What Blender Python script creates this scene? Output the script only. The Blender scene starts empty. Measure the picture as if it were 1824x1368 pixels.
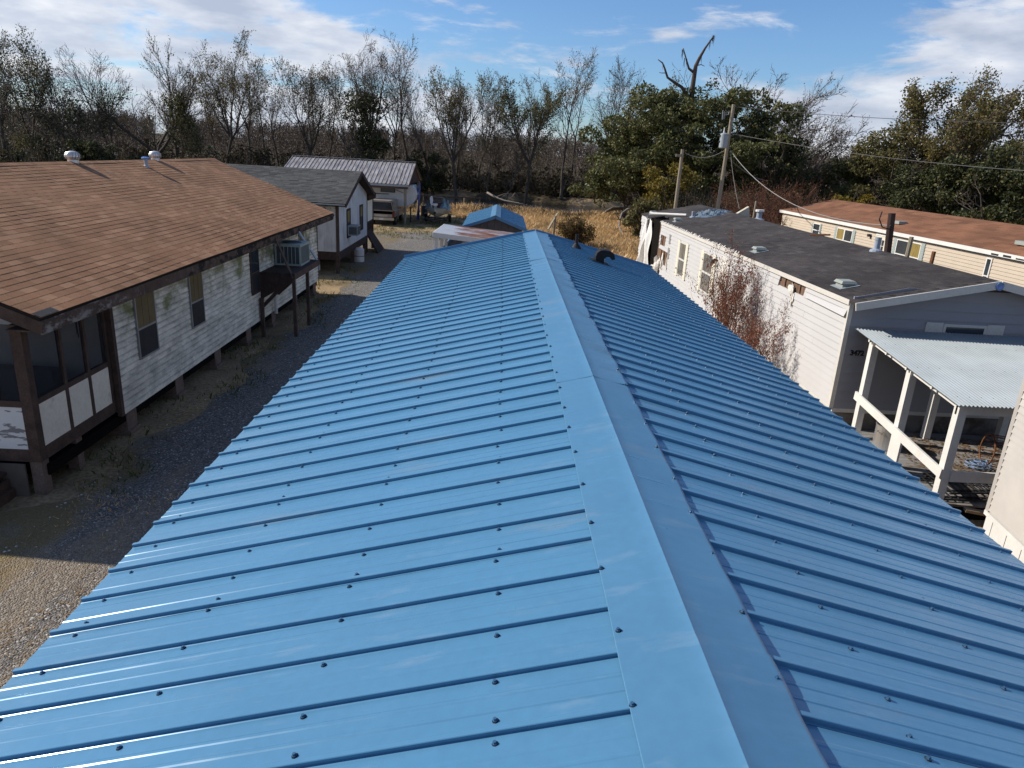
import bpy, math, random
import numpy as np
from mathutils import Vector, Matrix

# ---------------------------------------------------------------- camera, world, sun, exposure
SC = bpy.context.scene
COL = SC.collection
FPX, CX, CY = 1265.0, 912.0, 684.0
ROLL, PITCH, YAW = math.atan(.0568), math.atan(412.5 / FPX), math.radians(-1.6124)

def cam_dir(px, py):
    x, y = px - CX, -(py - CY)
    c, s = math.cos(ROLL), math.sin(ROLL)
    xr, yr = x * c - y * s, x * s + y * c
    d = (xr, FPX * math.cos(PITCH) + yr * math.sin(PITCH), -FPX * math.sin(PITCH) + yr * math.cos(PITCH))
    c, s = math.cos(YAW), math.sin(YAW)
    return Vector((d[0] * c - d[1] * s, d[0] * s + d[1] * c, d[2]))

def P(px, py, Y):
    """world point at depth Y seen at photo pixel (px, py)"""
    d = cam_dir(px, py)
    return d * (Y / d.y)

camd = bpy.data.cameras.new('camera')
cam = bpy.data.objects.new('camera', camd)
COL.objects.link(cam)
fwd = cam_dir(CX, CY).normalized()
rgt = (cam_dir(CX + 100, CY) - cam_dir(CX, CY)).normalized()
upv = (cam_dir(CX, CY - 100) - cam_dir(CX, CY)).normalized()
cam.matrix_world = Matrix(((rgt.x, upv.x, -fwd.x, 0), (rgt.y, upv.y, -fwd.y, 0), (rgt.z, upv.z, -fwd.z, 0), (0, 0, 0, 1)))
camd.sensor_fit = 'HORIZONTAL'
camd.sensor_width = 36.0
camd.lens = 36.0 * FPX / 1824.0
camd.clip_start, camd.clip_end = .05, 6000
SC.camera = cam

SUN_TO = Vector((-1.42, .34, 1.0)).normalized()      # towards the sun
sund = bpy.data.lights.new('sun', 'SUN')
sund.energy, sund.angle, sund.color = 5.0, math.radians(.53), (1.0, .93, .83)
sun = bpy.data.objects.new('sun', sund)
sun.rotation_euler = SUN_TO.to_track_quat('Z', 'Y').to_euler()
COL.objects.link(sun)

world = bpy.data.worlds.new('World')
SC.world = world
world.use_nodes = True
wt = world.node_tree
wt.nodes.clear()

def nd(nt, typ, ins=None, **props):
    n = nt.nodes.new(typ)
    for k, v in props.items():
        setattr(n, k, v)
    for k, v in (ins or {}).items():
        if isinstance(v, bpy.types.NodeSocket):
            nt.links.new(v, n.inputs[k])
        else:
            n.inputs[k].default_value = v
    return n

def ramp(nt, fac, stops, interp='LINEAR'):
    n = nt.nodes.new('ShaderNodeValToRGB')
    n.color_ramp.interpolation = interp
    e = n.color_ramp.elements
    while len(e) > 1:
        e.remove(e[-1])
    e[0].position, e[0].color = stops[0][0], (*stops[0][1], 1)
    for p, c in stops[1:]:
        x = e.new(p)
        x.color = (*c, 1)
    nt.links.new(fac, n.inputs[0])
    return n.outputs[0]

def mth(nt, op, a, b=None, clamp=False):
    n = nt.nodes.new('ShaderNodeMath')
    n.operation, n.use_clamp = op, clamp
    for i, v in enumerate((a, b)):
        if v is None:
            continue
        if isinstance(v, bpy.types.NodeSocket):
            nt.links.new(v, n.inputs[i])
        else:
            n.inputs[i].default_value = v
    return n.outputs[0]

def mixc(nt, fac, a, b, blend='MIX'):
    n = nt.nodes.new('ShaderNodeMix')
    n.data_type, n.blend_type = 'RGBA', blend
    for i, v in ((0, fac), (6, a), (7, b)):
        if isinstance(v, bpy.types.NodeSocket):
            nt.links.new(v, n.inputs[i])
        else:
            n.inputs[i].default_value = v if not isinstance(v, tuple) else (*v, 1)[:4]
    return n.outputs[2]

sky = nd(wt, 'ShaderNodeTexSky', sky_type='NISHITA', sun_disc=False)
sky.sun_elevation = math.asin(SUN_TO.z)
sky.sun_rotation = math.atan2(SUN_TO.x, SUN_TO.y)
sky.air_density, sky.dust_density, sky.ozone_density = 1.0, .5, 2.5
tc = nd(wt, 'ShaderNodeTexCoord')
sep = nd(wt, 'ShaderNodeSeparateXYZ', {0: tc.outputs['Generated']})
hyp = mth(wt, 'SQRT', mth(wt, 'ADD', mth(wt, 'MULTIPLY', sep.outputs[0], sep.outputs[0]), mth(wt, 'MULTIPLY', sep.outputs[1], sep.outputs[1])))
el = mth(wt, 'ARCTAN2', sep.outputs[2], hyp)
az = mth(wt, 'MINIMUM', mth(wt, 'MAXIMUM', mth(wt, 'ARCTAN2', sep.outputs[0], sep.outputs[1]), -.62), .62)
cmap = nd(wt, 'ShaderNodeMapping', {0: tc.outputs['Generated']})
cmap.inputs['Scale'].default_value = (3.2, 3.2, 11.0)
cmap.inputs['Rotation'].default_value = (0, math.radians(7), 0)
n1 = nd(wt, 'ShaderNodeTexNoise', {'Vector': cmap.outputs[0], 'Scale': 1.9, 'Detail': 9.0, 'Roughness': .62, 'Distortion': .25})
n2 = nd(wt, 'ShaderNodeTexNoise', {'Vector': cmap.outputs[0], 'Scale': 2.6, 'Detail': 6.0, 'Roughness': .55})
# a bank of cloud lies low in the west (left) and another in the east; the sky between is open
bank_l = mth(wt, 'MULTIPLY', mth(wt, 'SUBTRACT', mth(wt, 'SUBTRACT', .072, mth(wt, 'MULTIPLY', az, .40)), el), 6.5)
bank_l = mth(wt, 'MINIMUM', mth(wt, 'MAXIMUM', bank_l, -.14), .27)
bank_r = mth(wt, 'MULTIPLY', mth(wt, 'SUBTRACT', mth(wt, 'MULTIPLY', mth(wt, 'SUBTRACT', az, .06), .40), el), 4.0)
bank_r = mth(wt, 'MINIMUM', mth(wt, 'MAXIMUM', bank_r, -.12), .33)
lowb = mth(wt, 'MULTIPLY', mth(wt, 'SUBTRACT', .05, el), 2.2)
lowb = mth(wt, 'MAXIMUM', lowb, 0.0)
bias = mth(wt, 'MAXIMUM', mth(wt, 'MAXIMUM', bank_l, bank_r), lowb)
dens = mth(wt, 'ADD', mth(wt, 'ADD', mth(wt, 'MULTIPLY', n1.outputs[0], 1.45), -.225), bias)
mask = nd(wt, 'ShaderNodeMapRange', {0: dens, 1: .50, 2: .77, 3: 0.0, 4: .92}, interpolation_type='SMOOTHSTEP').outputs[0]
ccol = ramp(wt, n2.outputs[0], [(.36, (4.3, 4.8, 5.9)), (.50, (5.8, 6.2, 7.1)), (.68, (8.2, 8.3, 8.6))])
skyc = mixc(wt, 1.0, sky.outputs[0], (.72, .93, 1.20, 1), 'MULTIPLY')
skym = mixc(wt, mask, skyc, ccol)
bg = nd(wt, 'ShaderNodeBackground', {'Color': skym, 'Strength': .100})
nd(wt, 'ShaderNodeOutputWorld', {'Surface': bg.outputs[0]})

SC.render.engine = 'CYCLES'
SC.cycles.max_bounces = 6
SC.cycles.transparent_max_bounces = 12
SC.cycles.use_denoising = True
vs = SC.view_settings
vs.view_transform = 'Standard'
vs.look = 'None'
vs.exposure, vs.gamma = 0.20, 1.0
vs.use_curve_mapping = False

RNG = random.Random(7)
NR = np.random.default_rng(7)
G = -5.64                                             # ground level; the camera is the origin

# ---------------------------------------------------------------- mesh helpers
class MB:
    """collects boxes, beams, tubes and sheets; T.part links them as ONE mesh object"""
    def __init__(s):
        s.v, s.f, s.mi, s.cur = [], [], [], 0
    def add(s, vs_, fs_):
        o = len(s.v)
        s.v.extend([tuple(p) for p in vs_])
        for f in fs_:
            s.f.append(tuple(i + o for i in f))
            s.mi.append(s.cur)
        return s
    def hexa(s, p):
        return s.add(p, [(0, 3, 2, 1), (4, 5, 6, 7), (0, 1, 5, 4), (1, 2, 6, 5), (2, 3, 7, 6), (3, 0, 4, 7)])
    def box(s, x0, x1, y0, y1, z0, z1):
        return s.hexa([(x0, y0, z0), (x1, y0, z0), (x1, y1, z0), (x0, y1, z0), (x0, y0, z1), (x1, y0, z1), (x1, y1, z1), (x0, y1, z1)])
    def beam(s, p, q, w, h, up=(0, 0, 1)):
        p, q = Vector(p), Vector(q)
        d = (q - p).normalized()
        sd = d.cross(Vector(up))
        if sd.length < 1e-4:
            sd = d.cross(Vector((1, 0, 0)))
        sd.normalize()
        u = sd.cross(d).normalized()
        a, b = sd * w / 2, u * h / 2
        return s.hexa([p - a - b, p + a - b, q + a - b, q - a - b, p - a + b, p + a + b, q + a + b, q - a + b])
    def quad(s, a, b, c, d):
        return s.add([a, b, c, d], [(0, 1, 2, 3)])
    def slab(s, a, b, c, d, t):
        """sheet a-b-c-d given thickness t along its normal, downwards"""
        a, b, c, d = map(Vector, (a, b, c, d))
        n = (b - a).cross(d - a).normalized() * t
        if n.z > 0:
            n = -n
        return s.hexa([a + n, b + n, c + n, d + n, a, b, c, d])
    def prism(s, poly, vec):
        n = len(poly)
        vec = Vector(vec)
        vsx = [Vector(p) for p in poly] + [Vector(p) + vec for p in poly]
        fs = [tuple(range(n))[::-1], tuple(range(n, 2 * n))] + [(i, (i + 1) % n, n + (i + 1) % n, n + i) for i in range(n)]
        return s.add(vsx, fs)
    def tube(s, pts, rad, n=8, cap=True):
        pts = [Vector(p) for p in pts]
        if not isinstance(rad, (list, tuple)):
            rad = [rad] * len(pts)
        vsx, fs = [], []
        prev = None
        for i, p in enumerate(pts):
            d = (pts[min(i + 1, len(pts) - 1)] - pts[max(i - 1, 0)]).normalized()
            if prev is None:
                a = d.cross(Vector((0, 0, 1)))
                if a.length < .05:
                    a = d.cross(Vector((1, 0, 0)))
            else:
                a = prev - d * prev.dot(d)
            a.normalize()
            prev = a
            b = d.cross(a)
            for k in range(n):
                t = 2 * math.pi * k / n
                vsx.append(p + (a * math.cos(t) + b * math.sin(t)) * rad[i])
        for i in range(len(pts) - 1):
            for k in range(n):
                k2 = (k + 1) % n
                fs.append((i * n + k, i * n + k2, (i + 1) * n + k2, (i + 1) * n + k))
        if cap:
            fs.append(tuple(range(n))[::-1])
            fs.append(tuple(range((len(pts) - 1) * n, len(pts) * n)))
        return s.add(vsx, fs)
    def lathe(s, c, prof, n=16):
        c = Vector(c)
        vsx, fs = [], []
        for r, z in prof:
            for k in range(n):
                t = 2 * math.pi * k / n
                vsx.append(c + Vector((r * math.cos(t), r * math.sin(t), z)))
        for i in range(len(prof) - 1):
            for k in range(n):
                k2 = (k + 1) % n
                fs.append((i * n + k, i * n + k2, (i + 1) * n + k2, (i + 1) * n + k))
        fs.append(tuple(range((len(prof) - 1) * n, len(prof) * n)))
        fs.append(tuple(range(n))[::-1])
        return s.add(vsx, fs)
    def mesh(s, name, mats, off=(0, 0, 0), smooth=False):
        me = bpy.data.meshes.new(name)
        ox, oy, oz = off
        me.from_pydata([(x - ox, y - oy, z - oz) for x, y, z in s.v], [], s.f)
        for m in (mats if isinstance(mats, (list, tuple)) else [mats]):
            me.materials.append(m)
        if isinstance(mats, (list, tuple)) and len(mats) > 1:
            me.polygons.foreach_set('material_index', s.mi)
        if smooth:
            me.polygons.foreach_set('use_smooth', [True] * len(me.polygons))
        me.update()
        return me

def np_mesh(name, V, F, mats, mi=None, smooth=False):
    """fast mesh from arrays; F is a list of (n,k) index arrays"""
    me = bpy.data.meshes.new(name)
    V = np.asarray(V, dtype=np.float32)
    me.vertices.add(len(V))
    me.vertices.foreach_set('co', V.ravel())
    tot = np.concatenate([np.full(len(f), f.shape[1], dtype=np.int32) for f in F])
    loops = np.concatenate([f.ravel() for f in F]).astype(np.int32)
    start = np.concatenate([[0], np.cumsum(tot)[:-1]]).astype(np.int32)
    me.loops.add(len(loops))
    me.loops.foreach_set('vertex_index', loops)
    me.polygons.add(len(tot))
    me.polygons.foreach_set('loop_start', start)
    me.polygons.foreach_set('loop_total', tot)
    for m in mats:
        me.materials.append(m)
    if mi is not None:
        me.polygons.foreach_set('material_index', np.concatenate(mi).astype(np.int32))
    if smooth:
        me.polygons.foreach_set('use_smooth', np.ones(len(tot), dtype=bool))
    me.update(calc_edges=True)
    return me

def tagp(o, label=None, cat=None, group=None, kind=None):
    for k, v in (('label', label), ('category', cat), ('group', group), ('kind', kind)):
        if v:
            o[k] = v
    return o

class T:
    """a thing: an Empty at its base; part() gives it children. Geometry is in world coordinates unless the thing is turned"""
    def __init__(s, name, label, cat, loc, rz=0.0, group=None):
        s.root = bpy.data.objects.new(name, None)
        s.root.empty_display_size = .2
        s.root.location = loc
        s.root.rotation_euler = (0, 0, rz)
        COL.objects.link(s.root)
        tagp(s.root, label, cat, group)
        s.off = tuple(loc) if rz == 0 else (0, 0, 0)
    def part(s, name, mb, mat, parent=None, smooth=False, label=None, kind=None):
        me = mb.mesh(name, mat, s.off, smooth) if isinstance(mb, MB) else mb
        o = bpy.data.objects.new(name, me)
        o.parent = parent or s.root
        COL.objects.link(o)
        return tagp(o, label, kind=kind)
    def inst(s, name, me, loc, rot=(0, 0, 0), parent=None, scale=None):
        o = bpy.data.objects.new(name, me)
        o.parent = parent or s.root
        o.location = (loc[0] - s.off[0], loc[1] - s.off[1], loc[2] - s.off[2])
        o.rotation_euler = rot
        if scale:
            o.scale = scale
        COL.objects.link(o)
        return o

def solo(name, me, label, cat, loc=(0, 0, 0), group=None, kind=None):
    o = bpy.data.objects.new(name, me)
    o.location = loc
    COL.objects.link(o)
    return tagp(o, label, cat, group, kind)

# ---------------------------------------------------------------- materials
def M(name, col, rough=.7, spec=.35, metal=0.0, var=.12, nscale=2.5, fine=0.0, fscale=60.0, bump=0.0, bscale=40.0,
      patches=(), stretch=(1, 1, 1), bstretch=(1, 1, 1), alpha=None, coat=0.0, rvar=0.0, stripe=None):
    m = bpy.data.materials.new(name)
    m.use_nodes = True
    nt = m.node_tree
    nt.nodes.clear()
    geo = nd(nt, 'ShaderNodeNewGeometry')
    pos = geo.outputs['Position']
    mp = nd(nt, 'ShaderNodeMapping', {0: pos, 'Scale': stretch})
    nz = nd(nt, 'ShaderNodeTexNoise', {'Vector': mp.outputs[0], 'Scale': nscale, 'Detail': 5.0, 'Roughness': .6})
    lo = tuple(max(0, c * (1 - var)) for c in col)
    hi = tuple(min(1, c * (1 + var)) for c in col)
    c = ramp(nt, nz.outputs[0], [(.3, lo), (.7, hi)])
    if fine:
        nf = nd(nt, 'ShaderNodeTexNoise', {'Vector': mp.outputs[0], 'Scale': fscale, 'Detail': 3.0})
        g = ramp(nt, nf.outputs[0], [(.3, (1 - fine,) * 3), (.7, (1 + fine,) * 3)])
        c = mixc(nt, 1.0, c, g, 'MULTIPLY')
    for p in patches:
        pm = nd(nt, 'ShaderNodeMapping', {0: pos, 'Scale': p.get('stretch', (1, 1, 1)), 'Location': p.get('loc', (0, 0, 0))})
        pn = nd(nt, 'ShaderNodeTexNoise', {'Vector': pm.outputs[0], 'Scale': p['scale'], 'Detail': 6.0, 'Roughness': p.get('rg', .62)})
        v = pn.outputs[0]
        sx = nd(nt, 'ShaderNodeSeparateXYZ', {0: pos})
        for ax, key in ((0, 'x'), (1, 'y'), (2, 'z')):
            if key in p:                                # the patch fades in between p[key][0] and p[key][1]
                a, b = p[key]
                r = nd(nt, 'ShaderNodeMapRange', {0: sx.outputs[ax], 1: a, 2: b, 3: -.3, 4: 0.0}).outputs[0]
                v = mth(nt, 'ADD', v, r)
        f = nd(nt, 'ShaderNodeMapRange', {0: v, 1: p['lo'], 2: p['hi'], 3: 0.0, 4: p.get('amt', 1.0)}).outputs[0]
        c = mixc(nt, f, c, tuple(p['col']))
    if stripe:                                          # shade under each board lap painted into the colour, along with grime
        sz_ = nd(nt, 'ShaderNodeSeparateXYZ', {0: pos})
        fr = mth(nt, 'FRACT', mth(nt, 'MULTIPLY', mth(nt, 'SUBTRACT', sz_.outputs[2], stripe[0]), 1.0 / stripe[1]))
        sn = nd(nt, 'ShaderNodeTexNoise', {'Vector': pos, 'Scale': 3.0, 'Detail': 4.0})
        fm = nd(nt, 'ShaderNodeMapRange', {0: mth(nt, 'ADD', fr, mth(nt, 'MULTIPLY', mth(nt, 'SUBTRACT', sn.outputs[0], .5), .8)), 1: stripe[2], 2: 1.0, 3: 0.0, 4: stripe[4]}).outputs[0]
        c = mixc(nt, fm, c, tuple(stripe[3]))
    b = nd(nt, 'ShaderNodeBsdfPrincipled', {'Base Color': c, 'Roughness': rough, 'Metallic': metal, 'Specular IOR Level': spec, 'Coat Weight': coat})
    if rvar:
        rn = nd(nt, 'ShaderNodeTexNoise', {'Vector': pos, 'Scale': 3.0, 'Detail': 6.0})
        rr = nd(nt, 'ShaderNodeMapRange', {0: rn.outputs[0], 1: .3, 2: .7, 3: rough - rvar, 4: rough + rvar}).outputs[0]
        nt.links.new(rr, b.inputs['Roughness'])
    if bump:
        bm_ = nd(nt, 'ShaderNodeMapping', {0: pos, 'Scale': bstretch})
        bn = nd(nt, 'ShaderNodeTexNoise', {'Vector': bm_.outputs[0], 'Scale': bscale, 'Detail': 4.0})
        bu = nd(nt, 'ShaderNodeBump', {'Height': bn.outputs[0], 'Strength': 1.0, 'Distance': bump})
        nt.links.new(bu.outputs[0], b.inputs['Normal'])
    if alpha is not None:
        b.inputs['Alpha'].default_value = alpha
    nd(nt, 'ShaderNodeOutputMaterial', {'Surface': b.outputs[0]})
    return m

def MI(name, cols, rough=.85, island=True, transl=0.0, nvar=.0, nscale=1.0, fine=.0, fscale=90.0):
    """colour picked at random per mesh island (leaves, shingles of one mesh) or per object (single shingles)"""
    m = bpy.data.materials.new(name)
    m.use_nodes = True
    nt = m.node_tree
    nt.nodes.clear()
    geo = nd(nt, 'ShaderNodeNewGeometry')
    rnd = geo.outputs['Random Per Island'] if island else nd(nt, 'ShaderNodeObjectInfo').outputs['Random']
    k = len(cols)
    c = ramp(nt, rnd, [(i / max(1, k - 1), cc) for i, cc in enumerate(cols)])
    if nvar:
        nz = nd(nt, 'ShaderNodeTexNoise', {'Vector': geo.outputs['Position'], 'Scale': nscale, 'Detail': 3.0})
        g = ramp(nt, nz.outputs[0], [(.32, (1 - nvar,) * 3), (.68, (1 + nvar,) * 3)])
        c = mixc(nt, 1.0, c, g, 'MULTIPLY')
    if fine:
        nz = nd(nt, 'ShaderNodeTexNoise', {'Vector': geo.outputs['Position'], 'Scale': fscale, 'Detail': 3.0})
        g = ramp(nt, nz.outputs[0], [(.32, (1 - fine,) * 3), (.68, (1 + fine,) * 3)])
        c = mixc(nt, 1.0, c, g, 'MULTIPLY')
    b = nd(nt, 'ShaderNodeBsdfPrincipled', {'Base Color': c, 'Roughness': rough, 'Specular IOR Level': .25})
    out = b.outputs[0]
    if transl:
        tr = nd(nt, 'ShaderNodeBsdfTranslucent', {'Color': c})
        out = nd(nt, 'ShaderNodeMixShader', {0: transl, 1: b.outputs[0], 2: tr.outputs[0]}).outputs[0]
    nd(nt, 'ShaderNodeOutputMaterial', {'Surface': out})
    return m

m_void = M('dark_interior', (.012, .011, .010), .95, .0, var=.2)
m_black = M('black_plastic', (.012, .012, .013), .6, .25, var=.2)
m_white = M('white_paint', (.64, .62, .575), .6, .35, var=.06, fine=.05, fscale=30,
            patches=[dict(col=(.42, .38, .31), scale=3.0, lo=.60, hi=.80, amt=.5)])
m_wood_brown = M('brown_stained_wood', (.095, .062, .045), .8, .25, var=.25, nscale=4, fine=.15, fscale=50, bump=.003, bscale=35, bstretch=(1, 1, .2))
m_glass = M('window_glass', (.035, .042, .050), .08, .6, var=.3, nscale=1.5)
m_alu = M('aluminium_frame', (.30, .30, .30), .5, .4, metal=.4, var=.15)
m_galv = M('galvanised_metal', (.29, .325, .34), .5, .4, metal=.2, var=.12, nscale=1.2)
m_steel = M('dark_steel', (.030, .030, .033), .5, .4, metal=.3, var=.3)
m_rust = M('rusty_iron', (.17, .075, .036), .9, .2, var=.35, nscale=9)
# ---------------------------------------------------------------- ground, water, gravel drive
def smooth01(t):
    t = np.clip(t, 0, 1)
    return t * t * (3 - 2 * t)

def bank_near(x):
    return 70.5 + 1.2 * np.sin(x * .21) + .7 * np.sin(x * .53 + 1) + .03 * x

def bank_far(x):
    return 102.5 + 1.5 * np.sin(x * .13 + 2) + .8 * np.sin(x * .41)

WATER_Z = -6.45

def ground_h(x, y):
    a, b = bank_near(x), bank_far(x)
    ch = smooth01((y - a) / 2.2) * (1 - smooth01((y - b + 2.5) / 2.5))
    und = .10 * np.sin(x * .35 + y * .21) * np.sin(y * .47 - x * .11) * smooth01((y - 60) / 8)
    far = .5 * np.sin(x * .02) * np.cos(y * .017) * smooth01((y - 130) / 60)
    return G + und + far - 1.7 * ch

def grid_mesh(name, xs, ys, hf, mats, dz=0.0):
    X, Y = np.meshgrid(xs, ys)
    Z = hf(X, Y) + dz
    V = np.stack([X.ravel(), Y.ravel(), Z.ravel()], 1)
    nx, ny = len(xs), len(ys)
    i = (np.arange(ny - 1)[:, None] * nx + np.arange(nx - 1)[None, :]).ravel()
    F = np.stack([i, i + 1, i + nx + 1, i + nx], 1)
    return np_mesh(name, V, [F], mats, smooth=True)

m_ground = M('dry_ground', (.29, .21, .12), .95, .1, var=.30, nscale=.7, fine=.35, fscale=14, bump=.02, bscale=18,
             patches=[dict(col=(.085, .095, .030), scale=.22, lo=.52, hi=.66, amt=.85, y=(66, 46), loc=(3, 9, 0)),
                      dict(col=(.30, .235, .15), scale=.5, lo=.60, hi=.74, amt=.6),
                      dict(col=(.050, .042, .026), scale=.18, lo=.28, hi=.40, amt=.9, y=(100, 108))])
xs = np.unique(np.concatenate([np.linspace(-2600, -140, 12), np.linspace(-140, 140, 141), np.linspace(140, 2600, 12)]))
ys = np.unique(np.concatenate([np.linspace(-80, 60, 20), np.linspace(60, 112, 105), np.linspace(112, 160, 20), np.linspace(160, 3200, 30)]))
gr = solo('ground', grid_mesh('ground', xs, ys, ground_h, [m_ground]), 'dry yellow and brown ground round the houses down to the water', None, kind='structure')

m_water = M('bayou_water', (.012, .012, .011), .08, .5, var=.2, bump=.10, bscale=1.5, bstretch=(.6, 1.6, 1))
wx = np.linspace(-300, 300, 61)
wme = grid_mesh('water', wx, np.array([66.0, 80.0, 92.0, 110.0]), lambda x, y: np.full_like(x, WATER_Z), [m_water])
solo('water', wme, 'dark still water of the bayou behind the dry field', None, kind='structure')

# gravel drive: ragged sheet between the brown roofed house and the blue roof, opening into a yard
def drive_edges(y):
    l = -6.35 + .28 * math.sin(y * .9) + .18 * math.sin(y * 2.3 + 1)
    if y > 28:
        l -= min(2.0, (y - 28) * .12)
    if y < 10.4:
        l -= min(4.5, (10.4 - y) * 1.6)
    r = -1.2
    if y > 17:
        r = -1.2 + .35 * math.sin(y * .7)
    return l, r

m_gravel = bpy.data.materials.new('gravel')
m_gravel.use_nodes = True
nt = m_gravel.node_tree
nt.nodes.clear()
geo = nd(nt, 'ShaderNodeNewGeometry')
vo = nd(nt, 'ShaderNodeTexVoronoi', {'Vector': geo.outputs['Position'], 'Scale': 42.0})
gv = nd(nt, 'ShaderNodeSeparateColor', {0: vo.outputs['Color']})
gcol = ramp(nt, gv.outputs[0], [(0, (.085, .078, .070)), (.35, (.142, .131, .117)), (.75, (.205, .19, .168)), (.93, (.30, .28, .25)), (1, (.50, .48, .45))])
gn = nd(nt, 'ShaderNodeTexNoise', {'Vector': geo.outputs['Position'], 'Scale': .55, 'Detail': 6.0, 'Roughness': .65})
gm = nd(nt, 'ShaderNodeMapping', {0: geo.outputs['Position'], 'Scale': (1.1, .16, 1)})
gn2 = nd(nt, 'ShaderNodeTexNoise', {'Vector': gm.outputs[0], 'Scale': 1.0, 'Detail': 6.0, 'Roughness': .7})
dn = nd(nt, 'ShaderNodeTexNoise', {'Vector': geo.outputs['Position'], 'Scale': 22.0, 'Detail': 6.0})
dirt = ramp(nt, dn.outputs[0], [(.3, (.19, .145, .098)), (.7, (.34, .27, .19))])
df = nd(nt, 'ShaderNodeMapRange', {0: mth(nt, 'ADD', gn2.outputs[0], nd(nt, 'ShaderNodeMapRange', {0: nd(nt, 'ShaderNodeSeparateXYZ', {0: geo.outputs['Position']}).outputs[1], 1: 8.6, 2: 10.5, 3: .045, 4: -.10}).outputs[0]), 1: .45, 2: .60, 3: 0.0, 4: .92}).outputs[0]
gc = mixc(nt, df, gcol, dirt)
sx = nd(nt, 'ShaderNodeSeparateXYZ', {0: geo.outputs['Position']})
gf = nd(nt, 'ShaderNodeMapRange', {0: mth(nt, 'ADD', gn.outputs[0], nd(nt, 'ShaderNodeMapRange', {0: sx.outputs[0], 1: -5.6, 2: -6.5, 3: -.16, 4: .12}).outputs[0]), 1: .52, 2: .66, 3: 0.0, 4: .8}).outputs[0]
gc = mixc(nt, gf, gc, mixc(nt, dn.outputs[0], (.16, .11, .045, 1), (.27, .20, .09, 1)))
bu = nd(nt, 'ShaderNodeBump', {'Height': mth(nt, 'ADD', mth(nt, 'MULTIPLY', vo.outputs['Distance'], -1.5), mth(nt, 'MULTIPLY', gn.outputs[0], 1.0)), 'Strength': .8, 'Distance': .02})
pb = nd(nt, 'ShaderNodeBsdfPrincipled', {'Base Color': gc, 'Roughness': .95, 'Specular IOR Level': .15, 'Normal': bu.outputs[0]})
nd(nt, 'ShaderNodeOutputMaterial', {'Surface': pb.outputs[0]})

V, F = [], []
yy = np.concatenate([np.linspace(-6, 36, 120), np.linspace(36.4, 50, 36)])
for i, y in enumerate(yy):
    l, r = drive_edges(float(y))
    if y > 30:
        l, r = l - max(0, (y - 33) * .10), r + max(0, (y - 36) * .12)
    if y > 48.5:
        k = (50 - y) / 1.5
        l, r = -5.5 + (l + 5.5) * k, -3 + (r + 3) * k
    for j in range(13):
        t = j / 12
        V.append((l + (r - l) * t, y, G + .008 + .012 * math.sin(math.pi * t)))
nx = 13
i = (np.arange(len(yy) - 1)[:, None] * nx + np.arange(nx - 1)[None, :]).ravel()
F = np.stack([i, i + 1, i + nx + 1, i + nx], 1)
solo('gravel_drive', np_mesh('gravel_drive', V, [F], [m_gravel], smooth=True), 'grey gravel and dirt drive between the houses', None, kind='structure')

# loose stones of the drive
def scatter_mesh(name, centers, sizes, protoV, protoF, mats, rng, flat=1.0, yaw_only=True):
    n, k = len(centers), len(protoV)
    a = rng.random(n) * 2 * np.pi
    c, s = np.cos(a), np.sin(a)
    PV = np.asarray(protoV)[None] * sizes[:, None, None]
    X = PV[..., 0] * c[:, None] - PV[..., 1] * s[:, None]
    Y = PV[..., 0] * s[:, None] + PV[..., 1] * c[:, None]
    Z = PV[..., 2] * flat
    V = np.stack([X, Y, Z], -1) + centers[:, None]
    F = (np.asarray(protoF)[None] + (np.arange(n) * k)[:, None, None]).reshape(-1, len(protoF[0]))
    return np_mesh(name, V.reshape(-1, 3), [F], mats)

m_stone = MI('pale_stones', [(.14, .13, .13), (.26, .25, .24), (.38, .36, .33), (.62, .60, .57)], .9)
n = 9000
sy = 3.5 + 24 * NR.random(n) ** 1.5
sxx = -6.7 + 5.4 * NR.random(n)
keep = NR.random(n) < (.35 + .65 * (np.abs(np.sin(sxx * 2.1 + .6)) > .55))
sxx, sy = sxx[keep], sy[keep]
cen = np.stack([sxx, sy, np.full(len(sxx), G + .016)], 1)
octv = [(1, 0, 0), (0, 1, 0), (-1, .1, 0), (.1, -1, 0), (.1, .1, .7), (0, 0, -.6)]
octf = [(0, 1, 4), (1, 2, 4), (2, 3, 4), (3, 0, 4), (1, 0, 5), (2, 1, 5), (3, 2, 5), (0, 3, 5)]
solo('gravel', scatter_mesh('gravel', cen, .008 + .020 * NR.random(len(cen)) ** 2.5, octv, octf, [m_stone], NR), 'loose pale stones strewn over the drive', None, kind='stuff')

# grass blades (three-sided tufts), dry in the field and green along the house and the yard
def blades(name, cen, hgt, mat, rng, w=.02, lean=.45, per=3):
    n = len(cen) * per
    c = np.repeat(cen, per, 0) + np.concatenate([rng.normal(0, .05, (n, 2)), np.zeros((n, 1))], 1)
    h = np.repeat(hgt, per) * (.6 + .6 * rng.random(n))
    a = rng.random(n) * 2 * np.pi
    d = np.stack([np.cos(a), np.sin(a), np.zeros(n)], 1)
    b = rng.random(n) * 2 * np.pi
    l = np.stack([np.cos(b), np.sin(b), np.zeros(n)], 1) * (h * lean * rng.random(n))[:, None]
    up = np.array([0, 0, 1.0])
    v0, v1 = c - d * (w * .5), c + d * (w * .5)
    v2 = c + l * .4 + up * (h * .6)[:, None] + d * (w * .35)
    v3 = c + l + up * h[:, None]
    V = np.stack([v0, v1, v2, v3], 1).reshape(-1, 3)
    F = (np.arange(n) * 4)[:, None] + np.array([[0, 1, 2, 3]])
    return np_mesh(name, V, [F], [mat])

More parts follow.
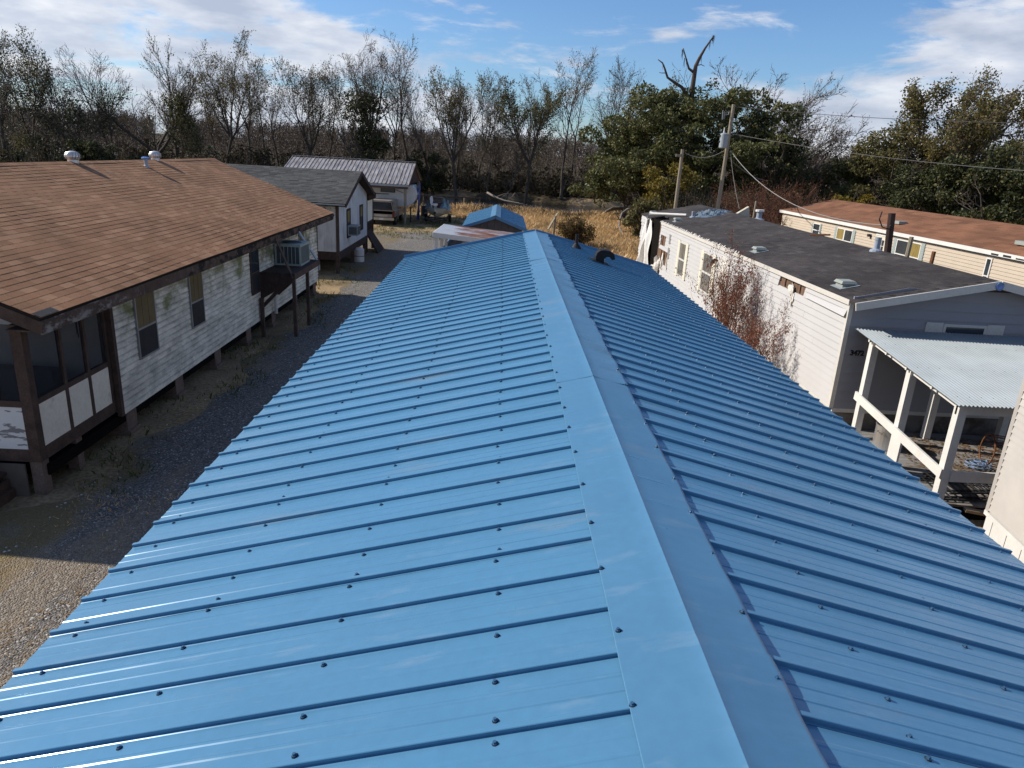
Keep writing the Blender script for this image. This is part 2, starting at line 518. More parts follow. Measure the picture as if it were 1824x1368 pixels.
m_dry = MI('dry_grass_blades', [(.38, .245, .11), (.56, .375, .175), (.70, .50, .27), (.47, .31, .14)], .9, transl=.25, nvar=.3, nscale=.35)
m_green = MI('green_grass_blades', [(.035, .060, .014), (.075, .105, .025), (.14, .15, .05), (.20, .17, .07)], .85, transl=.25)
n = 42000
fx = -12 + 36 * NR.random(n)
fy = 38 + 34.5 * NR.random(n)
dens = np.sin(fx * .9 + np.sin(fy * .7) * 1.5) * np.sin(fy * .55 + 1.3) + NR.normal(0, .6, n)
ok = (fy < bank_near(fx) + .8) & (dens > -.5)
ok &= ~((fx < -.5 - .06 * (fy - 40)) & (fy < 62)) & ~((fx < -4) & (fy < 66))
ok &= ~((np.abs(fx + .3) < 2.2) & (fy < 44.5))
ok &= ~((fx > 7) & (fx < 12.8) & (fy < 37))
fx, fy, dd = fx[ok], fy[ok], dens[ok]
hg = .16 + .30 * np.clip(dd * .4 + .4, 0, 1) + .35 * smooth01((fy - bank_near(fx) + 3.5) / 3)
solo('dry_grass', blades('dry_grass', np.stack([fx, fy, ground_h(fx, fy)], 1), hg, m_dry, NR, w=.035, lean=.8), 'tall dry golden grass of the field by the water', None, kind='stuff')

n = 15000
gx = -9 + 8.5 * NR.random(n)
gy = 6 + 60 * NR.random(n)
w = np.sin(gx * 2.3 + gy * .9) + np.sin(gy * 1.7 - gx) + NR.normal(0, .5, n)
edge = np.array([drive_edges(float(q))[0] for q in gy])
ok = ((gx < edge + .55) & (gy < 34) & (gy > 9.9) & (w > .1) & (gx > -7.7)) | ((gy > 46) & (gx < -.8) & (w > -.6)) | ((gy > 27) & (gy < 31) & (gx < -5.6) & (w > -.2))
gx, gy = gx[ok], gy[ok]
solo('green_grass', blades('green_grass', np.stack([gx, gy, np.full(len(gx), G)], 1), .05 + .10 * NR.random(len(gx)), m_green, NR, w=.022, lean=.9), 'short green grass and weeds beside the drive and in the yard', None, kind='stuff')
n = 2600
gx = -6.6 + 4.6 * NR.random(n)
gy = 3.5 + 7 * NR.random(n)
w = np.sin(gx * 1.9 + gy * .6) + np.sin(gy * 1.3 - gx * 1.1) + NR.normal(0, .5, n)
gx, gy = gx[w > .6], gy[w > .6]
solo('dry_weeds', blades('dry_weeds', np.stack([gx, gy, np.full(len(gx), G)], 1), .03 + .05 * NR.random(len(gx)), m_dry, NR, w=.012, lean=1.5), 'low dry weeds scattered in the sunlit part of the drive', None, kind='stuff')
# ---------------------------------------------------------------- the house under the blue metal roof
XR, ZR, SL = .6524, -1.3866, .253
XL, XRR = -1.775, 2.895
Y0, Y1 = -3.9084, 13.6
PITCH_Y, PANEL = .2286, .9144

def blue_metal(name, col, rough):
    m = M(name, col, rough, .5, metal=.10, var=.05, nscale=1.2, fine=.03, fscale=25, bump=.0050, bscale=1.7, bstretch=(.45, 3.2, .45),
          patches=[dict(col=(.30, .36, .42), scale=7.0, lo=.58, hi=.80, amt=.32, stretch=(.35, 1.6, 1)),
                   dict(col=(.30, .27, .22), scale=2.6, lo=.60, hi=.80, amt=.35, stretch=(.4, 1.5, 1))], rvar=.05)
    return m

m_blue = blue_metal('blue_roof_metal', (.082, .222, .358), .25)
m_blue_cap = blue_metal('blue_cap_metal', (.078, .208, .338), .32)
m_blue_trim = M('blue_trim_metal', (.060, .18, .32), .4, .5, var=.05)
m_screw = M('blue_screw_head', (.035, .10, .19), .35, .5, metal=.2, var=.1)
m_washer = M('rubber_washer', (.012, .014, .018), .7, .3)
m_grey_wall = M('grey_panel_wall', (.105, .10, .105), .8, .2, var=.1)

bh = T('blue_roof_house', 'long narrow house under the blue ribbed metal roof in the foreground', 'house', (XR, 4.5, G))
mb = MB()
mb.box(-1.42, 2.52, Y0 + .2, Y1 - .3, G + .7, ZR - SL * 2.1 - .06)
bh.part('wall', mb, m_grey_wall)
mb = MB()
mb.prism([(-1.42, Y1 - .31, -1.94), (2.52, Y1 - .31, -1.94), (XR, Y1 - .31, ZR - .06)], (0, .1, 0))
bh.part('gable', mb, m_grey_wall)
for y in np.arange(Y0 + .6, Y1, 2.4):
    for x in (-1.2, 2.3):
        mb = MB()
        mb.box(x - .15, x + .15, y - .2, y + .2, G, G + .7)
        bh.part('pier', mb, m_grey_wall)

def rib_profile(var):
    """(y, height) over one 914 mm panel, main ribs at 0, 229, 457, 686 mm and two low swages between"""
    pr = []
    vr = random.Random(60 + var)
    for k in range(4):
        c = k * PITCH_Y
        pr += [(c - .0190, .0), (c - .0152, .0012), (c - .0092, .0018), (c - .0104, .0158), (c - .0084, .0176), (c + .0080, .0174), (c + .0105, .0155), (c + .0175, .0018), (c + .0225, .0)]
        for s_ in (.0835, .1450):
            hh = vr.choice((.0007, .0013, .0018, .0023))
            w_ = vr.uniform(.008, .013)
            pr += [(c + s_ - w_, .0), (c + s_ - w_ * .45, hh), (c + s_ + w_ * .45, hh), (c + s_ + w_, .0)]
    pr.append((PANEL - .0190, .0))
    return pr

def make_panel(side, var):
    L = (XR - XL if side < 0 else XRR - XR) * math.sqrt(1 + SL * SL)
    us = np.linspace(.02, L, 9)
    nrm = Vector((side * SL, 0, 1)).normalized()
    along = Vector((side, 0, -SL)).normalized()
    mb = MB()
    pr = rib_profile(var)
    n = len(pr)
    for u in us:
        for (y, h) in pr:
            p = along * u + nrm * h
            mb.v.append((p.x, y, p.z))
    for a in range(len(us) - 1):
        for b in range(n - 1):
            q = (a * n + b, a * n + b + 1, (a + 1) * n + b + 1, (a + 1) * n + b)
            mb.f.append(q if side > 0 else q[::-1])
            mb.mi.append(0)
    return mb.mesh('roof_panel', m_blue)

RIB0 = 1.578
k0 = int(math.ceil((Y0 - RIB0) / PANEL))
npan = int(math.floor((Y1 - (RIB0 + k0 * PANEL)) / PANEL)) + 0
for side in (-1, 1):
    mes = [make_panel(side, v_) for v_ in range(5)]
    for i in range(npan):
        bh.inst('roof_panel', mes[(i * 3 + (side > 0)) % 5], (XR, RIB0 + (k0 + i) * PANEL, ZR + .0009 * ((i * 7 + (side > 0)) % 3)), (.0008 * (((i * 5) % 4) - 1.5), 0, .0004 * (((i * 3) % 5) - 2)))
YE = RIB0 + (k0 + npan) * PANEL - .02                # far end of the sheets
YS = RIB0 + k0 * PANEL - .03
# deck under the sheets, eave and rake trim
mb = MB()
for side, xe in ((-1, XL + .03), (1, XRR - .03)):
    mb.slab((XR, YS + .03, ZR - .012), (xe, YS + .03, ZR - SL * abs(xe - XR) - .012), (xe, YE - .01, ZR - SL * abs(xe - XR) - .012), (XR, YE - .01, ZR - .012), .05)
bh.part('roof_deck', mb, m_wood_brown)
for side, xe in ((-1, XL), (1, XRR)):
    mb = MB()
    mb.beam((XR, YE + .012, ZR - .01), (xe, YE + .012, ZR - SL * abs(xe - XR) - .01), .018, .12)
    bh.part('rake_trim', mb, m_blue_trim)
    mb = MB()
    xt = xe - side * .045
    mb.box(xt - .012, xt + .012, YS, YE, ZR - SL * abs(xe - XR) - .16, ZR - SL * abs(xt - XR) - .006)
    bh.part('eave_trim', mb, m_blue_trim)

# ridge cap: lapped lengths, creased on the ridge, pressed down at the screws and rippled towards the far end
def ridge_cap(ya, yb, amp, seed, lift):
    r = random.Random(seed)
    ph = [r.random() * 6.28 for _ in range(6)]
    cols = [-.238, -.2368, -.2350, -.18, -.11, -.05, -.012, -.0015, .0015, .012, .05, .11, .17, .222, .236, .242]
    NL = 8
    ny = max(8, int((yb - ya) / .045))
    mb = MB()
    for j in range(ny + 1):
        y = ya + (yb - ya) * j / ny
        for u in cols:
            side = -1 if u < 0 else 1
            a = abs(u)
            rip = math.sin(y * 11 + ph[0] + a * 9 * side) * .5 + math.sin(y * 23 + ph[1] - a * 14) * .35 + math.sin(y * 5.1 + ph[2] + a * 6) * .6
            e = (a / .24) ** 1.5
            h = .0190 + lift + amp * rip * e * (2.0 if side > 0 else .7)
            fl = abs(math.sin(math.pi * (y - .19) / .4572)) ** .8
            if side > 0:
                h += .007 * e * e * fl
            if a < .002:
                h = .0235 + lift + amp * .2 * math.sin(y * 9 + ph[3])
            if a > .2385 and side > 0 or a > .2375 and side < 0:
                h -= .008
            nrm = Vector((side * SL, 0, 1)).normalized()
            al = Vector((side, 0, -SL)).normalized()
            a = 0 if a < .002 else a
            wob = .004 * math.sin(y * 13.7 * 1.0 + ph[4]) * e if side > 0 else .0015 * math.sin(y * 6 + ph[5]) * e
            p = al * (a + (wob if a > .01 else 0)) + nrm * h
            if a == 0:
                p = Vector((0, 0, h))
            mb.v.append((XR + p.x, y, ZR + p.z))
    n = len(cols)
    for j in range(ny):
        for k in range(n - 1):
            if k == NL - 1:                              # sharp crease: the two wings share no vertices
                continue
            mb.f.append((j * n + k, j * n + k + 1, (j + 1) * n + k + 1, (j + 1) * n + k))
            mb.mi.append(0)
    return mb

SEAMS = [YS, -.9, 1.80, 4.50, 7.30, 9.95, YE + .03]
for i in range(len(SEAMS) - 1):
    amp = [.0004, .0005, .0012, .0042, .0052, .0055][i]
    bh.part('ridge_cap', ridge_cap(SEAMS[i] - (.06 if i else 0), SEAMS[i + 1], amp, 40 + i, .0022 * (i % 2)), m_blue_cap, smooth=True)

# hex screws with rubber washers
def screw_mesh(side):
    mb = MB()
    nrm = Vector((side * SL, 0, 1)).normalized()
    rot = Vector((0, 0, 1)).rotation_difference(nrm).to_matrix()
    def ring(r, z, n):
        return [rot @ Vector((r * math.cos(2 * math.pi * k / n), r * math.sin(2 * math.pi * k / n), z)) for k in range(n)]
    n = 8
    mb.cur = 1
    mb.add(ring(.0105, 0, n) + ring(.0095, .0030, n), [(k, (k + 1) % n, n + (k + 1) % n, n + k) for k in range(n)] + [tuple(range(n, 2 * n))])
    mb.cur = 0
    mb.add(ring(.0085, .0030, 6) + ring(.0080, .0050, 6), [(k, (k + 1) % 6, 6 + (k + 1) % 6, 6 + k) for k in range(6)] + [tuple(range(6, 12))])
    mb.add(ring(.0058, .005, 6) + ring(.0055, .0105, 6), [(k, (k + 1) % 6, 6 + (k + 1) % 6, 6 + k) for k in range(6)] + [tuple(range(6, 12))])
    return mb

spots = []
rs = random.Random(3)
for side, rows in ((-1, (.05, -.527, -1.10, -1.655)), (1, (1.255, 1.83, 2.41, 2.80))):
    for x in rows:
        k = 0
        for k in range(int((YE - YS) / PITCH_Y)):
            y = YS + .03 + k * PITCH_Y
            if y < .2:
                continue
            offs = [-.034] + ([.038] if k % 4 == 0 else [])
            if k % 4 == 0 or True:
                for o_ in offs:
                    spots.append((side, x + rs.uniform(-.012, .012), y + o_ + rs.uniform(-.008, .008), 0.0))
for y in np.arange(.2, YE, .4572 / 1.33):
    spots.append((-1, XR - .217 + rs.uniform(-.006, .006), y + rs.uniform(-.03, .03), .0193))
    spots.append((1, XR + .213 + rs.uniform(-.006, .006), y + .1 + rs.uniform(-.03, .03), .0200))
spots.sort(key=lambda s_: s_[1] ** 2 + s_[2] ** 2)
sm = {s_: screw_mesh(s_) for s_ in (-1, 1)}
sme = {s_: sm[s_].mesh('screw', [m_screw, m_washer]) for s_ in (-1, 1)}
rest = MB()
for i, (side, x, y, h) in enumerate(spots):
    z = ZR - SL * abs(x - XR)
    nrm = Vector((side * SL, 0, 1)).normalized() * h
    p = (x + nrm.x, y, z + nrm.z)
    if i < 300:
        bh.inst('screw', sme[side], p)
    else:
        o = len(rest.v)
        rest.v.extend([(a + p[0], b + p[1], c + p[2]) for a, b, c in sm[side].v])
        rest.f.extend([tuple(q + o for q in f) for f in sm[side].f])
        rest.mi.extend(sm[side].mi)
bh.part('screws', rest, [m_screw, m_washer], kind='stuff')

# vents on the far right slope
def blue_z(x):
    return ZR - SL * abs(x - XR)
mb = MB()
vx, vy = 1.36, 12.75
mb.lathe((vx, vy, blue_z(vx) - .02), [(.095, -.03), (.09, .04), (.040, .10), (.028, .12), (.028, .27), (.024, .27), (.024, .25)], 14)
bh.part('vent_pipe', mb, m_black, smooth=False, label='black rubber boot with a short vent pipe')
mb = MB()
vx, vy = 1.62, 11.55
zb = blue_z(vx)
prof = [(a_ * .68, b_ * .68 - (.0 if b_ > 0 else .02)) for a_, b_ in [(-.10, -.03), (-.10, .17), (-.07, .26), (.00, .31), (.10, .325), (.24, .30), (.33, .24), (.36, .12), (.29, .10), (.25, .16), (.16, .17), (.10, .12), (.10, -.06)]]
mb.prism([(vx + a, vy - .10, zb + b) for a, b in prof], (0, .20, 0))
hood = bh.part('roof_hood', mb, m_black, label='black gooseneck exhaust hood')
mb = MB()
mb.slab((vx - .14, vy - .16, blue_z(vx - .14) + .031), (vx + .15, vy - .16, blue_z(vx + .15) + .031), (vx + .15, vy + .16, blue_z(vx + .15) + .031), (vx - .14, vy + .16, blue_z(vx - .14) + .031), .006)
bh.part('flashing', mb, m_black, parent=hood)
# ---------------------------------------------------------------- brown roofed house on piers (left)
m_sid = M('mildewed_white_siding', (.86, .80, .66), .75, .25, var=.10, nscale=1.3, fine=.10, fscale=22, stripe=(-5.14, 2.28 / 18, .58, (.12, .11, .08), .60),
          patches=[dict(col=(.27, .26, .20), scale=2.2, lo=.36, hi=.74, amt=.70, stretch=(1, .8, 1.8)),
                   dict(col=(.115, .11, .085), scale=4.5, lo=.52, hi=.82, amt=.70, stretch=(1, .55, 2.2)),
                   dict(col=(.15, .165, .035), scale=1.7, lo=.46, hi=.62, amt=.85, z=(-4.6, -3.35), stretch=(1, .9, 1.3)),
                   dict(col=(.09, .10, .045), scale=1.4, lo=.47, hi=.62, amt=.8, y=(18.5, 22), z=(-4.9, -3.6)),
                   dict(col=(.70, .68, .65), scale=.9, lo=.56, hi=.68, amt=.5, z=(-3.9, -4.7))])
m_cream = M('cream_panel', (.88, .80, .64), .75, .25, var=.07, fine=.06, fscale=18, patches=[dict(col=(.34, .31, .24), scale=3.0, lo=.60, hi=.78, amt=.5)])
m_ply = M('weathered_white_plywood', (.74, .72, .68), .8, .2, var=.06, nscale=3,
          patches=[dict(col=(.13, .12, .11), scale=3.2, lo=.565, hi=.60, amt=.8, stretch=(1.2, 1, 4.5), rg=.5)])
m_brown = M('old_brown_trim', (.085, .055, .042), .8, .25, var=.30, nscale=5, fine=.15, fscale=40, bump=.003, bscale=30)
m_fascia = M('peeling_brown_fascia', (.105, .068, .050), .85, .2, var=.25, nscale=5, fine=.15, fscale=40,
             patches=[dict(col=(.36, .32, .27), scale=4.0, lo=.50, hi=.62, amt=.8, y=(15.0, 11.5), stretch=(1, 1, 2)),
                      dict(col=(.018, .015, .012), scale=3.2, lo=.44, hi=.56, amt=.95, y=(13.3, 15.5), stretch=(1, .7, 1.6)),
                      dict(col=(.24, .22, .19), scale=6.0, lo=.56, hi=.68, amt=.5)])
m_pier = M('pier_block', (.17, .125, .10), .9, .15, var=.2, nscale=4, fine=.2, fscale=30)
SH_COLS = [(.230, .112, .055), (.265, .132, .064), (.28, .141, .069), (.305, .157, .080), (.345, .187, .100), (.25, .124, .061), (.285, .146, .073)]
m_shingle1 = MI('brown_shingle', SH_COLS, .95, island=False, fine=.22, fscale=70, nvar=.14, nscale=.9)
m_shingles = MI('brown_shingle_field', SH_COLS, .95, island=True, fine=.22, fscale=70, nvar=.14, nscale=.9)
m_under = M('roof_felt', (.03, .024, .02), .95, .1)

HX, HRX, HBX = -6.5, -11.0, -15.5
HY0, HY1 = 10.0, 28.35
HZ, HRZ = -2.62, -.86
hsl = (HRZ - HZ) / (HX - HRX)                        # rise per metre towards the ridge
bw = T('brown_roof_house', 'white house on piers with a brown shingle roof and a screened corner porch', 'house', (-9.0, 19.0, G))

mb = MB()
mb.slab((HX, HY0, HZ), (HX, HY1, HZ), (HRX, HY1, HRZ), (HRX, HY0, HRZ), .05)
mb.slab((HBX, HY0, HZ), (HBX, HY1, HZ), (HRX, HY1, HRZ), (HRX, HY0, HRZ), .05)
roof = bw.part('roof', mb, m_under)

def wav(x, y):
    return .010 * math.sin(y * .7 + x * 1.0) * math.sin(x * 1.3 + y * .35) + .003 * math.sin(y * 1.3 + x * .7)

EXPO, TABW = .1435, .305
slen = math.hypot(HX - HRX, HRZ - HZ)
al = Vector((HRX - HX, 0, HRZ - HZ)) / slen          # up the slope
nr = Vector((-al.z, 0, al.x))
if nr.z < 0:
    nr = -nr

def tab_mesh(w, name, mat):
    mb = MB()
    e = EXPO + .03
    b = al * e
    t1, t0 = nr * .0055, nr * .001
    y0, y1 = .0018, w - .0018
    yv = Vector((0, 1, 0))
    mb.hexa([yv * y0, yv * y1, yv * y1 + b, yv * y0 + b, yv * y0 + t1, yv * y1 + t1, yv * y1 + b + t0, yv * y0 + b + t0])
    return mb, mb.mesh(name, mat)

tabs = []
nc = int(slen / EXPO)
for c in range(nc):
    u = c * EXPO - .012
    st = HY0 - .02 + (.1525 if c % 2 else 0) + RNG.uniform(-.02, .02)
    y = st - TABW
    while y < HY1 - .02:
        a, b = max(y, HY0 - .02), min(y + TABW, HY1 + .01)
        if b - a > .04:
            p = Vector((HX, a, HZ)) + al * u + nr * (.002 + wav(u, a) + .016)
            tabs.append((p, b - a, c))
        y += TABW
tabs.sort(key=lambda t_: t_[0].length)
tmb, tme = tab_mesh(TABW, 'shingle', m_shingle1)
rest = MB()
ni = 0
for p, w, c in tabs:
    if ni < 300 and abs(w - TABW) < .001:
        bw.inst('shingle', tme, p, parent=roof)
        ni += 1
    else:
        o = len(rest.v)
        k = w / TABW
        rest.v.extend([(a + p.x, b * k + p.y, d + p.z) for a, b, d in tmb.v])
        rest.f.extend([tuple(q + o for q in f) for f in tmb.f])
        rest.mi.extend(tmb.mi)
bw.part('shingles', rest, m_shingles, parent=roof, kind='stuff')
# ridge shingles
mb = MB()
y = HY0
while y < HY1 - .1:
    for s_ in (-1, 1):
        d = Vector((s_, 0, -hsl)).normalized()
        n_ = Vector((s_ * hsl, 0, 1)).normalized()
        a = Vector((HRX, y, HRZ + .034))
        mb.add([a, a + Vector((0, .3, -.004)), a + d * .15 + Vector((0, .3, -.004)), a + d * .15], [(0, 1, 2, 3)])
    y += .15
bw.part('ridge_shingles', mb, m_shingles, parent=roof, kind='stuff')
# bare felt corner at the near eave
mb = MB()
q = lambda u, y, h: Vector((HX, y, HZ)) + al * u + nr * h
mb.hexa([q(-.014, HY0 - .022, .028), q(-.014, HY0 + .42, .028), q(.12, HY0 + .42, .028), q(.12, HY0 - .022, .028),
         q(-.014, HY0 - .022, .034), q(-.014, HY0 + .42, .034), q(.12, HY0 + .42, .032), q(.12, HY0 - .022, .032)])
bw.part('felt_patch', mb, M('bare_grey_felt', (.07, .066, .066), .95, .1, fine=.2), parent=roof, label='bare grey felt patch at the eave corner')

# fascia, rake boards, soffit
for (a, b) in ((HY0, 13.1), (13.1, 18.4), (18.4, 23.6), (23.6, HY1)):
    mb = MB()
    mb.box(HX - .04, HX - .004, a + .003, b - .003, HZ - .245, HZ - .045)
    bw.part('fascia_board', mb, m_fascia)
for y in (HY0 + .016, HY1 - .016):
    for xe in (HX, HBX):
        mb = MB()
        mb.beam((xe, y, HZ - .15), (HRX, y, HRZ - .15), .032, .19)
        bw.part('rake_board', mb, m_brown)
mb = MB()
mb.box(-7.06, HX - .045, HY0 + .04, HY1 - .04, HZ - .225, HZ - .20)
bw.part('soffit', mb, m_brown)
mb = MB()
mb.prism([(-7.1, HY1 - .75, HZ - .2), (-14.9, HY1 - .75, HZ - .2), (HRX, HY1 - .75, HRZ - .12)], (0, .1, 0))
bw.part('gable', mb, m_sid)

# siding: 5 inch courses on the long wall
WX, WY0, WY1, WZ0, WZ1 = -7.0, 12.78, 27.62, -5.14, -2.86
ncourse = 18
ce = (WZ1 - WZ0) / ncourse
for i in range(ncourse):
    z = WZ0 + i * ce
    mb = MB()
    nseg = 12
    for k in range(nseg):
        ya, yb = WY0 + (WY1 - WY0) * k / nseg, WY0 + (WY1 - WY0) * (k + 1) / nseg
        sa, sb = .006 * math.sin(ya * .8 + i * .2), .006 * math.sin(yb * .8 + i * .2)
        mb.hexa([(WX - .03, ya, z + sa), (WX + .026, ya, z + sa), (WX + .026, yb, z + sb), (WX - .03, yb, z + sb),
                 (WX - .03, ya, z + ce + .012 + sa), (WX + .001, ya, z + ce + .012 + sa), (WX + .001, yb, z + ce + .012 + sb), (WX - .03, yb, z + ce + .012 + sb)])
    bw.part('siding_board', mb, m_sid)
mb = MB()
mb.box(-14.9, WX - .035, WY0 + .02, WY1 - .02, WZ0 + .02, HZ - .2)
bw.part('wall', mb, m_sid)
mb = MB()
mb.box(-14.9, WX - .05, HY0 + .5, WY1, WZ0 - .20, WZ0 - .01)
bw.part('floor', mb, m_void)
for x, y in ((WX + .004, WY0 - .055), (WX + .004, WY1 + .03)):
    mb = MB()
    mb.box(x - .07, x + .02, y - .05, y + .05, WZ0 - .02, WZ1 + .02)
    bw.part('corner_board', mb, m_brown)

m_blind = M('amber_window_blind', (.15, .115, .050), .6, .3, var=.18, nscale=2.5)
m_scr = M('dark_window_screen', (.028, .028, .028), .7, .3, var=.3, nscale=3)
def win_left(y0, y1, z0, z1, amber=True, frame=m_alu):
    mb = MB()
    x0, x1, t = WX + .020, WX + .055, .035
    mb.box(x0, x1, y0, y0 + t, z0, z1)
    mb.box(x0, x1, y1 - t, y1, z0, z1)
    mb.box(x0, x1 - .003, y0 + t, y1 - t, z1 - t, z1)
    mb.box(x0, x1 + .012, y0 + t, y1 - t, z0, z0 + t)
    zm = z0 + (z1 - z0) * .47
    mb.box(x0, x1 - .006, y0 + t, y1 - t, zm - .02, zm + .02)
    w = bw.part('window', mb, frame)
    mb = MB()
    mb.box(x0 + .002, x0 + .026, y0 + t, y1 - t, zm + .02, z1 - t)
    bw.part('upper_pane', mb, m_blind if amber else m_glass, parent=w)
    if amber:
        mb = MB()
        for k in (1, 2):
            yy_ = y0 + t + (y1 - y0 - 2 * t) * k / 3
            mb.box(x0 + .027, x0 + .031, yy_ - .006, yy_ + .006, zm + .02, z1 - t)
        for k in (1, 2):
            zz_ = zm + (z1 - t - zm) * k / 3
            mb.box(x0 + .0265, x0 + .0305, y0 + t, y1 - t, zz_ - .006, zz_ + .006)
        bw.part('muntins', mb, m_blind, parent=w)
    mb = MB()
    mb.box(x0 + .002, x0 + .030, y0 + t, y1 - t, z0 + t, zm - .02)
    bw.part('screen', mb, m_scr, parent=w)
win_left(13.52, 14.33, -4.28, -3.02)
win_left(16.00, 16.73, -4.26, -3.02)
win_left(20.06, 20.76, -4.28, -2.98, amber=False, frame=m_brown)
win_left(25.05, 25.65, -3.98, -3.02)

# piers and girder
for y in (13.1, 15.25, 17.5, 19.8, 22.1, 24.6, 27.2):
    mb = MB()
    mb.box(WX - .42, WX - .03, y - .19, y + .19, G - .05, WZ0 - .01)
    mb.box(WX - .46, WX + .01, y - .22, y + .22, G - .05, G + .10)
    bw.part('pier', mb, m_pier)
for y in (12.0, 16.4, 20.5, 25.2):
    for x in (-9.6, -12.4, -14.6):
        mb = MB()
        mb.box(x - .2, x + .2, y - .2, y + .2, G - .05, WZ0 - .19)
        bw.part('pier', mb, m_pier)

# screened corner porch
PX, PY = -7.08, 10.38
ZS, ZR_, ZP, ZB = HZ - .22, -4.10, -4.86, -5.06        # soffit, rail, panel bottom, rim bottom
mb = MB()
mb.box(PX - .16, PX + .012, PY - .012, PY + .14, ZB, ZS)
bw.part('porch_post', mb, m_brown)
mb = MB()
mb.box(PX - .62, PX - .50, PY - .004, PY + .10, ZR_ + .03, ZS)
bw.part('porch_post', mb, m_brown)
for y in (11.30, 11.98):
    mb = MB()
    mb.box(PX - .055, PX + .004, y - .035, y + .035, ZP, ZS)
    bw.part('porch_mullion', mb, m_brown)
mb = MB()
mb.box(PX - .10, PX + .008, 12.60, 12.72, ZB, ZS)
bw.part('porch_post', mb, m_brown)
mb = MB()
mb.box(PX - .07, PX, PY + .14, 12.6, ZR_ - .045, ZR_ + .045)
bw.part('porch_rail', mb, m_brown)
mb = MB()
mb.box(PX - .05, PX + .016, PY + .14, 12.6, ZB, ZP)
bw.part('rim_board', mb, m_brown)
for a, b in ((PY + .14, 11.265), (11.335, 11.945), (12.015, 12.6)):
    mb = MB()
    mb.box(PX - .04, PX - .012, a + .004, b - .004, ZP + .003, ZR_ - .048)
    bw.part('porch_panel', mb, m_cream)
# front side of the porch
mb = MB()
mb.box(-14.8, PX - .16, PY - .008, PY + .05, ZR_ - .05, ZR_ + .05)
bw.part('porch_rail', mb, m_brown)
mb = MB()
mb.box(-14.8, PX - .16, PY - .016, PY + .05, ZB, ZP)
bw.part('rim_board', mb, m_brown)
for a, b in ((-8.35, PX - .165), (-9.6, -8.38), (-10.8, -9.63)):
    mb = MB()
    mb.box(a, b, PY + .004, PY + .03, ZP + .003, ZR_ - .053)
    bw.part('porch_panel', mb, m_ply, label='weathered white plywood panel with dark grain')
m_mesh = M('insect_screen', (.030, .030, .032), .8, .2, alpha=.48)
for a, b in ((PY + .15, 11.265), (11.335, 11.945), (12.015, 12.6)):
    mb = MB()
    mb.box(PX - .030, PX - .026, a, b, ZR_ + .046, ZS)
    bw.part('screen_panel', mb, m_mesh)
for a, b in ((-7.58, PX - .17), (-9.2, -7.70)):
    mb = MB()
    mb.box(a, b, PY + .014, PY + .018, ZR_ + .05, ZS)
    bw.part('screen_panel', mb, m_mesh)
mb = MB()
mb.box(-14.8, PX - .09, PY + .06, WY0, ZB + .02, ZB + .12)
bw.part('porch_floor', mb, m_brown)
mb = MB()
for y0, y1, x in ((11.4, 12.7, -8.6),):
    mb.box(-14.8, -7.12, 12.70, 12.725, ZB + .13, ZS - .02)
bw.part('porch_wall', mb, M('grey_white_porch_wall', (.60, .58, .54), .8, .2, var=.12))
for y in (10.48, 11.42):
    mb = MB()
    mb.box(PX - .19, PX - .005, y - .09, y + .09, G - .05, ZB)
    bw.part('porch_pier', mb, m_pier)
# block lattice under the porch
mb = MB()
for i in range(3):
    for j in range(2):
        y = 11.0 + i * .42
        z = G + .02 + j * .27
        mb.box(-7.62, -7.46, y, y + .40, z, z + .05)
        mb.box(-7.62, -7.46, y, y + .07, z + .05, z + .22)
        mb.box(-7.62, -7.46, y + .165, y + .235, z + .05, z + .22)
        mb.box(-7.62, -7.46, y + .33, y + .40, z + .05, z + .22)
        mb.box(-7.62, -7.46, y, y + .40, z + .22, z + .268)
bw.part('block_infill', mb, m_pier)
# porch sofa
sf = T('porch_sofa', 'blue grey sofa standing behind the porch screens', 'sofa', (-9.0, 11.4, ZB + .12))
m_sofa = M('blue_grey_upholstery', (.10, .12, .15), .9, .1)
mb = MB(); mb.box(-10.0, -7.75, 11.2, 12.0, ZB + .2, ZB + .52); sf.part('seat', mb, m_sofa)
mb = MB(); mb.box(-10.0, -7.75, 12.0, 12.25, ZB + .2, ZB + .98); sf.part('backrest', mb, m_sofa)
for x in (-10.18, -7.75):
    mb = MB(); mb.box(x, x + .18, 11.2, 12.25, ZB + .13, ZB + .70); sf.part('armrest', mb, m_sofa)
# wind chime behind the screen
wc = T('wind_chime', 'dark wind chime hanging behind the porch screen', 'wind chime', (-7.32, 12.25, ZS))
mb = MB(); mb.tube([(-7.32, 12.25, ZS), (-7.32, 12.25, ZS - .16)], .004, 5); wc.part('cord', mb, m_black)
for k in range(4):
    a = k * 1.57
    mb = MB(); mb.tube([(-7.32 + .04 * math.cos(a), 12.25 + .04 * math.sin(a), ZS - .17), (-7.32 + .04 * math.cos(a), 12.25 + .04 * math.sin(a), ZS - .52 - .05 * k)], .009, 6)
    wc.part('chime_tube', mb, m_steel)
mb = MB(); mb.lathe((-7.32, 12.25, ZS - .175), [(.055, 0), (.055, .015)], 10); wc.part('disc', mb, m_steel)

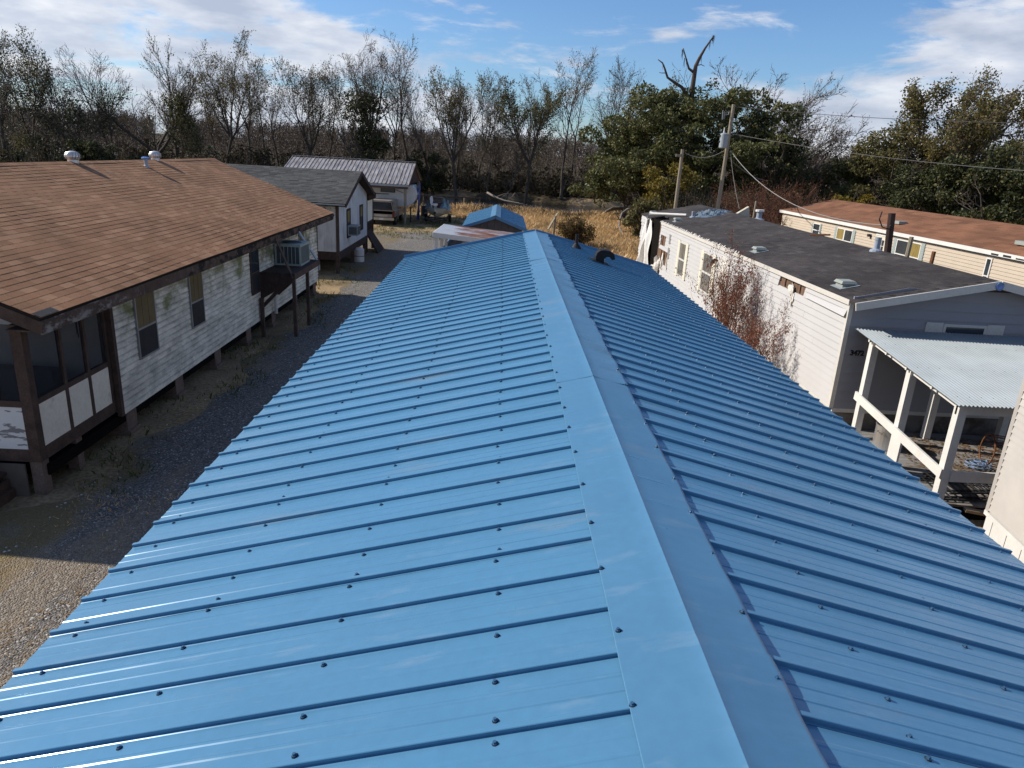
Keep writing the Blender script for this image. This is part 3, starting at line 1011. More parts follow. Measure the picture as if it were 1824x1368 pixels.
# platform for the condenser, hung on the long wall
AY0, AY1, AX1, AZ = 20.86, 23.75, -5.98, -3.74
m_dbrown = M('dark_brown_boards', (.060, .040, .032), .85, .2, var=.3, nscale=6, fine=.15)
mb = MB()
mb.box(WX + .02, AX1, AY0, AY1, AZ - .05, AZ)
pf = bw.part('condenser_platform', mb, m_dbrown)
nb = 9
for k in range(nb):                                  # tapering skirt of upright boards on the near side
    xa = WX + .02 + (AX1 - WX - .02) * k / nb
    xb = WX + .02 + (AX1 - WX - .02) * (k + 1) / nb - .006
    za = AZ - .82 + .66 * k / nb
    zb = AZ - .82 + .66 * (k + 1) / nb
    mb = MB()
    mb.prism([(xa, AY0 - .03, za), (xb, AY0 - .03, zb), (xb, AY0 - .03, AZ + .01), (xa, AY0 - .03, AZ + .01)], (0, .024, 0))
    bw.part('skirt_board', mb, m_dbrown, parent=pf)
mb = MB(); mb.box(AX1 + .003, AX1 + .035, AY0 - .03, AY1, AZ - .17, AZ + .005); bw.part('rim_board', mb, m_brown, parent=pf)
mb = MB(); mb.beam((AX1 - .1, AY0 + .02, AZ - .1), (WX + .02, AY0 + .10, AZ - 1.05), .07, .10); bw.part('knee_brace', mb, m_brown, parent=pf)
mb = MB(); mb.beam((AX1 - .1, 22.5, AZ - .1), (WX + .02, 22.5, AZ - .95), .07, .10); bw.part('knee_brace', mb, m_brown, parent=pf)
for x, y in ((AX1 - .02, AY0 + .02), (AX1 - .02, 22.38)):
    mb = MB(); mb.box(x - .045, x + .045, y - .045, y + .045, G, AZ - .05); bw.part('post', mb, m_brown, parent=pf)
mb = MB(); mb.box(WX + .05, WX + .15, 20.62, 20.72, G, AZ - .72); bw.part('post', mb, m_brown, parent=pf)
mb = MB(); mb.beam((AX1 - .02, AY0 - .05, AZ - .12), (HX - .05, AY0 + .25, HZ - .14), .035, .14, up=(0, 1, 0)); bw.part('hanger', mb, m_brown, parent=pf)
mb = MB(); mb.beam((AX1 - .02, AY1 - .02, AZ - .05), (HX - .05, AY1 - .3, HZ - .14), .035, .14, up=(0, 1, 0)); bw.part('hanger', mb, M('pale_blue_board', (.33, .38, .42), .8, .2), parent=pf, label='pale blue hanger board')
mb = MB(); mb.tube([(WX + .12, 21.9, AZ - .3), (WX + .12, 21.9, WZ0 - .05)], .05, 8); bw.part('drain_pipe', mb, m_white)
mb = MB(); mb.lathe((-7.02, 27.75, -4.75), [(.09, -.02), (.09, .18), (.07, .2)], 12); bw.part('meter_box', mb, m_galv)

ac = T('condenser', 'grey green air conditioning condenser on the wooden platform', 'air conditioner', (-6.55, 22.75, AZ))
m_acs = M('condenser_case', (.33, .37, .33), .6, .3, var=.06)
m_acg = M('condenser_grille', (.075, .085, .085), .7, .3, var=.1)
ax0, ax1, ay0, ay1, az0, az1 = -6.95, -6.15, 22.25, 23.3, AZ + .02, AZ + .66
mb = MB(); mb.box(ax0 + .03, ax1 - .03, ay0 + .03, ay1 - .03, az0, az1 - .06); ac.part('coil', mb, m_acg)
mb = MB(); mb.box(ax0, ax1, ay0, ay1, az1 - .075, az1); top = ac.part('top', mb, m_acs)
mb = MB(); mb.lathe(((ax0 + ax1) / 2, (ay0 + ay1) / 2, az1), [(.30, .004), (.28, .018), (.05, .020)], 20); ac.part('fan_guard', mb, m_acg, parent=top)
mb = MB(); mb.box(ax0, ax1, ay0, ay1, az0 - .015, az0 + .04); ac.part('base', mb, m_acs)
for x, y in ((ax0, ay0), (ax1 - .05, ay0), (ax0, ay1 - .05), (ax1 - .05, ay1 - .05)):
    mb = MB(); mb.box(x, x + .05, y, y + .05, az0 + .04, az1 - .075); ac.part('corner_post', mb, m_acs)
mb = MB()
for k in range(1, 6):
    x = ax0 + .05 + (ax1 - ax0 - .1) * k / 6
    mb.box(x - .008, x + .008, ay0 + .008, ay0 + .022, az0 + .04, az1 - .075)
for k in range(1, 8):
    y = ay0 + .05 + (ay1 - ay0 - .1) * k / 8
    mb.box(ax1 - .022, ax1 - .008, y - .008, y + .008, az0 + .04, az1 - .075)
ac.part('louvers', mb, m_acs)

# spinning ventilators and vent pipe on the ridge
m_turb = M('dull_aluminium', (.62, .60, .57), .38, .5, metal=.5, var=.15, nscale=6)
def turbine(y, lab):
    t = T('turbine_vent', lab, 'roof vent', (HRX, y, HRZ), group='turbine vents on the brown roof')
    z = HRZ + .02
    mb = MB(); mb.lathe((HRX, y, z - .12), [(.13, 0), (.13, .18)], 16); t.part('neck', mb, m_turb)
    mb = MB(); mb.lathe((HRX, y, z + .06), [(.085, 0), (.10, .14), (.04, .17)], 12); t.part('core', mb, m_void)
    nf = 16
    for k in range(nf):
        mb = MB()
        pts = []
        for j in range(6):
            s_ = j / 5
            r = .110 + .080 * math.sin(math.pi * (.12 + .80 * s_))
            a = 2 * math.pi * (k / nf) + s_ * .28
            pts.append((r, a, z + .05 + .19 * s_))
        for j in range(5):
            r0, a0, z0 = pts[j]
            r1, a1, z1 = pts[j + 1]
            w = .36
            mb.add([(HRX + r0 * math.cos(a0), y + r0 * math.sin(a0), z0), (HRX + r0 * .93 * math.cos(a0 + w), y + r0 * .93 * math.sin(a0 + w), z0),
                    (HRX + r1 * .93 * math.cos(a1 + w), y + r1 * .93 * math.sin(a1 + w), z1), (HRX + r1 * math.cos(a1), y + r1 * math.sin(a1), z1)], [(0, 1, 2, 3)])
        t.part('vane', mb, m_turb)
    mb = MB(); mb.lathe((HRX, y, z + .225), [(.12, 0), (.09, .025), (.03, .04)], 16); t.part('cap', mb, m_turb)
turbine(19.17, 'nearer turbine vent on the brown roof ridge, left of the blue capped pipe')
turbine(23.68, 'farther turbine vent on the brown roof ridge, right behind the blue capped pipe')
vx, vy = -10.58, 22.16
vz = HRZ - hsl * (vx - HRX)
mb = MB(); mb.lathe((vx, vy, vz - .04), [(.10, 0), (.075, .10), (.055, .12), (.055, .30), (.05, .30)], 12); vp = bw.part('vent_pipe', mb, M('grey_pvc', (.36, .37, .38), .6, .3))
mb = MB(); mb.lathe((vx, vy, vz + .255), [(.12, 0), (.115, .03), (.07, .05)], 12); bw.part('blue_cap', mb, M('blue_plastic', (.10, .24, .55), .5, .4), parent=vp)

# odds and ends beside the porch
m_pot = M('pale_pot', (.42, .42, .38), .7, .3)
def pot(x, y, r, h, lab):
    t = T('bucket', lab, 'bucket', (x, y, G + .42), group='buckets under the porch corner')
    mb = MB(); mb.lathe((x, y, G + .42), [(r * .75, 0), (r, h), (r * 1.06, h), (r * 1.06, h - .03), (r * .9, h - .03), (r * .7, .05)], 16); t.part('body', mb, m_pot)
    mb = MB(); mb.lathe((x, y, G + .42 + h * .45), [(r * .90, 0), (r * .93, .03)], 16); t.part('band', mb, m_steel)
    return t
pot(-7.78, 9.92, .15, .26, 'pale bucket nearest the drive beside the porch corner post')
pot(-7.98, 10.18, .16, .28, 'pale bucket tucked behind the nearer one under the porch')
bc = T('bench', 'rough plank bench carrying the buckets under the porch corner', 'bench', (-7.9, 10.0, G))
mb = MB(); mb.box(-8.5, -7.6, 9.75, 10.34, G + .37, G + .42); bc.part('seat', mb, m_brown)
for x in (-8.4, -7.75):
    mb = MB(); mb.box(x, x + .08, 9.8, 10.3, G, G + .37); bc.part('leg', mb, m_brown)
mb = MB()
mb.box(-7.62, -7.56, 8.0, 10.28, G - .02, G + .30)
mb.box(-7.56, -7.50, 8.0, 10.28, G - .02, G + .16)
solo('timber_edging', mb.mesh('timber_edging', m_brown, (-7.6, 9, G)), 'long weathered timber edging board lying along the drive', 'edging board', (-7.6, 9, G))
mb = MB()
mb.box(-8.6, -7.30, 10.30, 10.33, G, ZB - .02)
solo('skirting_sheet', mb.mesh('skirting_sheet', M('grey_brown_sheet', (.13, .11, .09), .9, .15, var=.2), (-8, 10.3, G)), 'grey brown sheet closing the front of the porch below its floor', 'sheet', (-8, 10.3, G))
# ---------------------------------------------------------------- white trailer (right); local x into the house, y along the wall, z from the ground
TR, TZ = (7.36, 14.5, G), math.radians(1.04)
m_tsid = M('white_vinyl_siding', (.475, .465, .455), .6, .35, var=.035, nscale=1.0, patches=[dict(col=(.50, .46, .40), scale=1.6, lo=.60, hi=.80, amt=.35, stretch=(1, .7, 1))])
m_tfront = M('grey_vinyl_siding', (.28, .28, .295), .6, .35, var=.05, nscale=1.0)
m_trim = M('white_vinyl_trim', (.56, .535, .48), .55, .4, var=.05, fine=.05, fscale=20, patches=[dict(col=(.50, .45, .36), scale=4, lo=.62, hi=.76, amt=.4)])
m_sheath = M('exposed_sheathing', (.14, .088, .060), .9, .15, var=.35, nscale=5, stretch=(1, 2.5, .5))
m_insul = M('torn_insulation', (.66, .62, .55), .95, .1, var=.2, nscale=9, bump=.02, bscale=24, patches=[dict(col=(.40, .31, .22), scale=7, lo=.54, hi=.68, amt=.6)])
m_troof = M('weathered_black_roofing', (.043, .038, .037), .95, .15, var=.22, nscale=.8, fine=.25, fscale=35,
            patches=[dict(col=(.085, .070, .060), scale=.45, lo=.50, hi=.68, amt=.7), dict(col=(.17, .17, .18), scale=2.5, lo=.63, hi=.72, amt=.45, stretch=(.45, 2.4, 1))])
TW, TL = 5.66, 21.35                                  # width, length
ZF, ZE, ZRD = .77, 3.03, 3.67                          # floor, wall top, ridge
wt_ = T('white_trailer', 'derelict white mobile home with a black roof and torn siding at its far end', 'mobile home', TR, TZ)
tsl = (ZRD - ZE - .06) / (TW / 2)

nct = 15
tce = (ZE - ZF) / nct
HOLES = [(2.25, 3.75, 13, 14), (16.2, 17.0, 9, 11), (15.5, 17.3, 4, 7), (16.6, 17.3, 1, 3), (17.25, 19.35, 0, 14)]
for i in range(nct):
    cuts = [(a - .12 * abs(math.sin(i * 2.7 + a)), b + .05 * math.sin(i * 3.1)) for a, b, lo, hi in HOLES if lo <= i <= hi]
    cuts.sort()
    segs, s0 = [], .05
    for a, b in cuts:
        if a > s0:
            segs.append((s0, a))
        s0 = max(s0, b)
    if s0 < TL:
        segs.append((s0, TL))
    z = ZF + i * tce
    runs = []
    for a, b in segs:
        if b - a < .06:
            continue
        off = 0.0
        if a > 19:
            off = .02 * math.sin(i * 1.3)
        if b - a > 3.9:                                # lengths of siding meet at staggered laps
            j_ = a + 3.66 - (i * 1.37) % 2.4
            while j_ < b - .5:
                runs.append((a, j_ - .002, off, z))
                a = j_ + .002
                j_ += 3.66
        runs.append((a, b, off, z))
    for a, b, off, z in runs:
        mb = MB()
        mb.hexa([(off + .02, a, z), (off - .024, a, z), (off - .024, b, z), (off + .02, b, z), (off + .02, a, z + tce + .01), (off + .001, a, z + tce + .01), (off + .001, b, z + tce + .01), (off + .02, b, z + tce + .01)])
        wt_.part('siding_board', mb, m_tsid)
mb = MB()
mb.box(.03, TW - .02, .04, 17.5, ZF, ZE)
mb.box(.03, TW - .02, 19.2, TL, ZF, ZE)
mb.box(1.8, TW - .02, 17.5, 19.2, ZF, ZE)
wt_.part('wall', mb, m_sheath)
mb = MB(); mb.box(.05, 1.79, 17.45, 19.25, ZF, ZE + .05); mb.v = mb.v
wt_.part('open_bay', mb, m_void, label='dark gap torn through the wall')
# skirt below the siding
mb = MB(); mb.box(.02, .05, .05, 17.6, .05, ZF - .005); wt_.part('skirting', mb, m_tsid)
mb = MB(); mb.box(-.02, .03, .03, 17.4, ZF - .06, ZF + .005); wt_.part('sill_trim', mb, m_trim)
# studs and torn insulation in the holes
for y in (2.5, 2.95, 3.4, 15.7, 16.2, 16.7):
    mb = MB(); mb.box(.0, .03, y, y + .06, ZF + (.0 if y > 10 else 2.0), ZE - .05); wt_.part('stud', mb, m_rust if y > 10 else m_sheath)
def blob(c, r, seed, sq=(1, 1, 1), nu=10, nv=7, amp=.35):
    rr = random.Random(seed)
    ph = [rr.random() * 6.28 for _ in range(6)]
    mb = MB()
    for i in range(nv + 1):
        th = math.pi * i / nv
        for j in range(nu):
            f = 2 * math.pi * j / nu
            q = r * (1 + amp * (math.sin(3 * f + ph[0]) * math.sin(2 * th + ph[1]) + .6 * math.sin(5 * f + ph[2] + 3 * th)))
            mb.v.append((c[0] + q * math.sin(th) * math.cos(f) * sq[0], c[1] + q * math.sin(th) * math.sin(f) * sq[1], c[2] + q * math.cos(th) * sq[2]))
    for i in range(nv):
        for j in range(nu):
            j2 = (j + 1) % nu
            mb.f.append((i * nu + j, i * nu + j2, (i + 1) * nu + j2, (i + 1) * nu + j))
            mb.mi.append(0)
    return mb
for (y, z, r, sd, sq) in ((2.9, 2.78, .13, 1, (.4, 1, .9)), (2.75, 2.55, .09, 2, (.4, .6, 1.6)), (16.9, 1.25, .30, 3, (.6, .9, 1.1)), (16.2, 1.5, .16, 4, (.4, .6, 1.9)),
                          (17.6, .85, .34, 5, (.7, 1, .8)), (15.4, 1.55, .12, 6, (.35, .5, 2.2)), (17.0, .55, .22, 9, (.7, 1, .8))):
    wt_.part('insulation', blob((-.03, y, z), r, sd, sq), m_insul)
# hanging house wrap at the torn end: crumpled sheet
def drape(y0, y1, z0, z1, x0, seed, nx_=14, nz_=18, taper=.35):
    rr = random.Random(seed)
    ph = [rr.random() * 6.28 for _ in range(5)]
    mb = MB()
    for j in range(nz_ + 1):
        t = j / nz_
        for i in range(nx_ + 1):
            s_ = i / nx_
            w = 1 - taper * math.sin(t * 2.6 + .3)
            y = (y0 + y1) / 2 + (s_ - .5) * (y1 - y0) * w + .06 * math.sin(5 * t + ph[0])
            x = x0 - .10 * math.sin(s_ * 9 + ph[1] + t * 2) * (.4 + t) - .05 * math.sin(t * 11 + ph[2] + s_ * 4) - .14 * t
            mb.v.append((x, y, z1 + (z0 - z1) * t + .06 * math.sin(s_ * 7 + ph[3])))
    for j in range(nz_):
        for i in range(nx_):
            a = j * (nx_ + 1) + i
            mb.f.append((a, a + 1, a + nx_ + 2, a + nx_ + 1))
            mb.mi.append(0)
    return mb
m_wrap = M('torn_white_house_wrap', (.70, .68, .64), .8, .2, var=.12, nscale=6, patches=[dict(col=(.33, .31, .28), scale=5, lo=.56, hi=.70, amt=.7, stretch=(1, 2, .5))])
wt_.part('torn_wrap', drape(18.75, 19.75, .1, ZE - .05, -.05, 3), m_wrap, smooth=True)
wt_.part('torn_wrap', drape(19.35, 19.8, .9, ZE + .05, -.12, 8, taper=.2), m_wrap, smooth=True)
for (y0, y1, z0, z1) in ((20.0, 20.35, 1.1, 1.95), (20.1, 20.4, 2.1, 2.75), (15.25, 15.5, 2.35, 2.75), (15.2, 15.5, 1.75, 2.2)):
    mb = MB(); mb.box(-.028, -.012, y0, y1, z0, z1); wt_.part('torn_patch', mb, m_alu)
# frames: corner trim, eave trim, torn fascia fringe
mb = MB(); mb.box(-.03, .06, -.03, .06, ZF - .04, ZE + .02); wt_.part('corner_trim', mb, m_trim)
mb = MB(); mb.box(-.055, -.015, -.02, 17.1, ZE - .035, ZE + .075); wt_.part('eave_trim', mb, m_trim)
mb = MB()
rr = random.Random(5)
y = 7.0
while y < 17.2:
    w = rr.uniform(.05, .22)
    h = rr.uniform(.02, .10)
    mb.add([(-.058, y, ZE + .06), (-.058, y + w, ZE + .06), (-.04 + h * .8, y + w * .6, ZE + .08 + h * .7), (-.04 + h * .5, y + w * .3, ZE + .075 + h * .5)], [(0, 1, 2, 3)])
    y += w * rr.uniform(.7, 1.3)
wt_.part('torn_fringe', mb, m_trim)
# roof
OV = .16
def rz(x):
    return ZE + .075 + tsl * (min(x, TW - x))
mb = MB()
mb.slab((-OV * .3, -.32, rz(-.05)), (TW / 2, -.32, rz(TW / 2)), (TW / 2, 17.4, rz(TW / 2)), (-OV * .3, 17.4, rz(-.05)), .06)
mb.slab((.55, 17.4, rz(.55)), (TW / 2, 17.4, rz(TW / 2)), (TW / 2, 19.1, rz(TW / 2)), (.55, 19.1, rz(.55)), .06)
mb.slab((-.05, 19.1, rz(-.05)), (TW / 2, 19.1, rz(TW / 2)), (TW / 2, TL + .1, rz(TW / 2)), (-.05, TL + .1, rz(-.05)), .06)
mb.slab((TW + .05, -.32, rz(TW + .05)), (TW / 2, -.32, rz(TW / 2)), (TW / 2, TL + .1, rz(TW / 2)), (TW + .05, TL + .1, rz(TW + .05)), .06)
trf = wt_.part('roof', mb, m_troof)
rest = MB()                                           # shingle tabs, real but far too many to be single parts
rr = random.Random(11)
x = -.05
row = 0
while x < TW / 2 - .05:
    y = -.32 + (.16 if row % 2 else 0)
    while y < 21.2:
        if not (x < .6 and 17.3 < y < 19.15):
            w = .30
            a, b = rz(x) + .010 + rr.uniform(0, .003), rz(x + .19) + .003
            rest.add([(x, y, a), (x, y + w, a), (x + .19, y + w, b), (x + .19, y, b), (x, y, a - .012), (x, y + w, a - .012)], [(0, 1, 2, 3), (4, 5, 1, 0)])
        y += .305
    x += .145
    row += 1
m_tsh = MI('black_shingle_tabs', [(.034, .030, .029), (.044, .038, .036), (.052, .045, .042), (.040, .036, .036), (.064, .056, .052)], .95, nvar=.30, nscale=.7, fine=.25, fscale=40)
wt_.part('shingles', rest, m_tsh, parent=trf, kind='stuff')
# gable end facing the camera
for s_ in (0, 1):
    mb = MB()
    if s_ == 0:
        mb.beam((-.06, -.335, rz(-.05) - .075), (TW / 2, -.335, rz(TW / 2) - .075), .035, .16)
    else:
        mb.beam((TW / 2, -.335, rz(TW / 2) - .075), (TW + .06, -.335, rz(TW + .05) - .075), .035, .16)
    wt_.part('rake_trim', mb, m_trim)
mb = MB(); mb.prism([(.05, .0, ZE - .02), (TW - .05, .0, ZE - .02), (TW / 2, .0, rz(TW / 2) - .08)], (0, .04, 0)); wt_.part('gable', mb, m_sheath, label='bare brown sheathing of the gable peak')
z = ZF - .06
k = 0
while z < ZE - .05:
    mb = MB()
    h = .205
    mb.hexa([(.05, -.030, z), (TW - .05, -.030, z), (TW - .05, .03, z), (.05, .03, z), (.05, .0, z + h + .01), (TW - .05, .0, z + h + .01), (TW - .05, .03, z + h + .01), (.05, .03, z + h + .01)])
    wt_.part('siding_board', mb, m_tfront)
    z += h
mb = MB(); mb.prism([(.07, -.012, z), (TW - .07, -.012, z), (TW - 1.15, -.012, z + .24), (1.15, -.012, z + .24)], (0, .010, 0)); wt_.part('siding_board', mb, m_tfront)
mb = MB(); mb.box(.05, TW, -.03, .02, ZF - .14, ZF - .055); wt_.part('sill_trim', mb, m_trim)
mb = MB(); mb.box(.1, TW - .1, .02, .12, .0, ZF - .15); wt_.part('foundation', mb, M('stained_block_wall', (.20, .18, .16), .95, .1, var=.3, nscale=2, patches=[dict(col=(.07, .055, .04), scale=2.5, lo=.48, hi=.62, amt=.8)]))
# high window of the gable end with its shutters
gx0 = 1.68
mb = MB()
mb.box(gx0 + .38, gx0 + 1.32, -.05, -.018, 2.12, 2.70)
gw = wt_.part('window', mb, m_trim)
mb = MB(); mb.box(gx0 + .44, gx0 + 1.26, -.056, -.05, 2.17, 2.64); wt_.part('pane', mb, m_glass, parent=gw)
for x in (gx0, gx0 + 1.33):
    mb = MB(); mb.box(x, x + .37, -.045, -.018, 2.1, 2.72); sh_ = wt_.part('shutter', mb, m_trim)
    mb = MB()
    for q in range(9):
        mb.box(x + .05, x + .32, -.052, -.045, 2.14 + q * .062, 2.175 + q * .062)
    wt_.part('louvers', mb, m_trim, parent=sh_)
# long side windows with cream shutters, and the door
m_shut = M('cream_shutter', (.64, .60, .49), .6, .3, var=.05)
def win_trailer(y0, y1, z0, z1):
    sw = .30
    mb = MB()
    x0, x1, t = -.045, -.012, .05
    a, b = y0 + sw, y1 - sw
    mb.box(x0, x1, a, a + t, z0, z1)
    mb.box(x0, x1, b - t, b, z0, z1)
    mb.box(x0 - .004, x1, a + t, b - t, z1 - t, z1)
    mb.box(x0 - .004, x1, a + t, b - t, z0, z0 + t)
    zm = (z0 + z1) / 2
    mb.box(x0 - .006, x1, a + t, b - t, zm - .03, zm + .03)
    w = wt_.part('window', mb, m_trim)
    for q0, q1 in ((z0 + t, zm - .03), (zm + .03, z1 - t)):
        mb = MB(); mb.box(-.030, -.014, a + t, b - t, q0, q1); wt_.part('pane', mb, M('dusty_glass', (.16, .16, .15), .12, .6, var=.5, nscale=3, stretch=(1, 3, .6)), parent=w)
    for q0 in (y0, y1 - sw):
        mb = MB(); mb.box(-.050, -.012, q0, q0 + sw - .01, z0 - .04, z1 + .02); s_ = wt_.part('shutter', mb, m_shut)
        mb = MB()
        for k in range(14):
            zz = z0 + .04 + (z1 - z0 - .1) * k / 14
            mb.box(-.056, -.050, q0 + .04, q0 + sw - .05, zz, zz + .05)
        wt_.part('louvers', mb, m_shut, parent=s_)
win_trailer(12.42, 13.92, 1.37, 2.68)
win_trailer(8.98, 10.68, 1.37, 2.72)
mb = MB()
mb.box(-.05, -.012, 7.62, 7.70, ZF, 2.80); mb.box(-.05, -.012, 8.56, 8.64, ZF, 2.80); mb.box(-.053, -.012, 7.70, 8.56, 2.72, 2.80)
dr = wt_.part('door_frame', mb, m_trim)
mb = MB(); mb.box(-.035, -.012, 7.70, 8.56, ZF + .01, 2.72); wt_.part('door', mb, m_white)
mb = MB(); mb.box(-.045, -.035, 7.84, 8.42, 1.75, 2.55); wt_.part('door_panel', mb, m_trim)
mb = MB(); mb.tube([(-.02, 8.85, 2.62), (-.16, 8.85, 2.66)], .03, 8); mb.lathe((-.17, 8.85, 2.52), [(.06, 0), (.07, .1), (.03, .14)], 8); wt_.part('porch_lamp', mb, m_steel)
# loose siding strip sprung off the wall, throwing its shadow
mb = MB(); mb.hexa([(-.085, .03, 2.74), (-.075, .03, 2.74), (-.055, 1.98, 2.76), (-.065, 1.98, 2.76), (-.036, .03, 2.88), (-.028, .03, 2.88), (-.028, 1.98, 2.85), (-.036, 1.98, 2.85)])
wt_.part('loose_strip', mb, m_tsid, label='siding strip sprung loose near the front corner')
# blue glass badge in the peak, house number
mb = MB()
def disc_y(mb, c, r, y0, y1, n=14):
    a = [(c[0] + r * math.cos(2 * math.pi * k / n), y0, c[1] + r * math.sin(2 * math.pi * k / n)) for k in range(n)]
    b = [(p[0], y1, p[2]) for p in a]
    return mb.add(a + b, [tuple(range(n)), tuple(range(n, 2 * n))[::-1]] + [(k, (k + 1) % n, n + (k + 1) % n, n + k) for k in range(n)])
disc_y(mb, (TW / 2 - .03, rz(TW / 2) - .10), .085, -.375, -.353)
wt_.part('round_badge', mb, M('blue_glass_badge', (.12, .22, .45), .25, .5, var=.4, nscale=20), label='round blue badge at the peak of the gable')
fc = bpy.data.curves.new('house_number', 'FONT')
fc.body = '3472'
fc.size, fc.extrude, fc.offset = .15, .006, .006
fo = bpy.data.objects.new('tmp_number', fc)
COL.objects.link(fo)
bpy.context.view_layer.update()
nme = bpy.data.meshes.new_from_object(fo.evaluated_get(bpy.context.evaluated_depsgraph_get()))
bpy.data.objects.remove(fo)
nme.materials.clear()
nme.materials.append(m_black)
no = wt_.inst('house_number', nme, (.19, -.03, 1.93), (math.radians(90), 0, 0))
no['label'] = 'black house number 3472'

# roof clutter
m_vent = M('grey_green_vent_lid', (.27, .29, .26), .6, .3, var=.12)
def roof_vent(x, y, lab, s_=1.0):
    t = T('roof_vent', lab, 'roof vent', tuple(Matrix.Rotation(TZ, 3, 'Z') @ Vector((x, y, rz(x))) + Vector(TR)), TZ, group='flat vents on the black trailer roof')
    mb = MB(); mb.slab((-.24 * s_, -.28 * s_, .022 - .24 * tsl), (.24 * s_, -.28 * s_, .022 + .24 * tsl), (.24 * s_, .28 * s_, .022 + .24 * tsl), (-.24 * s_, .28 * s_, .022 - .24 * tsl), .01)
    t.part('flange', mb, m_galv)
    mb = MB(); mb.box(-.15 * s_, .15 * s_, -.18 * s_, .18 * s_, -.03, .08); t.part('curb', mb, m_vent)
    mb = MB(); mb.hexa([(-.20 * s_, -.22 * s_, .075), (.20 * s_, -.22 * s_, .085), (.20 * s_, .22 * s_, .085), (-.20 * s_, .22 * s_, .075), (-.16 * s_, -.18 * s_, .135), (.16 * s_, -.18 * s_, .14), (.16 * s_, .18 * s_, .14), (-.16 * s_, .18 * s_, .135)])
    t.part('lid', mb, m_vent)
roof_vent(.42, 1.2, 'flat roof vent nearest the front gable of the black roof', .9)
roof_vent(.52, 6.85, 'flat roof vent above the brown leaved shrub, middle of the black roof', .85)
roof_vent(.50, 16.5, 'flat roof vent just before the torn gap of the black roof', .8)
roof_vent(.33, 20.5, 'flat roof vent at the far torn end beyond the white pipe', .8)
def stack(x, y, r, h, lab, cap=False):
    w = Matrix.Rotation(TZ, 3, 'Z') @ Vector((x, y, rz(x))) + Vector(TR)
    t = T('vent_stack', lab, 'vent pipe', tuple(w), TZ, group='vent stacks on the black trailer roof')
    mb = MB(); mb.lathe((0, 0, -.05), [(r * 2.2, .02), (r * 2.0, .08), (r * 1.05, .11), (r, .12), (r, h)], 12); t.part('pipe', mb, M('stack_grey', (.26, .30, .36), .6, .3))
    mb = MB(); mb.lathe((0, 0, h - .05), [(r * (1.6 if cap else 1.12), -.03), (r * (1.6 if cap else 1.12), .05)], 12); t.part('cap', mb, m_white if cap else m_galv)
stack(2.72, 4.4, .075, .36, 'grey vent stack standing near the ridge before the tan trailer')
stack(1.27, 17.0, .06, .26, 'short grey vent stack beside the blue tarp heap')
stack(3.5, 15.2, .11, .40, 'capped white topped stack on the far side of the ridge', True)
mb = MB(); mb.tube([(-.1, 18.9, rz(.2) + .16), (1.15, 17.6, rz(1.1) + .08)], .055, 8); mb.tube([(-.16, 19.0, rz(.2) + .17), (-.06, 18.9, rz(.2) + .16)], .065, 8)
pw = Vector(TR)
o = solo('loose_pipe', mb.mesh('loose_pipe', m_white), 'white plastic pipe lying across the torn end of the black roof', 'pipe', TR)
o.rotation_euler.z = TZ
# crumpled blue tarp heap
def crumple(c, rx, ry, h, seed, n=26):
    rr = random.Random(seed)
    ph = [rr.random() * 6.28 for _ in range(8)]
    mb = MB()
    for i in range(n + 1):
        for j in range(n + 1):
            u, v = 2 * i / n - 1, 2 * j / n - 1
            q = max(0, 1 - (u * u + v * v))
            z = h * q ** .7 * (.7 + .3 * math.sin(7 * u + ph[0] + 3 * v) + .3 * math.sin(9 * v + ph[1] - 4 * u) + .22 * math.sin(17 * u + 11 * v + ph[2]) + .15 * math.sin(23 * v - 13 * u + ph[3]))
            mb.v.append((c[0] + u * rx * (1 + .12 * math.sin(5 * v + ph[4])), c[1] + v * ry * (1 + .15 * math.sin(4 * u + ph[5])), c[2] + max(-.02, z - .03)))
    for i in range(n):
        for j in range(n):
            a = i * (n + 1) + j
            mb.f.append((a, a + 1, a + n + 2, a + n + 1))
            mb.mi.append(0)
    return mb
tb = crumple((2.05, 17.1, rz(2.05)), .85, .95, .19, 4)
tb.v = [(x, y, z + tsl * (x - 2.05)) for x, y, z in tb.v]
m_tarp = M('faded_blue_tarp', (.085, .125, .165), .55, .4, var=.25, nscale=4, patches=[dict(col=(.10, .12, .15), scale=5, lo=.52, hi=.62, amt=.8), dict(col=(.32, .35, .37), scale=6, lo=.60, hi=.72, amt=.5)])
o = solo('tarp_heap', tb.mesh('tarp_heap', m_tarp), 'crumpled faded blue tarp heaped on the ridge of the black roof', 'tarp', TR)
o.rotation_euler.z = TZ
mb = MB(); mb.prism([(3.0, 16.6, rz(3.0) - .05), (3.6, 16.5, rz(3.6) - .05), (3.5, 16.5, rz(3.5) + .42)], (.05, .35, 0))
o = solo('broken_panel', mb.mesh('broken_panel', M('pale_broken_board', (.50, .46, .36), .85, .2, var=.2)), 'pale broken board sticking up behind the tarp heap', 'board', TR)
o.rotation_euler.z = TZ
mb = MB(); mb.beam((2.55, 8.1, rz(2.55) + .04), (3.05, 7.8, rz(2.55) + .10), .10, .05)
o = solo('loose_board', mb.mesh('loose_board', m_rust), 'short brown board lying on the ridge of the black roof', 'board', TR)
o.rotation_euler.z = TZ

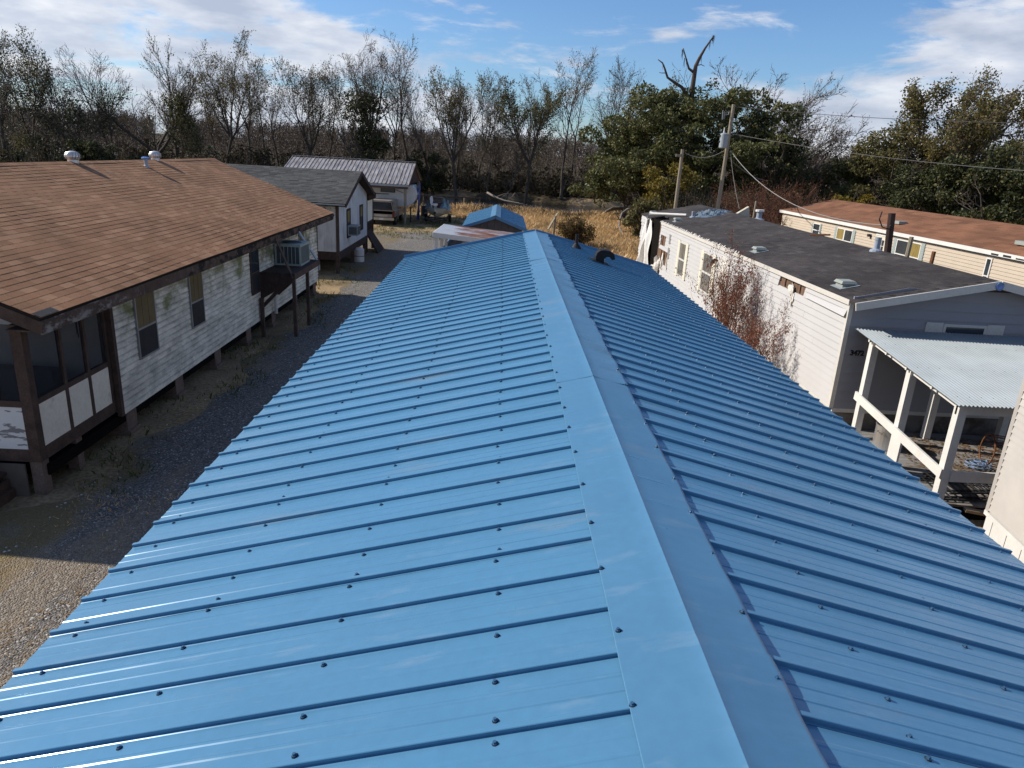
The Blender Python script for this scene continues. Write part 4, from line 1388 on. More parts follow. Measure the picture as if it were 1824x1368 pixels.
# ---------------------------------------------------------------- porch shelter at the trailer's front end
pr_ = T('porch_shelter', 'lean to porch with a corrugated metal roof on white posts', 'porch', (9.0, 12.6, G))
DZ = -5.36                                            # top of the porch boards
PXL, PXR, PYF, PYB, PZF, PZB = 7.50, 12.4, 10.72, 14.42, -3.50, -3.12
def cz(y):
    return PZF + (PZB - PZF) * (y - PYF) / (PYB - PYF)
w = .0676
nw = int((PXR - PXL) / w)
per = 9                                               # waves per sheet
i0 = 0
while i0 < nw:
    i1 = min(nw, i0 + per)
    mb = MB()
    xsn = np.linspace(PXL + i0 * w, PXL + i1 * w + .004, (i1 - i0) * 6 + 1)
    for x in xsn:
        h = .0165 * math.cos(2 * math.pi * (x - PXL) / w)
        for y in (PYF, 12.0, 13.2, PYB):
            mb.v.append((x, y, cz(y) + h + .0015 * ((i0 // per) % 2)))
    for a in range(len(xsn) - 1):
        for b in range(3):
            mb.f.append((a * 4 + b, (a + 1) * 4 + b, (a + 1) * 4 + b + 1, a * 4 + b + 1))
            mb.mi.append(0)
    pr_.part('roof_sheet', mb, m_galv)
    i0 = i1
mb = MB()
for y in (11.05, 12.3, 13.5, 14.25):
    for k in range(int(nw / 3)):
        x = PXL + k * 3 * w
        mb.lathe((x, y, cz(y) + .011), [(.011, 0), (.008, .007)], 6)
pr_.part('roof_nails', mb, m_steel, kind='stuff')
def wpost(x, y, z1, s_=.14, name='post'):
    mb = MB(); mb.box(x - s_ / 2, x + s_ / 2, y - s_ / 2, y + s_ / 2, DZ - .2, z1); return pr_.part(name, mb, m_white)
for x, y in ((7.72, 10.92), (7.72, 12.45), (7.72, 13.92), (9.32, 14.05), (10.95, 14.08), (9.45, 10.92), (11.3, 10.92)):
    wpost(x, y, cz(y) - .05)
mb = MB(); mb.beam((7.65, 10.92, cz(10.92) - .14), (12.3, 10.92, cz(10.92) - .14), .045, .19); pr_.part('header', mb, m_white)
for y in (11.6, 12.45, 13.2, 13.9):
    mb = MB(); mb.beam((7.58, y, cz(y) - .055), (12.3, y, cz(y) - .055), .045, .085); pr_.part('purlin', mb, m_white)
for x in (7.72, 9.45, 11.3):
    mb = MB(); mb.beam((x, 10.98, cz(10.98) - .13), (x, 14.1, cz(14.1) - .13), .04, .06); pr_.part('rafter', mb, m_white)
mb = MB(); mb.beam((7.622, 14.05, -4.46), (7.622, 10.83, -4.76), .042, .17); pr_.part('side_rail', mb, m_white)
mb = MB(); mb.box(7.79, 12.3, 10.83, 10.87, -4.90, -4.71); pr_.part('front_rail', mb, m_white)
mb = MB(); mb.box(7.60, 7.64, 12.10, 12.33, DZ - .2, -4.66); pr_.part('rail_stub', mb, m_white)
k = 0
y = 10.9
m_deck = M('grey_deck_board', (.23, .22, .21), .9, .15, var=.2, nscale=3, stretch=(.4, 4, 1), patches=[dict(col=(.12, .08, .045), scale=2.2, lo=.50, hi=.62, amt=.8)])
while y < 14.3:
    mb = MB(); mb.box(7.6, 12.3, y, y + .137, DZ - .035 - .004 * (k % 3), DZ); pr_.part('deck_board', mb, m_deck)
    y += .145
    k += 1
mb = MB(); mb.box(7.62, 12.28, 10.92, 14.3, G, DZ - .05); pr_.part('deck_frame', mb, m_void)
# fallen leaves on the deck
n = 1500
cen = np.stack([8.3 + 3.5 * NR.random(n), 11.8 + 2.3 * NR.random(n) ** .8, np.full(n, DZ + .012)], 1)
lv = [(-1, -.4, 0), (1, -.4, .1), (1, .4, .3), (-1, .4, .05)]
solo('leaf_litter', scatter_mesh('leaf_litter', cen, .018 + .022 * NR.random(n), lv, [(0, 1, 2, 3)], [MI('brown_litter', [(.09, .05, .025), (.16, .095, .045), (.22, .15, .08)])], NR), 'brown fallen leaves littering the porch boards', None, kind='stuff')

pt = T('stock_pot', 'large dented silver stock pot standing beside the porch rail', 'pot', (8.12, 13.42, DZ))
mb = MB(); mb.lathe((8.12, 13.42, DZ), [(.23, 0), (.245, .02), (.245, .47), (.257, .48), (.257, .497), (.235, .497), (.230, .05)], 24); pt.part('body', mb, M('brushed_aluminium', (.62, .62, .62), .35, .5, metal=.85, var=.08), smooth=False)
for a in (.5, 3.64):
    mb = MB()
    c = Vector((8.12 + .245 * math.cos(a), 13.42 + .245 * math.sin(a), DZ + .38))
    tgt = Vector((-math.sin(a), math.cos(a), 0))
    out = Vector((math.cos(a), math.sin(a), 0))
    mb.tube([c - tgt * .06, c - tgt * .06 + out * .05, c + tgt * .06 + out * .05, c + tgt * .06], .008, 6); pt.part('handle', mb, m_steel)

def bar_panel(o_, ux, uy, L, Wd, nb, z, lab):
    t = T('bar_panel', lab, 'metal railing', (o_[0], o_[1], z), group='black bar panels lying on the porch')
    ux, uy = Vector(ux).normalized(), Vector(uy).normalized()
    O = Vector((o_[0], o_[1], z))
    for k in (0, .12, .88, 1):
        mb = MB(); mb.beam(O + uy * (Wd * k), O + ux * L + uy * (Wd * k), .035, .03); t.part('rail', mb, m_steel)
    for k in range(nb):
        q = O + ux * (L * (k + .5) / nb)
        mb = MB(); mb.beam(q + Vector((0, 0, .02)), q + uy * Wd + Vector((0, 0, .022)), .018, .016); t.part('picket', mb, m_steel)
bar_panel((7.85, 11.02, 0), (1, -.02, .02), (.1, 1, 0), 2.6, .85, 20, DZ + .04, 'black bar panel lying lowest at the porch front')
bar_panel((8.05, 11.10, 0), (1, .10, .01), (-.05, 1, 0), 2.2, .80, 17, DZ + .12, 'black bar panel lying on top of the other at the porch front')
# rusty round cage with a blue rope
cg = T('round_cage', 'rusty round wire cage lying on its side on the porch', 'cage', (10.0, 12.75, DZ))
cc, R_ = Vector((9.75, 12.75, DZ + .32)), .31
axis = Vector((1, -.25, -.05)).normalized()
sd = axis.cross(Vector((0, 0, 1))).normalized()
up_ = sd.cross(axis)
for k in (0, .5, 1):
    c0 = cc + axis * (.95 * k)
    mb = MB(); mb.tube([c0 + (sd * math.cos(t * math.pi / 10) + up_ * math.sin(t * math.pi / 10)) * R_ for t in range(21)], .014, 6, cap=False); cg.part('hoop', mb, m_rust)
for k in range(18):
    a = 2 * math.pi * k / 18
    q = cc + (sd * math.cos(a) + up_ * math.sin(a)) * R_
    mb = MB(); mb.tube([q, q + axis * .95], .008, 5); cg.part('bar', mb, m_rust)
mb = MB()
rr = random.Random(2)
pts = []
for k in range(70):
    a = k * .55
    r = .12 + .07 * math.sin(k * .37)
    pts.append((9.50 + r * math.cos(a) * 1.2, 12.55 + r * math.sin(a), DZ + .03 + .0018 * k))
mb.tube(pts, .011, 5)
solo('rope_coil', mb.mesh('rope_coil', M('blue_rope', (.16, .24, .38), .8, .2, var=.4, nscale=25)), 'tangled coil of blue and white rope beside the rusty cage', 'rope')
mb = MB(); mb.beam((8.15, 10.78, DZ - .02), (9.0, 10.55, DZ - .06), .12, .05)
solo('fallen_plank', mb.mesh('fallen_plank', M('tan_plank', (.30, .21, .13), .85, .2)), 'tan plank lying on the ground in front of the porch', 'plank')

# ---------------------------------------------------------------- tan sided house at the right edge
sh = T('tan_house', 'pale tan vinyl sided mobile home with white skirting at the right edge', 'mobile home', (7.74, 9.77, G), math.radians(-8.3))
m_tan = M('pale_tan_vinyl', (.44, .412, .375), .55, .4, var=.03, nscale=1.2, patches=[dict(col=(.56, .52, .47), scale=.9, lo=.5, hi=.7, amt=.5)])
m_tan_trim = M('tan_corner_trim', (.40, .37, .335), .55, .4, var=.03)
z0 = -4.84 - G
for i in range(32):
    mb = MB()
    z, h = z0 + i * .108, .108
    mb.hexa([(-.024, -9.5, z), (.03, -9.5, z), (.03, -.06, z), (-.024, -.06, z), (.001, -9.5, z + h + .008), (.03, -9.5, z + h + .008), (.03, -.06, z + h + .008), (.001, -.06, z + h + .008)])
    pass
    sh.part('siding_board', mb, m_tan)
zt = z0 + 32 * .108
mb = MB(); mb.box(.03, 4.2, -9.5, -.02, z0, zt); sh.part('wall', mb, m_tan)
mb = MB(); mb.box(-.022, .06, -.065, .022, z0 - .03, zt); sh.part('corner_trim', mb, m_tan_trim)
mb = MB(); mb.box(-.03, .05, -9.5, .02, z0 - .10, z0 - .031); sh.part('sill_trim', mb, m_white)
for k in range(24):
    mb = MB(); mb.box(.0 + .006 * (k % 2), .04, -.02 - (k + 1) * .20 + .006, -.02 - k * .20, .0, z0 - .10); sh.part('skirting_panel', mb, m_white)
mb = MB(); mb.slab((-.06, -9.7, zt - .02), (-.06, .05, zt - .02), (2.1, .05, zt + .5), (2.1, -9.7, zt + .5), .08); mb.slab((4.45, -9.7, zt - .02), (4.45, .05, zt - .02), (2.1, .05, zt + .5), (2.1, -9.7, zt + .5), .08); sh.part('roof', mb, m_troof)
# ---------------------------------------------------------------- tan trailer with a red brown roof (far right)
TT, TTZ = (17.75, 24.4, G), math.radians(2.6)
m_tan2 = M('tan_vinyl_siding', (.47, .395, .305), .6, .35, var=.04)
m_rroof = MI('red_brown_shingle_field', [(.145, .066, .036), (.18, .083, .044), (.215, .102, .055), (.165, .075, .040)], .95, nvar=.18, nscale=.6, fine=.15, fscale=30)
tt = T('tan_trailer', 'tan mobile home with a red brown shingle roof and grey green shutters', 'mobile home', TT, TTZ)
W2, L0, L2, Z0T, Z1T, ZR2 = 5.8, -7.0, 19.1, .75, 3.10, 3.93
mb = MB()
nct2 = 18
for i in range(nct2):
    z, h = Z0T + (Z1T - Z0T) * i / nct2, (Z1T - Z0T) / nct2
    mb.hexa([(-.022, L0, z), (.03, L0, z), (.03, L2, z), (-.022, L2, z), (.0, L0, z + h + .008), (.03, L0, z + h + .008), (.03, L2, z + h + .008), (.0, L2, z + h + .008)])
tt.part('siding', mb, m_tan2)
mb = MB(); mb.box(.03, W2, L0 + .02, L2, Z0T, Z1T); tt.part('wall', mb, m_tan2)
mb = MB(); mb.box(.02, W2, L0 + .05, L2 - .05, 0, Z0T - .01); tt.part('skirting', mb, m_grey_wall)
s2 = (ZR2 - Z1T - .1) / (W2 / 2)
mb = MB()
mb.slab((-.12, L0 - .3, Z1T + .1), (W2 / 2, L0 - .3, ZR2), (W2 / 2, L2 + .2, ZR2), (-.12, L2 + .2, Z1T + .1), .06)
mb.slab((W2 + .12, L0 - .3, Z1T + .1), (W2 / 2, L0 - .3, ZR2), (W2 / 2, L2 + .2, ZR2), (W2 + .12, L2 + .2, Z1T + .1), .06)
r2 = tt.part('roof', mb, m_under)
mb = MB()
rr = random.Random(21)
u = -.14
row = 0
e2 = .29
while u < W2 / 2:
    y = L0 - .3 + (.3 if row % 2 else 0)
    z = Z1T + .1 + (u + .12) * (ZR2 - Z1T - .1) / (W2 / 2 + .12)
    zz = z + (e2 + .03) * (ZR2 - Z1T - .1) / (W2 / 2 + .12)
    while y < L2 + .2:
        w = min(.6, L2 + .2 - y)
        mb.add([(u, y, z + .018), (u, y + w, z + .018), (u + e2 + .03, y + w, zz + .006), (u + e2 + .03, y, zz + .006), (u, y, z), (u, y + w, z)], [(0, 1, 2, 3), (4, 5, 1, 0)])
        y += .605
    u += e2
    row += 1
tt.part('shingles', mb, m_rroof, parent=r2, kind='stuff')
mb = MB(); mb.box(-.16, -.10, L0 - .3, L2 + .2, Z1T - .03, Z1T + .12); tt.part('eave_trim', mb, m_white)
mb = MB(); mb.prism([(.03, L2, Z1T), (W2 - .03, L2, Z1T), (W2 / 2, L2, ZR2 - .07)], (0, -.06, 0)); tt.part('gable', mb, m_tan2)
m_gshut = M('grey_green_shutter', (.30, .35, .33), .6, .3, var=.06)
m_curt = M('yellow_curtain', (.24, .175, .055), .7, .2, var=.30, nscale=9, stretch=(1, 2, .3))
def win_tan(y0, y1, z0, z1, n=2, shut=.22, curtain=(1,)):
    mb = MB()
    t = .05
    mb.box(-.05, -.012, y0, y0 + t, z0, z1); mb.box(-.05, -.012, y1 - t, y1, z0, z1)
    mb.box(-.053, -.012, y0 + t, y1 - t, z1 - t, z1); mb.box(-.053, -.012, y0 + t, y1 - t, z0, z0 + t)
    for k in range(1, n):
        ym = y0 + (y1 - y0) * k / n
        mb.box(-.056, -.012, ym - .05, ym + .05, z0 + t, z1 - t)
    zm = (z0 + z1) / 2 - .05
    mb.box(-.047, -.012, y0 + t, y1 - t, zm - .022, zm + .022)
    w = tt.part('window', mb, m_white)
    for k in range(n):
        a = y0 + (y1 - y0) * k / n + .05
        b = y0 + (y1 - y0) * (k + 1) / n - .05
        for q0, q1 in ((z0 + t, zm - .022), (zm + .022, z1 - t)):
            mb = MB(); mb.box(-.030, -.014, a, b, q0, q1)
            tt.part('pane', mb, m_curt if k in curtain and q0 > z0 + t + .1 else m_glass, parent=w)
    if shut:
        for a in (y0 - shut - .01, y1 + .01):
            mb = MB(); mb.box(-.045, -.012, a, a + shut, z0 - .02, z1 + .02); s_ = tt.part('shutter', mb, m_gshut)
            mb = MB()
            for k in range(12):
                zz = z0 + .02 + (z1 - z0 - .06) * k / 12
                mb.box(-.052, -.045, a + .03, a + shut - .03, zz, zz + .06)
            tt.part('louvers', mb, m_gshut, parent=s_)
win_tan(10.75, 12.30, 1.85, 2.90, curtain=(1,))
win_tan(5.20, 6.98, 1.80, 2.95, curtain=(0,))
win_tan(1.00, 1.30, 1.75, 2.95, n=1, shut=0, curtain=())
win_tan(14.15, 14.95, 2.25, 2.88, n=1, shut=.12, curtain=())
mb = MB(); mb.box(-.05, -.012, 7.72, 7.78, Z0T, 2.98); mb.box(-.05, -.012, 8.62, 8.68, Z0T, 2.98); mb.box(-.053, -.012, 7.78, 8.62, 2.92, 2.98); tt.part('door_frame', mb, m_white)
mb = MB(); mb.box(-.035, -.012, 7.78, 8.62, Z0T, 2.92); d_ = tt.part('door', mb, M('cream_door', (.66, .60, .48), .6, .3))
mb = MB(); mb.box(-.045, -.035, 7.95, 8.45, 1.95, 2.75); tt.part('door_pane', mb, m_glass, parent=d_)
mb = MB()
for k in (1, 2):
    mb.box(-.052, -.045, 7.95 + .5 * k / 3 - .012, 7.95 + .5 * k / 3 + .012, 1.95, 2.75)
    mb.box(-.051, -.0455, 7.95, 8.45, 1.95 + .8 * k / 3 - .012, 1.95 + .8 * k / 3 + .012)
tt.part('door_muntins', mb, m_white, parent=d_)
mb = MB(); mb.box(-.16, -.012, 9.1, 9.25, 2.78, 2.90); tt.part('porch_lamp', mb, m_steel)
mb = MB()
rr = random.Random(8)
y = -5.0
while y < .9:
    w = rr.uniform(.1, .4)
    mb.box(-.168, -.161, y, y + w, Z1T - .02 + rr.random() * .03, Z1T + .03 + rr.random() * .05)
    y += w * 1.6
tt.part('missing_trim', mb, m_steel, kind='stuff')
for x, y, s_ in ((.95, 8.6, .22), (1.0, .9, .26), (.25, -.8, .26)):
    mb = MB(); z = Z1T + .1 + (x + .12) * s2; mb.box(x - s_, x + s_ * .8, y - s_, y + s_, z, z + .13); tt.part('roof_vent', mb, m_vent)
mb = MB(); mb.lathe((.75, -.55, Z1T + .35), [(.09, -.1), (.09, .16), (.17, .17), (.17, .26), (.10, .32)], 12); tt.part('vent_pipe', mb, m_galv)
mb = MB(); mb.lathe((W2 / 2 - .1, 1.2, ZR2), [(.06, -.1), (.06, .14), (.17, .15), (.10, .24)], 12); tt.part('vent_pipe', mb, m_galv)

# ---------------------------------------------------------------- grey roofed house on posts (left, behind)
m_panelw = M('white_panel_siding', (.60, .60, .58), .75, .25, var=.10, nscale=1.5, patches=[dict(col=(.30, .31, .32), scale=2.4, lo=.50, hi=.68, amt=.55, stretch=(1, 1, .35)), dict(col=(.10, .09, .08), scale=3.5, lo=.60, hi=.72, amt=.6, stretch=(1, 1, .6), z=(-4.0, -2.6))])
m_gsh = MI('grey_shingle_field', [(.055, .056, .054), (.075, .076, .072), (.095, .095, .090), (.065, .066, .062)], .95, nvar=.2, nscale=.6)
gh = T('grey_roof_house', 'small white panelled house on posts with a dark grey shingle roof', 'house', (-10.5, 35.5, G))
GX, GXW, GY0, GY1, GZ0, GZS, GZE = -7.16, -16.0, 32.06, 38.95, -4.66, -5.02, -2.5
RX, RY, RZ = -6.74, 35.45, -1.26
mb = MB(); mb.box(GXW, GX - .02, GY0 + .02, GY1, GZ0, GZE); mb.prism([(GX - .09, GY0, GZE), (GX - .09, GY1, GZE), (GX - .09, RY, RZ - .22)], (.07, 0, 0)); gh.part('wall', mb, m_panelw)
for k in range(18):                                   # grooved boards of the front and of the gable
    a = GX - .02 - .30 * k
    mb = MB(); mb.box(a - .292, a, GY0 - .012, GY0 + .02, GZ0, GZE + .05); gh.part('siding_board', mb, m_panelw)
for k in range(17):
    a, b = GY0 + .03 + .407 * k, GY0 + .03 + .407 * (k + 1) - .010
    za = GZE + .06 + (RZ - .30 - GZE) * max(0, 1 - abs(a - RY) / (RY - GY0))
    zb = GZE + .06 + (RZ - .30 - GZE) * max(0, 1 - abs(b - RY) / (RY - GY0))
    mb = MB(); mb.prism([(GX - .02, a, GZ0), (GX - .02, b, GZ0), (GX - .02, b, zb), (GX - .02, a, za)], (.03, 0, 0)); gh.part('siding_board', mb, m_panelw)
mb = MB(); mb.box(GXW, GX + .012, GY0 - .03, GY1, GZS, GZ0 - .004); gh.part('skirt', mb, m_dbrown)
mb = MB()
for k in range(30):
    mb.box(GX - .03 - k * .18 - .012, GX - .03 - k * .18, GY0 - .040, GY0 - .031, GZS + .01, GZ0 - .02)
gh.part('skirt_battens', mb, m_brown, kind='stuff')
mb = MB(); mb.box(GX - .10, GX + .03, GY0 - .035, GY0 + .07, GZS - .0, GZE); gh.part('corner_board', mb, m_brown)
mb = MB(); mb.box(GX - .04, GX + .03, GY1 - .06, GY1 + .02, GZS, GZE + .1); gh.part('corner_board', mb, m_brown)
for x in (GX - .08, -9.6, -12.2):
    for y in (GY0 + .1, 35.4, 38.6):
        mb = MB(); mb.box(x - .08, x + .08, y - .08, y + .08, G, GZS); gh.part('post', mb, m_brown)
e0, e1 = GY0 - .42, GY1 + .25
ze0 = GZE - .02
mb = MB(); mb.slab((RX, e0, ze0), (RX, RY, RZ), (GXW - .4, RY, RZ), (GXW - .4, e0, ze0), .07); mb.slab((RX, e1, ze0), (RX, RY, RZ), (GXW - .4, RY, RZ), (GXW - .4, e1, ze0), .07)
gr2 = gh.part('roof', mb, m_dbrown)
mb = MB()
rr = random.Random(31)
nrow = 26
for r in range(nrow):
    t0, t1 = r / nrow, (r + 1.25) / nrow
    x = RX + .01 - rr.random() * .3
    xx = RX + .01
    first = True
    while xx > GXW - .4:
        w = rr.uniform(.30, .42) if not first else rr.uniform(.1, .4)
        first = False
        ya, yb = e0 - .01 + (RY - e0) * t0, e0 + (RY - e0) * min(1, t1)
        za, zb = ze0 + (RZ - ze0) * t0, ze0 + (RZ - ze0) * min(1, t1)
        h = .012 + rr.uniform(0, .012)
        mb.add([(xx, ya, za + h), (xx - w + .008, ya, za + h), (xx - w + .008, yb, zb + .004), (xx, yb, zb + .004), (xx, ya, za), (xx - w + .008, ya, za)], [(0, 1, 2, 3), (4, 5, 1, 0)])
        xx -= w
gh.part('shingles', mb, m_gsh, parent=gr2, kind='stuff')
for ye in (e0, e1):
    mb = MB(); mb.beam((RX + .015, ye, ze0 - .09), (RX + .015, RY, RZ - .09), .03, .17); gh.part('rake_board', mb, m_dbrown)
mb = MB(); mb.box(GXW - .4, RX, e0 - .03, e0 - .004, ze0 - .13, ze0 - .012); gh.part('fascia_board', mb, m_fascia)
mb = MB(); mb.box(GXW - .4, RX - .02, e0 - .10, e0 - .032, ze0 - .075, ze0 - .03); gh.part('gutter', mb, m_galv)
m_amb = M('amber_blind', (.22, .16, .06), .7, .2, var=.2)
for (y0, y1, z0, z1) in ((33.75, 34.55, -4.25, -2.92), (36.85, 37.65, -4.22, -2.95)):
    mb = MB()
    mb.box(GX + .012, GX + .05, y0, y0 + .09, z0, z1); mb.box(GX + .012, GX + .05, y1 - .09, y1, z0, z1)
    mb.box(GX + .012, GX + .053, y0 + .09, y1 - .09, z1 - .09, z1); mb.box(GX + .012, GX + .053, y0 + .09, y1 - .09, z0, z0 + .09)
    w_ = gh.part('window', mb, m_dbrown)
    zm = (z0 + z1) / 2 + .05
    mb = MB(); mb.box(GX + .013, GX + .028, y0 + .09, y1 - .09, zm, z1 - .09); gh.part('pane', mb, m_amb, parent=w_)
    mb = MB(); mb.box(GX + .013, GX + .026, y0 + .09, y1 - .09, z0 + .09, zm); gh.part('pane', mb, m_scr, parent=w_)
mb = MB(); mb.box(GX - .62, GX - .52, GY0 - .16, GY0 - .012, -2.98, -2.76); gh.part('wall_lamp', mb, m_black)
# back porch of the grey house
mb = MB(); mb.box(-9.8, GX - .05, GY1 + .02, 41.05, -4.62, -4.50); gh.part('porch_floor', mb, m_dbrown)
mb = MB(); mb.box(-9.8, -7.06, GY1 + .02, 41.1, -2.86, -2.52); gh.part('porch_beam', mb, m_dbrown)
mb = MB(); mb.box(GX - .08, GX - .05, 39.0, 40.95, -4.0, -2.87); gh.part('porch_panel', mb, m_cream)
mb = MB(); mb.slab((-6.4, 38.9, -2.44), (-10, 38.9, -2.44), (-10, 41.6, -2.60), (-6.4, 41.6, -2.60), .05); gh.part('porch_roof', mb, m_dbrown)
mb = MB()
for k in range(9):
    mb.box(GX - .09, GX - .05, 39.05 + k * .24, 39.10 + k * .24, -4.5, -4.02)
mb.box(GX - .10, GX - .03, 39.0, 41.05, -4.07, -4.01)
gh.part('porch_railing', mb, m_dbrown)
for y in (39.1, 40.98):
    mb = MB(); mb.box(GX - .13, GX - .01, y - .06, y + .06, G, -2.9); gh.part('post', mb, m_dbrown)
mb = MB(); mb.prism([(GX - .03, 39.2, -4.6), (GX - .03, 40.7, -4.6), (-6.55, 41.0, G), (-6.55, 39.0, G)], (-.1, 0, 0)); gh.part('stair_side', mb, m_dbrown)
wa = T('window_air_conditioner', 'boxy window air conditioner sticking out of the grey roofed house', 'air conditioner', (GX + .3, 34.15, -4.13))
mb = MB(); mb.box(GX + .055, GX + .50, 33.78, 34.52, -4.12, -3.66); wa.part('case', mb, m_galv)
mb = MB()
for k in range(7):
    mb.box(GX + .12 + k * .052, GX + .15 + k * .052, 33.765, 33.778, -4.06, -3.72)
wa.part('side_vents', mb, m_steel)
mb = MB(); mb.box(GX + .501, GX + .515, 33.84, 34.46, -4.07, -3.71); wa.part('grille', mb, m_acg)
wh = T('white_tank', 'white tank standing under the grey roofed house', 'tank', (-7.0, 35.9, G))
mb = MB(); mb.lathe((-7.0, 35.9, G), [(.24, 0), (.25, .05), (.25, .62), (.15, .70), (.05, .71)], 14); wh.part('body', mb, m_white)
mb = MB(); mb.lathe((-7.0, 35.9, G + .28), [(.255, 0), (.255, .03)], 14); wh.part('band', mb, m_steel)

# ---------------------------------------------------------------- tin roofed shelter with a camper under it
m_tin = M('weathered_tin', (.36, .34, .32), .55, .5, metal=.25, var=.12, nscale=1.5, patches=[dict(col=(.14, .105, .085), scale=2.2, lo=.44, hi=.62, amt=.75, stretch=(3.0, .35, 1)), dict(col=(.62, .62, .62), scale=1.8, lo=.55, hi=.7, amt=.5, stretch=(2.5, .3, 1))])
ts = T('tin_roof_shelter', 'open shelter with a long weathered ribbed tin roof', 'shelter', (-12, 57, G))
SX0, SX1, SY0, SYR, SY1, SZE, SZR = -16.7, -6.95, 54.7, 59.2, 63.7, -2.72, -1.22
npn = 11
for k in range(npn):
    a, b = SX0 + (SX1 - SX0) * k / npn, SX0 + (SX1 - SX0) * (k + 1) / npn
    for (ye, side) in ((SY0, 1), (SY1, -1)):
        mb = MB()
        def tp(x, t, h):
            return (x, ye + (SYR - ye) * t, SZE + (SZR - SZE) * t + h + .035 * math.sin(x * 1.3) * (1 - t) * t)
        xs_ = [(a, .0), (a + .02, .045), (a + .07, .045), (a + .09, 0), (a + (b - a) / 3 - .02, 0), (a + (b - a) / 3, .035), (a + (b - a) / 3 + .05, .035), (a + (b - a) / 3 + .07, 0),
               (a + 2 * (b - a) / 3 - .02, 0), (a + 2 * (b - a) / 3, .035), (a + 2 * (b - a) / 3 + .05, .035), (a + 2 * (b - a) / 3 + .07, 0), (b, 0)]
        nn = len(xs_)
        for t in (0, .33, .66, 1):
            for x, h in xs_:
                mb.v.append(tp(x, t, h))
        for j in range(3):
            for i_ in range(nn - 1):
                mb.f.append((j * nn + i_, j * nn + i_ + 1, (j + 1) * nn + i_ + 1, (j + 1) * nn + i_))
                mb.mi.append(0)
        ts.part('roof_panel', mb, m_tin)
mb = MB(); mb.beam((SX0, SYR, SZR + .05), (SX1 + .02, SYR, SZR + .05), .30, .03); ts.part('ridge_cap', mb, m_tin)
mb = MB(); mb.box(SX0, SX1, SY0 - .03, SY0 - .004, SZE - .17, SZE - .02); ts.part('eave_trim', mb, m_galv)
mb = MB(); mb.beam((SX1 + .02, SY0, SZE - .08), (SX1 + .02, SYR, SZR - .08), .03, .13); mb.beam((SX1 + .02, SY1, SZE - .08), (SX1 + .02, SYR, SZR - .08), .03, .13); ts.part('rake_trim', mb, m_dbrown)
mb = MB(); mb.prism([(SX1 - .12, SY0 + .2, SZE - .05), (SX1 - .12, SY1 - .2, SZE - .05), (SX1 - .12, SYR, SZR - .06)], (-.04, 0, 0)); ts.part('gable', mb, m_dbrown)  # dark sheet added across the open end, standing in for the shaded interior
mb = MB(); mb.box(SX0 + .1, SX1 - .05, SY0 + .02, SY0 + .12, SZE - .32, SZE - .05); ts.part('beam', mb, m_brown)
m_pole = M('old_pole_wood', (.26, .225, .165), .9, .15, var=.2, nscale=3, stretch=(4, 4, .5), patches=[dict(col=(.12, .10, .075), scale=3, lo=.55, hi=.7, amt=.6, stretch=(3, 3, .4))])
for x in (-7.22, -10.4, -13.6):
    for y in (SY0 + .15, SY1 - .2):
        mb = MB(); mb.tube([(x, y, G - .05), (x, y, SZE - .05)], .10, 8); ts.part('post', mb, m_pole)
cp = T('camper', 'white fifth wheel camper with a rounded nose parked under the tin roof', 'camper', (-11, 57.4, G))
m_camp = M('white_camper_skin', (.62, .62, .60), .5, .4, var=.06, patches=[dict(col=(.38, .36, .32), scale=1.2, lo=.56, hi=.72, amt=.5)])
cpr = [(-15.5, -4.95), (-9.6, -4.95), (-9.6, -4.38), (-7.25, -4.38), (-6.85, -4.20), (-6.62, -3.9), (-6.56, -3.5), (-6.66, -3.1), (-6.85, -2.85), (-15.5, -2.85)]
mb = MB(); mb.prism([(x, 56.1, z) for x, z in cpr], (0, 2.4, 0)); cp.part('body', mb, m_camp)
mb = MB(); mb.box(-9.25, -8.15, 56.07, 56.098, -3.42, -2.98); w_ = cp.part('window', mb, m_black)
mb = MB(); mb.box(-9.2, -8.2, 56.06, 56.07, -3.38, -3.02); cp.part('pane', mb, m_glass, parent=w_)
mb = MB(); mb.beam((-8.1, 56.08, -3.2), (-7.5, 56.08, -3.42), .02, .03); cp.part('awning_arm', mb, m_steel)
mb = MB(); mb.box(-9.0, -8.3, 56.085, 56.098, -4.25, -3.75); cp.part('hatch', mb, m_camp)
mb = MB(); mb.beam((-7.0, 56.5, -4.4), (-7.0, 56.5, G), .09, .09, up=(0, 1, 0)); cp.part('jack_leg', mb, m_steel)
for x in (-12.2, -13.2):
    mb = MB()
    n_ = 14
    for yy_ in (56.15,):
        a = [(x + .36 * math.cos(2 * math.pi * k / n_), yy_, G + .36 + .36 * math.sin(2 * math.pi * k / n_)) for k in range(n_)]
        mb.prism(a, (0, .22, 0))
    cp.part('wheel', mb, m_black)
bt = drape(0, 2.2, G + .1, -2.7, 0, 12)
bt.v = [(-6.52 + x * .5, 57.0 + y, z) for x, y, z in bt.v]
solo('blue_tarp', bt.mesh('blue_tarp', M('bright_blue_tarp', (.03, .07, .30), .5, .4, var=.2), (-6.5, 58, G), True), 'bright blue tarp hanging at the nose of the camper', 'tarp', (-6.5, 58, G))
# oil drum, crates in the dark of the shelter
dr_ = T('drum', 'dark drum standing at the shelter corner beyond the camper', 'drum', (-6.55, 62.3, G))
mb = MB(); mb.lathe((-6.55, 62.3, G), [(.29, 0), (.30, .02), (.30, .88), (.28, .9)], 14); dr_.part('body', mb, m_steel)
mb = MB(); mb.lathe((-6.55, 62.3, G + .3), [(.31, 0), (.31, .02)], 14); dr_.part('hoop', mb, m_steel)

